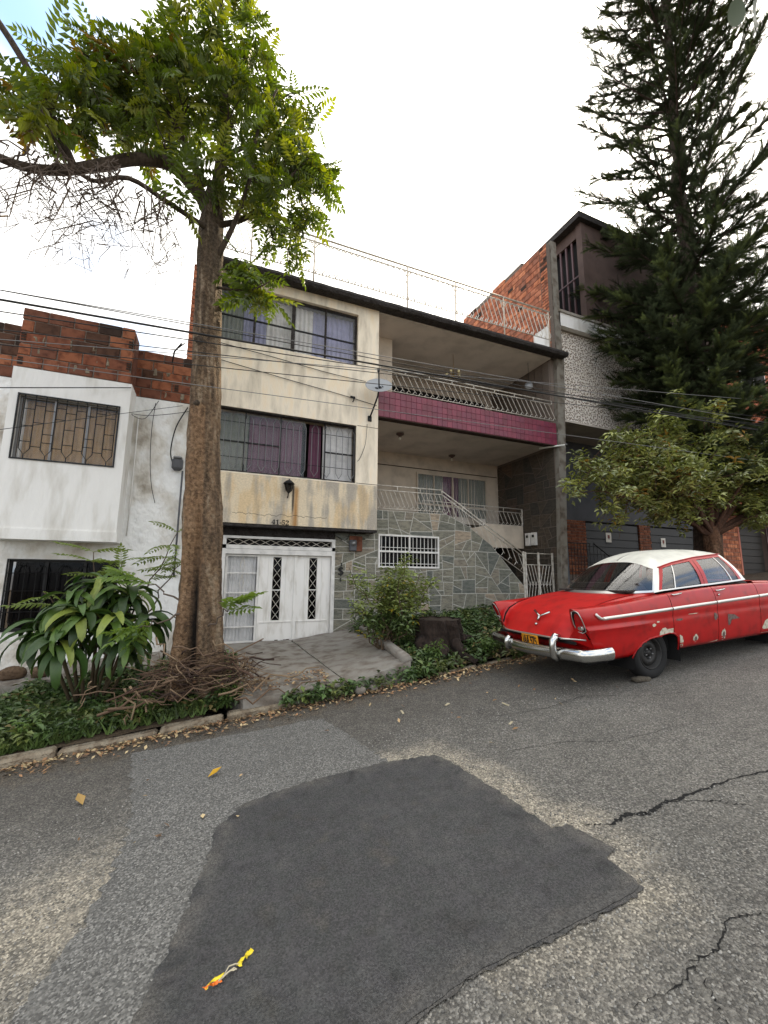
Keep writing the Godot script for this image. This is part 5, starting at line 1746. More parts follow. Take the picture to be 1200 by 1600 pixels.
	for k in 30:
		var o := part("leaf", leaves[k % 8], greens[rng.randi_range(0, 2)], tu)
		o.transform = Transform3D(Basis(Vector3.UP, k * 2.4) * Basis(Vector3.BACK, rf(-0.1, 0.5)) * Basis.from_scale(V(0.75, 0.75, 0.32)), V(0, 0.06, 0))
	# creeping ground cover
	xf = [[], []]
	cl = [[], []]
	for zone in [[-2.4, 1.0, -5.92, -8.0, 3600], [2.95, 9.5, -5.75, -9.2, 6600], [-7.0, -2.4, -6.3, -7.6, 1000], [1.0, 3.2, -5.62, -5.95, 420]]:
		for k in zone[4]:
			var x := rf(zone[0], zone[1])
			var z := lerpf(zone[2], zone[3], pow(rf(0, 1), 1.25))
			if x > 0.45 and x < 3.0 and z < -5.86:
				continue
			var n := noise.get_noise_2d(x * 1.3, z * 1.3)
			if n < -0.22 and rf(0, 1) < 0.8:
				continue
			var y := verge_y(x, z) + rf(0.0, 0.16) * (0.7 + n)
			if z > -5.9:
				y = road_y(x) + rf(0.02, 0.12)
			var v := rng.randi_range(0, 1)
			xf[v].append(Transform3D(Basis.from_euler(V(rf(-0.5, 0.6), rf(0, TAU), rf(-0.5, 0.5))).scaled(Vector3.ONE * rf(0.6, 1.25)), V(x, y, z)))
			var tone := Color(0.062, 0.105, 0.028).lerp(Color(0.13, 0.145, 0.035), clampf(noise.get_noise_2d(x * 2.3 + 70.0, z * 2.3) * 1.6, 0.0, 0.8)) * rf(0.5, 1.5)
			if rf(0, 1) < 0.05:
				tone = Color(0.20, 0.15, 0.06)
			cl[v].append(tone)
	var cover := leafy(Color.WHITE, Color(0.22, 0.36, 0.06), 0.5)
	for v in 2:
		var o := many("ground_cover", leaf_cluster(6, 0.075, 0.05) if v == 0 else leaf_cluster(5, 0.095, 0.045), cover, xf[v], cl[v])
		tag(o, ["small dark green creeping leaves covering the verge", "slightly longer green leaves among the creeping ground cover"][v], "ground cover")
	# weeds standing out of the cover, each a plant of its own
	var weed_m := leafy(Color(0.34, 0.42, 0.20), Color(0.3, 0.42, 0.10), 0.5)
	var spots := [[-0.55, -5.98, "tall weed at the kerb before the brush pile, left of the drive"], [-1.75, -6.05, "tall weed in the verge in front of the strap leaved clump"], [3.35, -6.0, "tall weed on the verge just left of the tree stump's foot"], [4.35, -5.95, "tall weed on the verge nearest the red car's bumper"], [0.32, -5.95, "small weed at the drive's left front corner"]]
	for p in spots:
		var wd := thing("weed", p[2], "weed", V(p[0], verge_y(p[0], p[1]), p[1]), "weeds on the verge")
		for k in 5:
			var top := V(rf(-0.14, 0.14), rf(0.16, 0.34), rf(-0.1, 0.14))
			part("stem", bent(wander(V(0, -0.03, 0), top, 4, 0.03), 0.004, 4), weed_m, wd)
			for j in 4:
				var o := part("leaf_spray", leaf_cluster(4, 0.08, 0.03), weed_m, wd)
				o.position = top * (0.4 + 0.2 * j)
				o.rotation = V(rf(-0.4, 0.4), rf(0, 6), rf(-0.4, 0.4))
	# grass on the left of the verge
	xf = []
	cl = []
	var blade := S(false)
	for k in 9:
		var a := k * 0.7
		var p := V(cos(k * 2.4), 0, sin(k * 2.4)) * 0.02
		var lean := V(cos(a * 3.1), 0, sin(a * 3.1)) * rf(0.05, 0.13)
		var s := V(0.006, 0, 0.003)
		tri(blade, p - s, p + s, p + lean + V(0, rf(0.10, 0.19), 0))
	for k in 5200:
		var x := rf(-6.5, -0.6) if k % 5 else rf(-2.6, 0.3)
		var z := rf(-7.7, -5.86)
		if x > -1.4 and rf(0, 1) < 0.5:
			continue
		xf.append(Transform3D(Basis.from_euler(V(0, rf(0, TAU), 0)).scaled(Vector3.ONE * rf(0.6, 1.3)), V(x, verge_y(x, z) - 0.02, z)))
		cl.append(Color(0.085, 0.135, 0.032) * rf(0.6, 1.4))
	var gr := many("grass", done(blade), leafy(Color.WHITE, Color(0.25, 0.36, 0.06), 0.6), xf, cl)
	tag(gr, "rough green grass on the verge at the far left", "grass")

# rough boulder of the given size
func stone_mesh(size: Vector3) -> ArrayMesh:
	var st := S()
	var o := rf(0, 50)
	var rows := []
	for j in 9:
		var row := []
		for i in 12:
			var a := TAU * i / 12.0
			var b := PI * (j / 8.0 - 0.5)
			var d := V(cos(a) * cos(b), sin(b), sin(a) * cos(b))
			d = V(signf(d.x) * pow(absf(d.x), 0.8), signf(d.y) * pow(absf(d.y), 0.8), signf(d.z) * pow(absf(d.z), 0.8))
			row.append(d * size * 0.5 * (1.0 + 0.45 * noise.get_noise_3d(d.x * 1.3 + o, d.y * 1.3, d.z * 1.3)))
		rows.append(row)
	for j in 8:
		for i in 12:
			var i2 := (i + 1) % 12
			quad(st, rows[j][i], rows[j + 1][i], rows[j + 1][i2], rows[j][i2])
	return done(st)

# ---- dead wood, stones and leaves
func litter() -> void:
	var pile := thing("brush_pile", "heap of cut dry branches and twigs at the foot of the tall tree", "pile of branches", V(0.0, 0.42, -6.05))
	var woods := [mat(Color(0.40, 0.32, 0.25), 0.95), mat(Color(0.30, 0.22, 0.17), 0.95), mat(Color(0.50, 0.42, 0.33), 0.95), mat(Color(0.24, 0.18, 0.15), 0.95)]
	for k in 190:
		var c := V(rf(-0.6, 0.62), 0, rf(-0.28, 0.32))
		var hgt := 0.36 * (1.0 - pow(absf(c.x) / 1.0, 2.0))
		c.y = rf(-0.08, maxf(0.05, hgt))
		var a := rf(0, TAU)
		var dir := V(cos(a), rf(-0.3, 0.42), sin(a) * 0.6).normalized()
		var l := rf(0.12, 0.5)
		var st := S()
		var w := wander(c - dir * l, c + dir * l, 6, rf(0.02, 0.13))
		for p in w.size():
			w[p].y = maxf(w[p].y, 0.1 * w[p].x - 0.16)
		tube(st, w, taper(7, rf(0.003, 0.009) if k % 4 else rf(0.010, 0.018), 0.003), 5)
		part("branch", done(st), woods[rng.randi_range(0, 3)], pile)
	# the long ones that stick out
	for s in [[V(-1.05, -0.18, 0.28), V(0.75, 0.52, -0.05), 0.017], [V(-0.95, -0.12, 0.3), V(0.15, 0.02, 0.3), 0.018], [V(-0.55, 0.62, 0.1), V(-0.15, 0.1, 0.3), 0.012], [V(-1.3, 0.05, 0.25), V(-0.3, -0.12, 0.35), 0.008], [V(-0.75, 0.12, 0.35), V(-0.75, -0.28, 0.38), 0.014], [V(-0.8, 0.1, 0.36), V(-0.5, -0.08, 0.37), 0.014], [V(0.2, -0.05, 0.4), V(1.5, 0.12, 0.1), 0.014], [V(0.4, -0.12, 0.42), V(1.45, -0.03, 0.25), 0.013], [V(0.1, 0.55, 0.1), V(0.62, 0.15, 0.3), 0.01], [V(-0.35, 0.5, 0.15), V(0.55, 0.32, 0.25), 0.012], [V(-1.15, 0.18, 0.2), V(-1.25, -0.12, 0.22), 0.008]]:
		var st := S()
		tube(st, wander(s[0], s[1], 9, 0.10), taper(10, s[2], s[2] * 0.5), 6)
		part("branch", done(st), woods[2] if rf(0, 1) < 0.6 else woods[0], pile)
	# stump
	var sp := thing("tree_stump", "dark rotting tree stump on the verge between the shrub and the red car", "stump", V(3.78, 0.46, -6.55))
	var sb := worn(Color(0.27, 0.22, 0.195), T.bark, V(3, 1.2, 3), 0.95, T.fine, 2.0)
	part("bole", trunk_mesh([[V(0, -0.12, 0), 0.62], [V(0, 0.08, 0), 0.47], [V(0, 0.3, 0), 0.38], [V(-0.02, 0.62, 0), 0.39]], 40, 26, 0.22, 0.34), sb, sp)
	var st := S(false)
	for k in 40:
		var a := TAU * k / 40
		var b := TAU * (k + 1) / 40
		tri(st, V(-0.02, 0.55, 0), V(cos(b) * 0.38, 0.60, sin(b) * 0.38), V(cos(a) * 0.38, 0.60, sin(a) * 0.38))
	part("cut_face", done(st), worn(Color(0.26, 0.22, 0.18), T.brick, V(4, 4, 4), 0.95), sp)
	for k in 5:
		var a: float = [0.4, 1.3, 2.1, 2.9, 5.6][k]
		var w := wander(V(cos(a) * 0.36, 0.28, sin(a) * 0.36), V(cos(a) * rf(0.7, 0.9), -0.10, sin(a) * rf(0.7, 0.9)), 6, 0.12)
		var rs := S()
		tube(rs, w, taper(7, 0.11, 0.03), 7)
		part("root", done(rs), sb, sp)
	# two boulders by the white house
	var rock_m := worn(Color(0.44, 0.36, 0.28), T.brick, V(3, 3, 3), 0.95, T.rough, 2.0)
	for r in [[V(-2.72, 0.26, -8.45), V(0.34, 0.2, 0.22), "brown flat rock at the foot of the white house wall, nearer the left edge"], [V(-2.34, 0.27, -8.35), V(0.24, 0.18, 0.2), "smaller tan rock right of the flat one, half behind the strap leaves"]]:
		var o := part("rock", stone_mesh(r[1]), rock_m)
		o.position = r[0]
		tag(o, r[2], "rock", "rocks by the white house")
	# rubble under the drive's corner
	for r in [[V(2.0, 0.27, -5.62), V(0.16, 0.1, 0.12), "pale lump of broken concrete under the drive, left of its neighbour"], [V(2.2, 0.28, -5.64), V(0.12, 0.08, 0.1), "small pale lump of concrete under the drive, nearer the shrub"]]:
		var o := part("rubble", stone_mesh(r[1]), M.slab)
		o.position = r[0]
		tag(o, r[2], "rubble", "broken concrete under the drive")
	var wedge := part("wheel_chock", stone_mesh(V(0.30, 0.07, 0.12)), worn(Color(0.33, 0.31, 0.27), T.brick, V(4, 4, 4), 0.95))
	wedge.position = V(5.16, 0.54, -3.86)
	tag(wedge, "flat grey stone wedged behind the red car's rear wheel", "stone")
	# dead leaves along the kerb
	var dry := S(false)
	leaflet(dry, V(-0.03, 0, 0), V(1, 0, 0), V(0, 1, 0), 0.065, 0.035, -0.25)
	var dm := done(dry)
	var xf := []
	var cl := []
	for k in 2300:
		var x := rf(-2.6, 5.2)
		var z := -5.70 + absf(rf(-1, 1) * rf(-1, 1)) * 0.42
		var y := road_y(x)
		if k % 5 == 0:
			x = rf(-0.2, 1.7)
			z = rf(-6.5, -5.9)
			y = lerpf(0.27, 0.36, clampf(x / 2.0, 0, 1)) + (-5.8 - z) * 0.03
			if x < 0.5:
				y = 0.42 + rf(-0.05, 0.1)
		elif k % 29 == 0:
			x = rf(-1.5, 7.5)
			z = rf(-5.5, -3.4)
			y = road_y(x)
		xf.append(Transform3D(Basis.from_euler(V(rf(-0.5, 0.5), rf(0, TAU), rf(-0.4, 0.4))).scaled(Vector3.ONE * rf(0.45, 1.1)), V(x, y + rf(0.006, 0.03), z)))
		cl.append([Color(0.42, 0.29, 0.15), Color(0.26, 0.15, 0.07), Color(0.36, 0.20, 0.10), Color(0.52, 0.40, 0.22), Color(0.14, 0.085, 0.05)][rng.randi_range(0, 4)] * rf(0.6, 1.15))
	var lm := mat(Color.WHITE, 0.9)
	lm.vertex_color_use_as_albedo = true
	tag(many("fallen_leaves", dm, lm, xf, cl), "brown dead leaves blown along the kerb and the drive", "leaves")
	# two yellow leaves out on the road
	for l in [[V(0.16, 0.03, -4.32), 0.5, Color(0.72, 0.55, 0.08), "yellow fallen leaf on the grey patch of road below the drive"], [V(-0.87, -0.072, -4.45), 2.2, Color(0.62, 0.50, 0.28), "pale tan fallen leaf on the road below the grass"]]:
		var ls := S(false)
		leaflet(ls, V(-0.06, 0.004, 0), V(1, 0.1, 0.1).normalized(), V(0, 1, 0), 0.13, 0.075, -0.22)
		var o := part("road_leaf", done(ls), mat(l[2], 0.7))
		o.position = l[0]
		o.rotation = V(0, l[1], 0.0997)
		tag(o, l[3], "leaf", "single leaves on the road")
	for l in [[2.75, -4.6, "pale scrap on the road below the stump, nearest the verge"], [3.3, -4.2, "pale scrap on the road below the car's rear bumper, nearest the car"], [3.0, -3.75, "pale scrap on the road farthest from the verge, above the dark tar patch"], [2.2, -4.7, "pale scrap on the road below the shrub and the drive's corner"]]:
		var o := part("paper_scrap", chamfered(V(rf(0.05, 0.1), 0.006, 0.025), 0.002, 0.006), mat(Color(0.66, 0.62, 0.52), 0.9))
		o.position = V(l[0], road_y(l[0]) + 0.008, l[1])
		o.rotation = V(0, rf(0, 3), 0.0997)
		tag(o, l[2], "scrap", "pale scraps on the road")
	# the crushed yellow ribbon on the new tar
	var rb := thing("yellow_ribbon", "crumpled yellow and orange ribbon lying on the dark tar patch in the foreground", "ribbon", V(0.20, 0.036, -2.26))
	var yellow := mat(Color(0.90, 0.80, 0.16), 0.5)
	var orange := mat(Color(0.86, 0.42, 0.08), 0.5)
	var pale := mat(Color(0.72, 0.68, 0.58), 0.5)
	for b in [[[V(0.04, 0.004, -0.015), V(0.06, 0.014, -0.035), V(0.085, 0.010, -0.05), V(0.11, 0.004, -0.075)], 0.017, yellow, 0.9], [[V(0.05, 0.002, -0.03), V(0.075, 0.018, -0.042), V(0.10, 0.006, -0.07)], 0.012, yellow, -1.2], [[V(-0.10, 0.003, 0.045), V(-0.075, 0.014, 0.03), V(-0.045, 0.010, 0.018), V(-0.015, 0.006, 0.0)], 0.010, yellow, 1.6], [[V(-0.105, 0.002, 0.04), V(-0.085, 0.012, 0.043), V(-0.06, 0.006, 0.036), V(-0.035, 0.003, 0.022)], 0.013, orange, -1.0], [[V(-0.05, 0.002, 0.03), V(-0.025, 0.010, 0.02), V(0.01, 0.004, 0.0), V(0.03, 0.003, -0.006)], 0.006, pale, 2.6]]:
		var bs := S(false)
		var rows := []
		for i in 13:
			var f: float = i / 12.0 * (b[0].size() - 1)
			var j := mini(int(f), b[0].size() - 2)
			var p: Vector3 = b[0][j].lerp(b[0][j + 1], f - j) + V(rf(-1, 1), rf(0, 1), rf(-1, 1)) * 0.0025
			var tw: float = b[3] * i / 4.0 + rf(-0.4, 0.4)
			var w: Vector3 = V(0.55 * cos(tw), 0.5 * absf(sin(tw)), 0.8 * cos(tw)) * b[1] * rf(0.7, 1.1)
			rows.append([p - w, p + V(0, 0.003, 0), p + w])
		for i in 12:
			for k in 2:
				quad(bs, rows[i][k], rows[i + 1][k], rows[i + 1][k + 1], rows[i][k + 1])
		part("fold", done(bs), b[2], rb)
	for b in [[[V(-0.02, 0.006, 0.008), V(0.0, 0.02, -0.01), V(0.03, 0.012, -0.022), V(0.05, 0.004, -0.02)], 0.003, pale], [[V(-0.045, 0.004, 0.028), V(-0.01, 0.012, 0.012), V(0.022, 0.008, -0.008), V(0.034, 0.002, -0.004)], 0.0035, pale]]:
		var bs := S()
		tube(bs, b[0], b[1], 5)
		part("cord", done(bs), b[2], rb)

# ---- the red saloon. x forward, y up, z to its right
# [x, fender top, centre top, underside, width]
const CAR_SECTIONS := [
	[-1.415, 0.985, 0.625, 0.46, 0.955], [-1.39, 0.992, 0.66, 0.42, 0.962], [-1.33, 0.995, 0.76, 0.38, 0.968], [-1.22, 0.998, 0.87, 0.35, 0.975], [-1.05, 1.0, 0.955, 0.34, 0.985],
	[-0.75, 1.01, 1.03, 0.335, 0.995], [-0.4, 1.03, 1.075, 0.33, 1.0], [0.0, 1.06, 1.095, 0.33, 1.0], [0.5, 1.085, 1.10, 0.33, 1.0], [1.1, 1.10, 1.10, 0.33, 1.0], [1.8, 1.10, 1.11, 0.33, 1.0],
	[2.3, 1.09, 1.12, 0.33, 1.0], [2.7, 1.07, 1.10, 0.34, 1.0], [3.2, 1.03, 1.04, 0.36, 0.99], [3.55, 0.99, 0.96, 0.38, 0.975], [3.70, 0.95, 0.86, 0.42, 0.96], [3.74, 0.90, 0.78, 0.46, 0.95]]

func car_section(x: float) -> Array:
	var s := CAR_SECTIONS
	var i := 0
	while i < s.size() - 2 and x > s[i + 1][0]:
		i += 1
	var t := clampf((x - s[i][0]) / (s[i + 1][0] - s[i][0]), 0.0, 1.0)
	var a: Array = s[maxi(i - 1, 0)]
	var d: Array = s[mini(i + 2, s.size() - 1)]
	var out := []
	for k in range(1, 5):
		out.append(cubic_interpolate(s[i][k], s[i + 1][k], a[k], d[k], t) if s[i + 1][0] - s[i][0] > 0.2 else lerpf(s[i][k], s[i + 1][k], t))
	return out

# half outline of the body at x, as points (z, y), from the middle of the floor up over the side to the middle of the deck
func car_outline(x: float) -> Array:
	var s := car_section(x)
	var hf: float = s[0]
	var hc: float = s[1]
	var yb: float = s[2]
	var w: float = s[3]
	var skeg := 0.022 * (1.0 - smoothstep(-0.75, -0.1, x))
	var tuck := smoothstep(-1.0, -0.6, x)
	var p := [Vector2(0, yb), Vector2(0.6, yb), Vector2(0.80 * w, yb + 0.005), Vector2(0.855 * w, yb + 0.045), Vector2(0.883 * w, 0.5), Vector2(0.897 * w, 0.62),
		Vector2(0.905 * w + skeg * 0.4, 0.70), Vector2(0.905 * w + skeg, 0.735), Vector2(0.903 * w, 0.775), Vector2(0.912 * w, 0.83), Vector2(0.912 * w, 0.885), Vector2(0.900 * w, lerpf(0.885, hf, 0.5)),
		Vector2(0.872 * w, hf - 0.016), Vector2(0.83 * w, hf), Vector2(0.78 * w, hf - 0.004), Vector2(0.735 * w, lerpf(hf - 0.012, hc, 0.4 * (1.0 - tuck) + 0.3 * tuck)), Vector2(0.70, lerpf(hf, hc, 0.75)), Vector2(0.62, hc - 0.012), Vector2(0.42, hc - 0.004), Vector2(0.2, hc), Vector2(0, hc)]
	return p

func car_shear(x: float, y: float, z: float) -> float:
	var k := 1.0 - smoothstep(-1.415, -0.95, x)
	var out := x + k * maxf(0.0, 0.985 - y) * 0.46 * smoothstep(0.45, 0.85, absf(z)) + k * maxf(0.0, 0.62 - y) * 0.5 * (1.0 - smoothstep(0.45, 0.85, absf(z)))
	return out - k * 0.03 * (1.0 - pow(minf(1.0, absf(z) / 0.9), 2.0))

func car_side(x: float, y: float) -> float:
	var o := car_outline(x)
	for i in range(2, 13):
		if y >= o[i].y and y <= o[i + 1].y:
			return lerpf(o[i].x, o[i + 1].x, (y - o[i].y) / maxf(1e-4, o[i + 1].y - o[i].y))
	return o[12].x

var REAR_ARCH := PackedVector2Array([Vector2(-0.63, 0.2), Vector2(-0.60, 0.33), Vector2(-0.53, 0.42), Vector2(-0.43, 0.50), Vector2(-0.30, 0.54), Vector2(-0.10, 0.56), Vector2(0.06, 0.575), Vector2(0.16, 0.56), Vector2(0.225, 0.51), Vector2(0.25, 0.43), Vector2(0.235, 0.34), Vector2(0.21, 0.2)])
var FRONT_ARCH := PackedVector2Array([Vector2(2.28, 0.2), Vector2(2.29, 0.4), Vector2(2.35, 0.55), Vector2(2.48, 0.66), Vector2(2.66, 0.70), Vector2(2.84, 0.69), Vector2(3.0, 0.62), Vector2(3.10, 0.5), Vector2(3.14, 0.36), Vector2(3.15, 0.2)])

func decal(poly: Array, s: float, lift: float) -> ArrayMesh:
	var st := S()
	var flat := PackedVector2Array(poly)
	var c := Vector2.ZERO
	for p in poly:
		c += p / poly.size()
	for i in poly.size():
		var a: Vector2 = poly[i]
		var b: Vector2 = poly[(i + 1) % poly.size()]
		var ring := []
		for t in [0.0, 0.5, 1.0]:
			ring.append([c.lerp(a, t), c.lerp(b, t)])
		for k in 2:
			var q := []
			for v in [ring[k][0], ring[k + 1][0], ring[k + 1][1], ring[k][1]]:
				q.append(V(v.x, v.y, s * (car_side(v.x, v.y) + lift)))
			quad(st, q[0], q[1], q[2], q[3])
	return done(st)

func blob(cx: float, cy: float, rx: float, ry: float) -> Array:
	var out := []
	for k in 14:
		var a := TAU * k / 14
		var r := rf(0.86, 1.14)
		out.append(Vector2(cx + cos(a) * rx * r, cy + sin(a) * ry * r))
	return out

func car() -> void:
	var c := thing("red_car", "worn red 1950s saloon with white roof and tail fins parked uphill on the right", "car", V(5.572, 0.524, -4.613))
	c.basis = Basis(Vector3.UP, deg_to_rad(-1.66)) * Basis(Vector3.BACK, deg_to_rad(3.54)) * Basis(Vector3.RIGHT, deg_to_rad(-0.36))
	var fade := ntex(91, 0.008, [[0.0, Color(0.74, 0.72, 0.72)], [0.4, Color(0.93, 0.92, 0.92)], [1.0, Color(1.0, 1.0, 1.0)]], 512, 8)
	var red := mat(Color(0.69, 0.022, 0.025), 0.42)
	red.albedo_texture = fade
	red.uv1_triplanar = true
	red.uv1_scale = V(0.8, 0.8, 0.8)
	red.clearcoat_enabled = true
	red.clearcoat = 0.28
	red.clearcoat_roughness = 0.22
	red.heightmap_enabled = true
	red.heightmap_texture = T.soft
	red.heightmap_scale = 0.25
	red.roughness_texture = T.soft
	red.metallic_specular = 0.4
	var sunned := red.duplicate()
	sunned.albedo_color = Color(0.76, 0.085, 0.07)
	sunned.roughness = 0.55
	sunned.clearcoat = 0.15
	var white := mat(Color(0.93, 0.92, 0.865), 0.45)
	white.albedo_texture = T.soft
	white.uv1_triplanar = true
	white.clearcoat_enabled = true
	white.clearcoat = 0.3
	white.clearcoat_roughness = 0.25
	var chrome := mat(Color(0.78, 0.78, 0.77), 0.16, 1.0)
	chrome.heightmap_enabled = true
	chrome.heightmap_texture = T.soft
	chrome.heightmap_scale = 0.2
	chrome.uv1_triplanar = true
	var dull_chrome := mat(Color(0.80, 0.79, 0.77), 0.32, 0.85)
	var black := mat(Color(0.02, 0.02, 0.02), 0.95)
	var seat_m := mat(Color(0.16, 0.13, 0.12), 0.9)
	var primer := worn(Color(0.80, 0.77, 0.70), T.blot, V(5, 5, 5), 0.9)
	var grey_primer := worn(Color(0.44, 0.36, 0.34), T.blot, V(5, 5, 5), 0.9)
	var seams := [0.15, 1.055, 2.02]
	# body grid
	var xs := []
	var x := -1.415
	while x < 3.74:
		xs.append(x)
		x += 0.022
	xs.append(3.74)
	for s in seams + [2.34]:
		xs.append(s - 0.005)
		xs.append(s + 0.005)
	xs.sort()
	var sub := 3
	var pts := []
	for xx in xs:
		var o := car_outline(xx)
		var row := []
		for i in o.size() - 1:
			for k in sub:
				var t := float(k) / sub
				var a: Vector2 = o[maxi(i - 1, 0)]
				var d: Vector2 = o[mini(i + 2, o.size() - 1)]
				var q: Vector2 = o[i].cubic_interpolate(o[i + 1], a, d, t) if i > 2 else o[i].lerp(o[i + 1], t)
				row.append(V(car_shear(xx, q.y, q.x), q.y, q.x))
		row.append(V(car_shear(xx, o[-1].y, 0), o[-1].y, 0))
		pts.append(row)
	var nv: int = pts[0].size()
	var norms := []
	for i in xs.size():
		var row := []
		for j in nv:
			var du: Vector3 = pts[mini(i + 1, xs.size() - 1)][j] - pts[maxi(i - 1, 0)][j]
			var dv: Vector3 = pts[i][mini(j + 1, nv - 1)] - pts[i][maxi(j - 1, 0)]
			if j == nv - 1:
				dv.y = 0.0
			row.append(dv.cross(du).normalized() * -1.0)
		norms.append(row)
	var groups := {}
	for key in ["body", "rear_door", "front_door", "trunk_lid", "bonnet", "seam", "door_l_rear", "door_l_front"]:
		var st := SurfaceTool.new()
		st.begin(Mesh.PRIMITIVE_TRIANGLES)
		groups[key] = st
	for s in [1.0, -1.0]:
		for i in xs.size() - 1:
			for j in nv - 1:
				var m: Vector3 = (pts[i][j] + pts[i + 1][j + 1]) / 2.0
				var v := float(j) / sub
				var xm: float = (xs[i] + xs[i + 1]) / 2.0
				if v > 1.9 and v < 9.0:
					if Geometry2D.is_point_in_polygon(Vector2(m.x, m.y), REAR_ARCH) or Geometry2D.is_point_in_polygon(Vector2(m.x, m.y), FRONT_ARCH):
						continue
				if v >= 14.0 and xm > 0.11 and xm < 2.28:
					continue
				if v < 1.9 and xm > -0.75 and xm < 0.35 and v > 0.9:
					continue
				var key := "body"
				var sunk := 0.0
				var on_side := v >= 3.0 and v < 14.0
				var gap := false
				for q in seams:
					if on_side and absf(xm - q) < 0.005:
						gap = true
				if v >= 16.0 and absf(xm - 2.34) < 0.005:
					gap = true
				if j == 16 * sub and (xm < -0.25 or xm > 2.34):
					gap = true
				if gap:
					key = "seam"
					sunk = 0.012
				elif on_side and xm > seams[0] and xm < seams[1]:
					key = "rear_door" if s > 0 else "door_l_rear"
				elif on_side and xm > seams[1] and xm < seams[2]:
					key = "front_door" if s > 0 else "door_l_front"
				elif v >= 16.0 and xm < -0.25:
					key = "trunk_lid"
				elif v >= 16.0 and xm > 2.34:
					key = "bonnet"
				var st: SurfaceTool = groups[key]
				for t in ([[0, 0], [1, 1], [1, 0], [0, 0], [0, 1], [1, 1]] if s > 0 else [[0, 0], [1, 0], [1, 1], [0, 0], [1, 1], [0, 1]]):
					var p: Vector3 = pts[i + t[0]][j + t[1]]
					var n: Vector3 = norms[i + t[0]][j + t[1]]
					p -= n * sunk
					st.set_normal(V(n.x, n.y, n.z * s))
					st.add_vertex(V(p.x, p.y, p.z * s))
	# rear and front faces
	var cap := S(false)
	for e in [0, xs.size() - 1]:
		var row: Array = pts[e]
		var top: float = row[nv - 1].y
		for j in nv - 1:
			var a: Vector3 = row[j]
			var b: Vector3 = row[j + 1]
			if j < 9 * sub and b.y <= top + 0.001:
				quad(cap, a, b, V(b.x, b.y, -b.z), V(a.x, a.y, -a.z))
			elif j >= 4 * sub and j < 17 * sub:
				for s in [1.0, -1.0]:
					var cc := V(car_shear(xs[e], 0.82, 0.8), 0.82, 0.80 * s)
					tri(cap, cc, V(a.x, a.y, a.z * s), V(b.x, b.y, b.z * s))
		for s in [1.0, -1.0]:
			var lo: Vector3 = row[4 * sub]
			var hi: Vector3 = row[17 * sub]
			tri(cap, V(car_shear(xs[e], 0.82, 0.8), 0.82, 0.80 * s), V(hi.x, hi.y, hi.z * s), V(lo.x, lo.y, lo.z * s))
	cap.generate_normals()
	var body := part("body", groups.body.commit(), red, c)
	part("end_panel", cap.commit(), red, body)
	part("panel_gap", groups.seam.commit(), black, body)
	part("trunk_lid", groups.trunk_lid.commit(), sunned, c)
	part("bonnet", groups.bonnet.commit(), sunned, c)
	var door_r := part("door", groups.rear_door.commit(), red, c)
	door_r.set_meta("label", "right rear door with bare primer spots")
	var door_f := part("door", groups.front_door.commit(), red, c)
	door_f.set_meta("label", "right front door with grey scraped patches")
	part("door", groups.door_l_rear.commit(), red, c)
	part("door", groups.door_l_front.commit(), red, c)
	# dark underside and wheel wells
	part("underbody", box(V(-1.2, 0.30, -0.72), V(3.5, 0.62, 0.72)), black, c)
	for s in [1.0, -1.0]:
		for arch in [REAR_ARCH, FRONT_ARCH]:
			var line := []
			for p in arch:
				if p.y < 0.3:
					continue
				line.append(V(p.x, p.y, s * (car_side(p.x, maxf(p.y, 0.38)) - 0.004)))
			part("arch_lip", bent(line, 0.011, 5), red, body)
			var st := S(false)
			for i in arch.size() - 1:
				var a: Vector2 = arch[i]
				var b: Vector2 = arch[i + 1]
				quad(st, V(a.x, a.y, s * 0.88), V(b.x, b.y, s * 0.88), V(b.x, b.y, s * 0.5), V(a.x, a.y, s * 0.5))
			part("wheel_well", done(st), black, body)
	# primer, filler and scrapes on the near side
	for d in [[[Vector2(-0.13, 0.56), Vector2(-0.12, 0.605), Vector2(-0.07, 0.648), Vector2(-0.02, 0.652), Vector2(0.02, 0.628), Vector2(0.135, 0.63), Vector2(0.13, 0.575), Vector2(0.0, 0.572)], primer, body],
			[[Vector2(0.25, 0.535), Vector2(0.30, 0.51), Vector2(0.335, 0.44), Vector2(0.32, 0.375), Vector2(0.26, 0.338), Vector2(0.245, 0.36), Vector2(0.265, 0.42), Vector2(0.262, 0.48)], primer, door_r],
			[blob(0.572, 0.452, 0.052, 0.055), primer, door_r], [blob(1.0, 0.706, 0.042, 0.05), grey_primer, door_r],
			[blob(1.163, 0.446, 0.05, 0.075), primer, door_f], [[Vector2(1.26, 0.715), Vector2(1.40, 0.70), Vector2(1.52, 0.635), Vector2(1.32, 0.63), Vector2(1.30, 0.56), Vector2(1.26, 0.56)], grey_primer, door_f],
			[[Vector2(2.03, 0.37), Vector2(2.05, 0.46), Vector2(2.12, 0.55), Vector2(2.24, 0.58), Vector2(2.26, 0.40), Vector2(2.2, 0.37)], primer, body],
			[[Vector2(0.85, 0.362), Vector2(1.04, 0.385), Vector2(1.045, 0.365)], primer, door_r],
			[blob(0.27, 0.728, 0.07, 0.013), grey_primer, door_r], [blob(-0.22, 0.70, 0.035, 0.02), primer, body], [blob(-0.14, 0.735, 0.03, 0.01), primer, body], [blob(0.55, 0.78, 0.10, 0.006), primer, door_r]]:
		part("bare_patch", decal(d[0], 1.0, 0.0035), d[1], d[2])
	part("bare_patch", decal(blob(0.572, 0.45, 0.028, 0.03), 1.0, 0.006), grey_primer, door_r)
	part("bare_patch", decal(blob(1.163, 0.443, 0.026, 0.045), 1.0, 0.006), grey_primer, door_f)
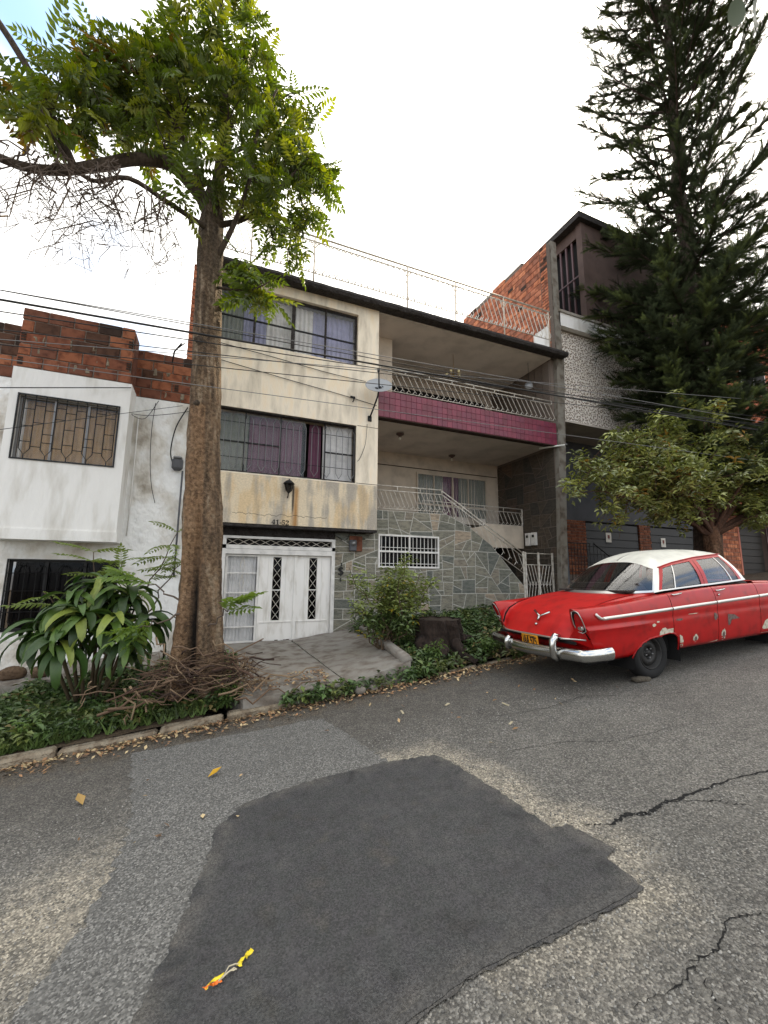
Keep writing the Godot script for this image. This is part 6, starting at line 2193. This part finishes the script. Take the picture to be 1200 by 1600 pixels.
	# rub strip along both sides, handles
	for s in [1.0, -1.0]:
		for run in [[-1.06, 0.142], [0.158, 1.048], [1.062, 2.013], [2.03, 3.5]]:
			var st := S()
			var rows := []
			var n := int((run[1] - run[0]) / 0.08)
			for k in n + 1:
				var xx := lerpf(run[0], run[1], float(k) / n)
				var yy := 0.872 + 0.018 * xx
				var hh := 0.021
				rows.append([V(xx, yy - hh, s * (car_side(xx, yy - hh) + 0.002)), V(xx, yy - hh * 0.6, s * (car_side(xx, yy) + 0.014)), V(xx, yy + hh * 0.6, s * (car_side(xx, yy) + 0.014)), V(xx, yy + hh, s * (car_side(xx, yy + hh) + 0.002))])
			for k in n:
				for j in 3:
					quad(st, rows[k][j], rows[k][j + 1], rows[k + 1][j + 1], rows[k + 1][j])
			part("side_trim", done(st), dull_chrome, body)
		part("trim_flare", bent([V(-1.06, 0.853, s * 0.905), V(-1.11, 0.862, s * 0.907), V(-1.15, 0.892, s * 0.902), V(-1.17, 0.918, s * 0.892)], 0.019, 6), dull_chrome, body)
		for hx in [[0.22, door_r], [1.11, door_f]]:
			var dp: Node3D = hx[1] if s > 0 else body
			var hz := car_side(hx[0], 1.05)
			part("handle", bent([V(hx[0], 1.045, s * (hz - 0.01)), V(hx[0] + 0.01, 1.05, s * (hz + 0.035)), V(hx[0] + 0.15, 1.062, s * (hz + 0.035)), V(hx[0] + 0.165, 1.062, s * (hz + 0.01))], 0.011, 6), chrome, dp)
		part("lock", rod(V(1.13, 0.99, s * 0.90), V(1.13, 0.99, s * 0.918), 0.014, 8), chrome, door_f if s > 0 else body)
	greenhouse(c, red, white, chrome, dull_chrome, black)
	# seats, wheel, dark trim
	for q in [[-0.05, 0.9, 0.55], [1.15, 1.0, 0.5]]:
		part("seat", chamfered(V(0.18, 0.72, 1.3), 0.06), seat_m, c, Transform3D(Basis(Vector3.BACK, 0.18), V(q[0] + 0.12, 0.86, 0)))
		part("seat", chamfered(V(0.5, 0.2, 1.3), 0.06), seat_m, c, Transform3D(Basis(), V(q[0] + 0.4, 0.62, 0)))
	part("parcel_shelf", box(V(-0.26, 1.105, -0.62), V(0.12, 1.125, 0.62)), seat_m, c)
	part("dashboard", chamfered(V(0.3, 0.2, 1.4), 0.06), seat_m, c, Transform3D(Basis(), V(2.15, 1.02, 0)))
	var sw := S()
	var ring := []
	for k in 17:
		ring.append(V(0, cos(TAU * k / 16) * 0.2, sin(TAU * k / 16) * 0.2))
	tube(sw, ring, 0.012, 5)
	part("steering_wheel", done(sw), black, c, Transform3D(Basis(Vector3.BACK, -0.5), V(1.86, 1.1, -0.36)))
	# wheels
	for q in [[-0.2, 0.80, 0.335], [-0.2, -0.80, 0.335], [2.72, 0.80, 0.46], [2.72, -0.80, 0.46]]:
		var w := part("wheel", rod(V(0, -0.02, 0), V(0, 0.02, 0), 0.05, 10), black, c)
		w.transform = Transform3D(Basis(Vector3.RIGHT, PI / 2 * signf(q[1])), V(q[0], q[2], q[1] - 0.09 * signf(q[1])))
		var st := S()
		lathe(st, [[0.20, -0.09], [0.27, -0.095], [0.312, -0.075], [0.325, -0.04], [0.326, 0.04], [0.312, 0.075], [0.27, 0.095], [0.215, 0.088], [0.20, 0.07]], 40)
		part("tyre", done(st), M.rubber, w)
		st = S()
		lathe(st, [[0.203, 0.074], [0.198, 0.085], [0.187, 0.08], [0.182, 0.03], [0.165, 0.02], [0.16, 0.045], [0.11, 0.06], [0.075, 0.045], [0.07, 0.02], [0.045, 0.025], [0.038, 0.06], [0.0, 0.065]], 36)
		part("rim", done(st), worn(Color(0.11, 0.105, 0.10), T.blot, V(4, 4, 4), 0.6), w)
		for k in 5:
			var a := TAU * k / 5 + 0.3
			part("wheel_nut", rod(V(cos(a) * 0.06, 0.04, sin(a) * 0.06), V(cos(a) * 0.06, 0.068, sin(a) * 0.06), 0.011, 6), M.grey_metal, w)
	# rear bumper: bar bowed in plan, wrapped round the corners
	var bump := S()
	var prof := [Vector2(0.0, -0.075), Vector2(0.035, -0.055), Vector2(0.05, -0.015), Vector2(0.05, 0.02), Vector2(0.038, 0.05), Vector2(0.015, 0.07), Vector2(-0.02, 0.072), Vector2(-0.03, -0.07)]
	for end in [-1.0, 1.0]:
		var st := S()
		var rows := []
		for k in 41:
			var u := lerpf(-1.0, 1.0, k / 40.0)
			var au := absf(u)
			var z := u * 1.0
			var bx0: float
			var n: Vector2
			if au < 0.84:
				bx0 = -1.50 + 0.10 * pow(au / 0.84, 2.2)
				z = u / 0.84 * 0.86
				n = Vector2(-1, 0.25 * u).normalized()
			else:
				var t := (au - 0.84) / 0.16
				bx0 = -1.40 + 0.36 * pow(t, 1.5)
				z = signf(u) * (0.86 + 0.085 * sqrt(t))
				n = Vector2(lerpf(-1.0, -0.12, minf(1.0, t * 1.3)), signf(u) * lerpf(0.25, 1.0, minf(1.0, t * 1.3))).normalized()
			var sy := 0.435 + 0.02 * au
			var row := []
			for p in prof:
				row.append(V((bx0 + n.x * p.x), sy + p.y, z + n.y * p.x))
			if end > 0:
				for r in row.size():
					var xx: float = row[r].x
					row[r] = V(3.75 - 1.0 * (xx + 1.40) + 0.10, row[r].y + 0.04, row[r].z)
			rows.append(row)
		for k in 40:
			for j in prof.size():
				var j2 := (j + 1) % prof.size()
				quad(st, rows[k][j], rows[k + 1][j], rows[k + 1][j2], rows[k][j2])
		for k in [0, 40]:
			for j in range(1, prof.size() - 1):
				tri(st, rows[k][0], rows[k][j], rows[k][j + 1])
		var bp := part("bumper", done(st), chrome, c)
		if end < 0:
			for gz in [-0.36, 0.55]:
				st = S()
				var gp := [V(-1.51, 0.38, gz), V(-1.55, 0.41, gz), V(-1.56, 0.45, gz), V(-1.55, 0.49, gz), V(-1.52, 0.51, gz), V(-1.47, 0.505, gz)] if gz < 0.0 else [V(-1.50, 0.37, gz), V(-1.555, 0.42, gz), V(-1.56, 0.52, gz), V(-1.545, 0.60, gz), V(-1.50, 0.645, gz), V(-1.44, 0.64, gz)]
				tube(st, gp, [0.03, 0.04, 0.042, 0.048, 0.05, 0.035], 10)
				part("over_rider", done(st), chrome, bp)
	# tail lamps in chrome hoods
	for s in [1.0, -1.0]:
		var hood := part("tail_lamp", tail_lens(s, 0.0), mat(Color(0.09, 0.012, 0.012), 0.25), c)
		var edge := []
		for p in tail_edge(s):
			edge.append(p)
		edge.append(edge[0])
		part("lamp_bezel", bent(edge, 0.0055, 6), dull_chrome, hood)
		part("reverse_lamp", chamfered(V(0.05, 0.06, 0.09), 0.02), chrome, hood, Transform3D(Basis(), V(car_shear(-1.415, 0.755, 0.8) - 0.005, 0.755, 0.80 * s)))
	# emblem, lip trim, lock, plate
	var em := part("boot_emblem", bent([V(-1.262, 0.905, -0.06), V(-1.31, 0.845, 0.075), V(-1.315, 0.83, 0.085), V(-1.31, 0.845, 0.095), V(-1.262, 0.90, 0.235)], 0.014, 6), chrome, c)
	part("emblem_tail", bent([V(-1.318, 0.845, 0.085), V(-1.345, 0.79, 0.085)], 0.018, 6), chrome, em)
	part("trunk_lock", rod(V(-1.36, 0.745, 0.085), V(-1.395, 0.74, 0.085), 0.017, 8), chrome, em)
	var lip := []
	for k in 21:
		var z := lerpf(-0.80, 0.80, k / 20.0)
		lip.append(V(car_shear(-1.415, 0.61, z) - 0.006, 0.612, z))
	part("lip_trim", bent(lip, 0.013, 6), dull_chrome, c)
	part("recess", box(V(-1.38, 0.56, -0.74), V(-1.36, 0.592, 0.74)), black, c)
	var pl := part("number_plate", chamfered(V(0.012, 0.165, 0.315), 0.004), worn(Color(0.90, 0.60, 0.08), T.blot, V(3, 3, 3), 0.5), c, Transform3D(Basis(Vector3.BACK, 0.05), V(-1.50, 0.532, 0.075)))
	var pt := part("plate_letters", text("JAA 575", 0.075, 0.004, "Droid Sans"), M.cable, pl)
	pt.transform = Transform3D(Basis(Vector3.UP, -PI / 2) * Basis.from_scale(V(0.74, 1.35, 1)), V(-0.0085, 0.008, 0))
	for k in 2:
		part("plate_strip", box(V(-0.009, -0.072 + k * 0.137, -0.10), V(-0.006, -0.062 + k * 0.134, 0.10)), M.cable, pl)
	# front end (out of the picture)
	for s in [1.0, -1.0]:
		var st := S()
		lathe(st, [[0.0, 0.03], [0.06, 0.025], [0.085, 0.0], [0.10, 0.0], [0.105, -0.04]], 18)
		part("headlight", done(st), chrome, c, Transform3D(Basis(Vector3.BACK, -PI / 2), V(3.76, 0.80, 0.68 * s)))
	var gl := part("grille", bent([V(3.80, 0.62, -0.6), V(3.84, 0.62, 0), V(3.80, 0.62, 0.6)], 0.03, 8), chrome, c)
	part("grille_bar", bent([V(3.80, 0.70, -0.55), V(3.83, 0.70, 0), V(3.80, 0.70, 0.55)], 0.015, 8), chrome, gl)

func tail_edge(s: float) -> Array:
	var out := []
	for p in [Vector2(0.77, 0.955), Vector2(0.82, 0.972), Vector2(0.862, 0.955), Vector2(0.872, 0.88), Vector2(0.868, 0.79), Vector2(0.855, 0.725), Vector2(0.80, 0.695), Vector2(0.745, 0.715), Vector2(0.735, 0.80), Vector2(0.745, 0.89)]:
		out.append(V(car_shear(-1.415, p.y, p.x) - 0.008, p.y, p.x * s))
	return out

func tail_lens(s: float, _d: float) -> ArrayMesh:
	var st := S()
	var e := tail_edge(s)
	var c := V(-1.335, 0.84, 0.80 * s)
	for i in e.size():
		tri(st, c, e[i], e[(i + 1) % e.size()])
	return done(st)

# glasshouse: belt outline, roof-edge outline, one row per station from the middle of the rear window to the middle of the windscreen
const HOUSE := [[-0.32, 0.0, 1.09, 0.36, 0.0, 1.525], [-0.285, 0.30, 1.09, 0.355, 0.24, 1.515], [-0.18, 0.55, 1.09, 0.33, 0.42, 1.475], [-0.065, 0.70, 1.095, 0.32, 0.53, 1.43], [0.045, 0.775, 1.10, 0.37, 0.575, 1.405],
	[0.115, 0.79, 1.11, 0.44, 0.59, 1.41], [0.155, 0.80, 1.115, 0.51, 0.60, 1.43], [0.42, 0.81, 1.125, 0.68, 0.61, 1.465], [0.94, 0.815, 1.14, 1.02, 0.615, 1.505], [1.07, 0.815, 1.14, 1.16, 0.615, 1.52], [1.62, 0.81, 1.155, 1.55, 0.61, 1.54], [1.80, 0.805, 1.16, 1.69, 0.605, 1.545], [1.96, 0.79, 1.165, 1.80, 0.59, 1.545],
	[2.12, 0.70, 1.15, 1.89, 0.53, 1.55], [2.24, 0.42, 1.14, 1.94, 0.30, 1.57], [2.28, 0.0, 1.14, 1.96, 0.0, 1.575]]

func house_at(u: float, t: float, s: float) -> Vector3:
	var i := mini(int(u), HOUSE.size() - 2)
	var f := u - i
	var q := []
	for k in 6:
		q.append(lerpf(HOUSE[i][k], HOUSE[i + 1][k], f))
	if u < 4.0 or u > 13.0:
		for k in 6:
			q[k] = cubic_interpolate(HOUSE[i][k], HOUSE[i + 1][k], HOUSE[maxi(i - 1, 0)][k] if i > 0 else HOUSE[1][k] * (-1.0 if k in [1, 4] else 1.0), HOUSE[mini(i + 2, HOUSE.size() - 1)][k], f)
	var a := V(q[0], q[2], q[1])
	var b := V(q[3], q[5], q[4])
	var p := a.lerp(b, t)
	var mid := V(1.0, p.y, 0)
	p += (V(p.x, p.y, p.z) - mid).normalized() * 0.03 * sin(PI * t)
	p.z *= s
	return p

func house_patch(u0: float, u1: float, t0: float, t1: float, s: float, lift := 0.0) -> ArrayMesh:
	var st := S()
	var n := maxi(2, int((u1 - u0) * 6))
	for i in n:
		for j in 6:
			var q := []
			for k in [[0, 0], [1, 0], [1, 1], [0, 1]]:
				var p := house_at(lerpf(u0, u1, float(i + k[0]) / n), lerpf(t0, t1, float(j + k[1]) / 6), s)
				p += (p - V(1.0, p.y - 0.1, 0)).normalized() * lift
				q.append(p)
			quad(st, q[0], q[1], q[2], q[3])
	return done(st)

func greenhouse(c: Node3D, red: Material, white: Material, chrome: Material, dull: Material, black: Material) -> void:
	var clear := glass(Color(0.10, 0.12, 0.12), 0.16)
	clear.metallic_specular = 1.0
	# roof skin
	var st := S()
	var n := 90
	var edge := []
	for k in n + 1:
		edge.append(lerpf(0.0, 15.0, float(k) / n))
	for s in [1.0, -1.0]:
		for i in n:
			for j in 10:
				var q := []
				for k in [[0, 0], [1, 0], [1, 1], [0, 1]]:
					var e := house_at(edge[i + k[0]], 1.0, s)
					var r: float = 1.0 - (j + k[1]) / 10.0
					var p := V(lerpf(1.14, e.x, r), 0, e.z * r)
					p.y = e.y + (1.665 - e.y) * (1.0 - pow(r, 2.6))
					q.append(p)
				quad(st, q[0], q[1], q[2], q[3])
	var roof := part("roof", done(st), white, c)
	for s in [1.0, -1.0]:
		# rear window quarter, pillars, doors
		var rw := part("rear_window", house_patch(0.0, 3.75, 0.06, 0.95, s), clear, c)
		part("inner_face", house_patch(0.0, 3.75, 0.06, 0.95, s, -0.006), clear, rw)
		part("window_trim", house_patch(0.0, 3.85, -0.02, 0.06, s, 0.008), dull, rw)
		part("window_trim", house_patch(0.0, 3.85, 0.95, 1.0, s, 0.004), white, rw)
		part("window_trim", house_patch(3.75, 3.92, 0.0, 1.0, s, 0.008), dull, rw)
		part("rear_pillar", house_patch(3.92, 5.02, 0.30, 1.01, s, 0.002), white, roof)
		part("pillar_foot", house_patch(3.92, 5.02, -0.02, 0.30, s, 0.003), dull, roof)
		part("door_frame", house_patch(5.02, 6.0, -0.02, 1.0, s, 0.006), red, c)
		part("door_frame", house_patch(5.5, 11.4, 0.90, 1.01, s, 0.008), red, c)
		part("inner_face", house_patch(6.0, 6.92, 0.03, 0.9, s, -0.006), clear, part("side_window", house_patch(6.0, 6.92, 0.03, 0.9, s), clear, c))
		part("window_divider", house_patch(6.92, 7.0, 0.0, 0.9, s, 0.006), dull, c)
		part("inner_face", house_patch(7.0, 8.0, 0.03, 0.9, s, -0.006), clear, part("side_window", house_patch(7.0, 8.0, 0.03, 0.9, s), clear, c))
		part("door_pillar", house_patch(8.0, 8.48, -0.02, 1.0, s, 0.007), red, c)
		part("pillar_gap", house_patch(8.48, 8.54, -0.02, 1.0, s, 0.0), black, c)
		part("door_pillar", house_patch(8.54, 9.02, -0.02, 1.0, s, 0.007), red, c)
		part("inner_face", house_patch(9.02, 10.0, 0.03, 0.9, s, -0.006), clear, part("side_window", house_patch(9.02, 10.0, 0.03, 0.9, s), clear, c))
		part("window_divider", house_patch(10.0, 10.14, 0.0, 0.9, s, 0.006), dull, c)
		part("vent_window", house_patch(10.14, 11.0, 0.03, 0.9, s), clear, c)
		part("door_frame", house_patch(11.0, 11.45, -0.02, 1.0, s, 0.008), red, c)
		part("windscreen_pillar", house_patch(11.45, 12.05, -0.02, 1.02, s, 0.006), dull, c)
		part("windscreen", house_patch(12.05, 15.0, 0.03, 0.95, s), clear, c)
		part("window_trim", house_patch(12.05, 15.0, -0.02, 0.03, s, 0.006), dull, c)
		part("window_trim", house_patch(12.05, 15.0, 0.95, 1.0, s, 0.004), white, c)
		# belt moulding
		part("belt_trim", house_patch(3.9, 12.3, -0.045, 0.012, s, 0.012), dull, c)
		# drip rail
		var rail := []
		for k in 30:
			var p := house_at(lerpf(4.6, 12.2, k / 29.0), 1.0, s)
			rail.append(p + V(0, 0.004, 0.012 * s))
		part("drip_rail", bent(rail, 0.008, 5), red, roof)

var WIRES := [
	["highest thin pale wire crossing in front of the sky and the tall trunk", -9.00, 4.59, -5.55, 16.00, 5.86, -5.55, 0.0, 0.006, 1],
	["thick black main cable crossing the tall trunk at window height", -9.00, 4.53, -5.55, 16.00, 5.59, -5.55, 0.0, 0.014, 0],
	["thin wire just below the thick main cable", -9.00, 3.85, -5.55, 16.00, 6.13, -5.55, 0.0, 0.006, 0],
	["wire crossing the brick parapet and the lower edge of the upper cream window", -9.00, 4.27, -5.55, 16.00, 5.78, -5.55, 0.0, 0.007, 0],
	["pale wire sloping across the middle of the brick parapet", -9.00, 3.48, -5.55, 16.00, 6.71, -5.55, 0.0, 0.005, 1],
	["low pale wire crossing the foot of the brick parapet", -9.00, 3.89, -5.55, 16.00, 4.77, -5.55, 0.0, 0.005, 1],
	["wire across the upper cream window and the maroon balcony rail", -9.00, 4.68, -5.55, 16.00, 5.60, -5.55, 0.0, 0.006, 0],
	["wire crossing the pebbledash wall and balcony rail, lowest of those on the right", -9.00, 3.68, -5.55, 16.00, 5.94, -5.55, 0.0, 0.006, 0],
	["black service wire running to the left bay just above its window", -6.56, 3.63, -7.06, -1.55, 5.19, -8.47, 0.0, 0.009, 0],
	["thin wire crossing in front of the white bay window to the brick corner", -5.70, 2.35, -5.98, -0.72, 5.17, -8.95, 0.0, 0.005, 0]]
var SPRIG := [[-0.03, 0.05, 0.0, 0.5], [0.09, 0.09, 0.02, 2.0]]

# ---- wires and small fittings
func wire(label: String, a: Vector3, b: Vector3, sag: float, r: float, m: Material, group := "overhead wires along the street") -> void:
	var pts := []
	for k in 25:
		var t := k / 24.0
		pts.append(a.lerp(b, t) - V(0, sag * 4.0 * t * (1.0 - t), 0))
	var st := S()
	tube(st, pts, r, 5)
	var o := part("overhead_wire", done(st), m)
	tag(o, label, "wire", group)

func street_bits() -> void:
	for w in WIRES:
		wire(w[0], V(w[1], w[2], w[3]), V(w[4], w[5], w[6]), w[7], w[8], M.cable if w[9] == 0 else M.cable_pale)
	# loose cables on the fronts
	for c in [["loose cable hanging in a long loop down the white wall beside the tree trunk", [V(-1.2, 5.15, -8.96), V(-1.22, 4.6, -8.94), V(-1.2, 4.0, -8.95), V(-1.14, 3.5, -8.95), V(-1.05, 3.15, -8.95)], 0.006],
			["short tangle of cables on the white wall below the brick parapet", [V(-0.5, 5.1, -8.95), V(-0.9, 4.95, -8.9), V(-1.3, 4.85, -8.9), V(-1.52, 4.72, -8.55), V(-1.35, 4.78, -8.9), V(-1.15, 5.2, -8.95)], 0.006],
			["black cable bowed down to the grey meter box by the trunk", [V(-0.62, 5.15, -8.95), V(-0.8, 4.7, -8.93), V(-0.86, 4.2, -8.93), V(-0.80, 3.95, -8.93)], 0.012],
			["thin cable running along the cream wall between its two upper windows", [V(-0.3, 6.35, -8.97), V(1.2, 6.17, -8.97), V(2.6, 6.02, -8.97), V(3.5, 5.90, -8.97)], 0.008],
			["thin upper cable along the cream wall ending at the satellite dish", [V(-0.3, 6.72, -8.97), V(1.0, 6.62, -8.97), V(2.3, 6.50, -8.97), V(3.2, 6.46, -8.95)], 0.008],
			["thin cable dropping from the dish bracket beside the middle window", [V(3.26, 5.4, -8.97), V(3.22, 4.9, -8.97), V(3.1, 4.55, -8.97), V(3.03, 4.45, -8.97)], 0.006]]:
		var st := S()
		var pts := []
		for i in c[1].size() - 1:
			for k in 5:
				pts.append(c[1][i].cubic_interpolate(c[1][i + 1], c[1][maxi(i - 1, 0)], c[1][mini(i + 2, c[1].size() - 1)], k / 5.0))
		pts.append(c[1][-1])
		tube(st, pts, c[2], 5)
		tag(part("wall_cable", done(st), M.cable), c[0], "cable", "cables fixed to the house fronts")
	# knot of wires at the white parapet, bracket on the cream wall
	var br := thing("cable_bracket", "small black wire bracket on the cream wall above the middle window", "bracket", V(2.88, 6.0, -8.95))
	part("plate", chamfered(V(0.12, 0.05, 0.04), 0.01, 0.006), M.cable, br)
	part("hook", bent([V(0, 0, 0), V(0.02, -0.07, 0.03), V(0.0, -0.12, 0.0)], 0.014, 5), M.cable, br)
	# meter box behind the trunk
	var mb := thing("meter_box", "small rounded grey meter box on the white wall just left of the tall trunk", "meter", V(-0.72, 3.95, -8.93))
	part("case", chamfered(V(0.2, 0.26, 0.14), 0.05), M.grey_wall, mb)
	part("lid", chamfered(V(0.16, 0.05, 0.18), 0.02), M.grey_metal, mb, Transform3D(Basis(), V(0, 0.12, 0)))
	part("pipe", rod(V(0.1, -0.13, 0), V(0.1, -2.2, 0), 0.02), M.grey_wall, mb)
	# electricity meter by the garage door
	var em := thing("electric_meter", "old electricity meter with a round glass on a brown board right of the garage door", "meter", V(3.06, 2.5, -9.33))
	part("board", chamfered(V(0.32, 0.36, 0.03), 0.006), M.brick5, em, Transform3D(Basis(), V(0.09, 0.05, 0)))
	part("case", chamfered(V(0.17, 0.26, 0.09), 0.02), M.grey_wall, em, Transform3D(Basis(), V(0.0, 0.0, 0.06)))
	var st := S()
	lathe(st, [[0.0, 0.06], [0.05, 0.05], [0.062, 0.02], [0.065, 0.0]], 14)
	part("dial", done(st), M.grey_metal, em, Transform3D(Basis(Vector3.RIGHT, PI / 2), V(0, 0.05, 0.10)))
	# two intercom boxes on the dark stone wall
	for b in [[-10.33, "left one of two white boxes on the dark stone wall by the gate"], [-10.07, "right one of two white boxes on the dark stone wall by the gate"]]:
		var o := thing("wall_box", b[1], "box", V(9.2, 2.97, b[0]), "white boxes by the gate")
		part("case", chamfered(V(0.09, 0.40, 0.20), 0.012), M.white_metal, o)
		part("slot", box(V(-0.05, 0.05, -0.045), V(-0.046, 0.13, 0.045)), M.black_metal, o)
	# lantern
	var la := thing("wall_lantern", "rusty black wall lantern with a rust run, centred under the middle window", "lamp", V(1.46, 3.70, -8.88))
	st = S()
	lathe(st, [[0.0, 0.13], [0.05, 0.12], [0.11, 0.07], [0.125, 0.045], [0.115, 0.04]], 8)
	part("hood", done(st), M.cable, la)
	st = S()
	lathe(st, [[0.095, 0.04], [0.06, -0.10], [0.02, -0.15], [0.0, -0.17]], 6)
	part("glass_body", done(st), M.dark_pane, la)
	for k in 6:
		var a := TAU * k / 6
		part("rib", bent([V(cos(a) * 0.097, 0.04, sin(a) * 0.097), V(cos(a) * 0.062, -0.1, sin(a) * 0.062), V(0, -0.16, 0)], 0.008), M.cable, la)
	part("bracket", bent([V(0, -0.13, 0), V(0, -0.2, -0.06), V(0, -0.24, -0.12)], 0.012, 6), M.cable, la)
	part("finial", bent([V(0, 0.12, 0), V(0, 0.155, 0)], 0.014, 6), M.cable, la)
	# satellite dish
	var di := thing("satellite_dish", "grey satellite dish on a black arm at the right edge of the cream wall", "satellite dish", V(3.33, 6.05, -8.99))
	st = S()
	lathe(st, [[0.0, -0.055], [0.1, -0.05], [0.2, -0.028], [0.29, 0.012], [0.295, 0.02], [0.28, 0.018], [0.19, -0.018], [0.0, -0.045]], 28)
	var dish_xf := Transform3D(Basis.from_euler(V(0.92, 0.1, 0.34)) * Basis.from_scale(V(1.08, 1.08, 1.0)), V(0.06, 0.17, 0.42))
	part("reflector", done(st), mat(Color(0.62, 0.63, 0.64), 0.45, 0.1), di, dish_xf)
	for q in [[-0.06, 0.05], [0.03, 0.02], [0.11, -0.01]]:
		part("dish_mark", box(V(q[0] - 0.03, -0.036, q[1] - 0.05), V(q[0] + 0.03, -0.030, q[1] + 0.05)), M.cable, di, dish_xf)
	part("arm", bent([V(0.0, -0.48, 0.0), V(0.02, -0.35, 0.12), V(0.08, -0.05, 0.30), V(0.08, 0.14, 0.40)], 0.022, 6), M.cable, di)
	part("feed_arm", bent([V(0.06, 0.10, 0.44), V(0.0, 0.45, 0.56)], 0.016, 6), M.cable, di)
	part("feed_head", chamfered(V(0.05, 0.09, 0.05), 0.01), M.cable, di, Transform3D(Basis(), V(-0.01, 0.47, 0.57)))
	part("wall_plate", chamfered(V(0.1, 0.14, 0.03), 0.01), M.cable, di, Transform3D(Basis(), V(0, -0.5, 0)))
	# ceiling fittings
	for l in [[V(4.6, 5.68, -10.0), "bare bulb holder on the lower terrace ceiling, nearer the cream corner"], [V(7.0, 5.68, -11.2), "bare bulb holder on the lower terrace ceiling, farther in near the window"]]:
		var o := thing("ceiling_lamp", l[1], "lamp", l[0], "bulb holders under the balcony")
		st = S()
		lathe(st, [[0.0, 0.0], [0.11, -0.005], [0.10, -0.035], [0.045, -0.06], [0.04, -0.10], [0.0, -0.10]], 12)
		part("rose", done(st), M.dark_front, o)
		st = S()
		lathe(st, [[0.025, -0.10], [0.045, -0.14], [0.03, -0.18], [0.0, -0.19]], 10)
		part("bulb", done(st), mat(Color(0.8, 0.78, 0.72), 0.3), o)
	var ch := thing("chandelier", "small brass chandelier hanging from the upper balcony ceiling", "chandelier", V(6.35, 8.415, -10.0))
	var brass := mat(Color(0.62, 0.50, 0.28), 0.35, 0.7)
	part("chain", rod(V(0, 0, 0), V(0, -0.62, 0), 0.008), brass, ch)
	part("hub", chamfered(V(0.06, 0.16, 0.06), 0.02), brass, ch, Transform3D(Basis(), V(0, -0.68, 0)))
	for k in 5:
		var a := TAU * k / 5
		var e := V(cos(a) * 0.2, -0.66, sin(a) * 0.2)
		part("arm", bent([V(0, -0.72, 0), V(cos(a) * 0.12, -0.78, sin(a) * 0.12), e], 0.009, 5), brass, ch)
		st = S()
		lathe(st, [[0.0, 0.0], [0.035, 0.02], [0.045, 0.07], [0.0, 0.08]], 8)
		part("cup", done(st), mat(Color(0.85, 0.80, 0.62), 0.3), ch, Transform3D(Basis(), e))
	var hb := thing("hanging_ornament", "round pale ornament hanging on a cord near the right end of the upper balcony", "ornament", V(8.75, 8.41, -9.5))
	part("cord", rod(V(0, 0, 0), V(0, -0.62, 0), 0.006), M.cable, hb)
	st = S()
	lathe(st, [[0.0, -0.03], [0.12, -0.01], [0.13, 0.0], [0.12, 0.01], [0.0, 0.03]], 16)
	part("disc", done(st), M.grey_metal, hb, Transform3D(Basis(Vector3.RIGHT, PI / 2) * Basis(Vector3.BACK, 0.5), V(0, -0.75, 0)))
	var tl := thing("tube_lamp", "white fluorescent tube sticking out under the right end of the maroon balcony", "lamp", V(9.2, 5.62, -9.0))
	part("tube", rod(V(-0.35, -0.02, -0.3), V(0.2, 0.03, 0.18), 0.025, 8), mat(Color(0.88, 0.88, 0.85), 0.4), tl)
	part("cap", rod(V(0.19, 0.029, 0.17), V(0.23, 0.033, 0.21), 0.028, 8), M.grey_metal, tl)
	# leaves of a nearer branch reaching into the top right corner
	var ob := thing("overhanging_sprig", "sprig of two large blurred green leaves hanging into the top right corner", "branch", V(1.82, 4.05, -0.70))
	part("twig", bent([V(0.9, 0.75, 0.3), V(0.4, 0.42, 0.1), V(0.1, 0.2, 0.0), V(-0.02, 0.1, 0)], 0.008, 5), mat(Color(0.3, 0.25, 0.2), 0.9), ob)
	var lf := strap_leaf(0.12, 0.055, -1.2, -1.7)
	for p in SPRIG:
		var o := part("leaf", lf, leafy(Color(0.19, 0.23, 0.11), Color(0.1, 0.14, 0.03)), ob)
		o.transform = Transform3D(Basis.from_euler(V(0, p[3], 0)), V(p[0], p[1], p[2]))
	# electric twist of wire on the brick parapet
	var an := thing("bent_antenna", "bent dark stub of wire rising from the brick parapet left of the trunk", "antenna", V(-0.98, 6.2, -9.0))
	part("stem", bent([V(0, -0.15, 0), V(0.02, 0.12, 0), V(0.14, 0.32, 0.02)], 0.018, 5), M.cable, an)
	part("prong", bent([V(0.05, 0.17, 0), V(0.2, 0.33, 0.03)], 0.012, 5), M.cable, an)
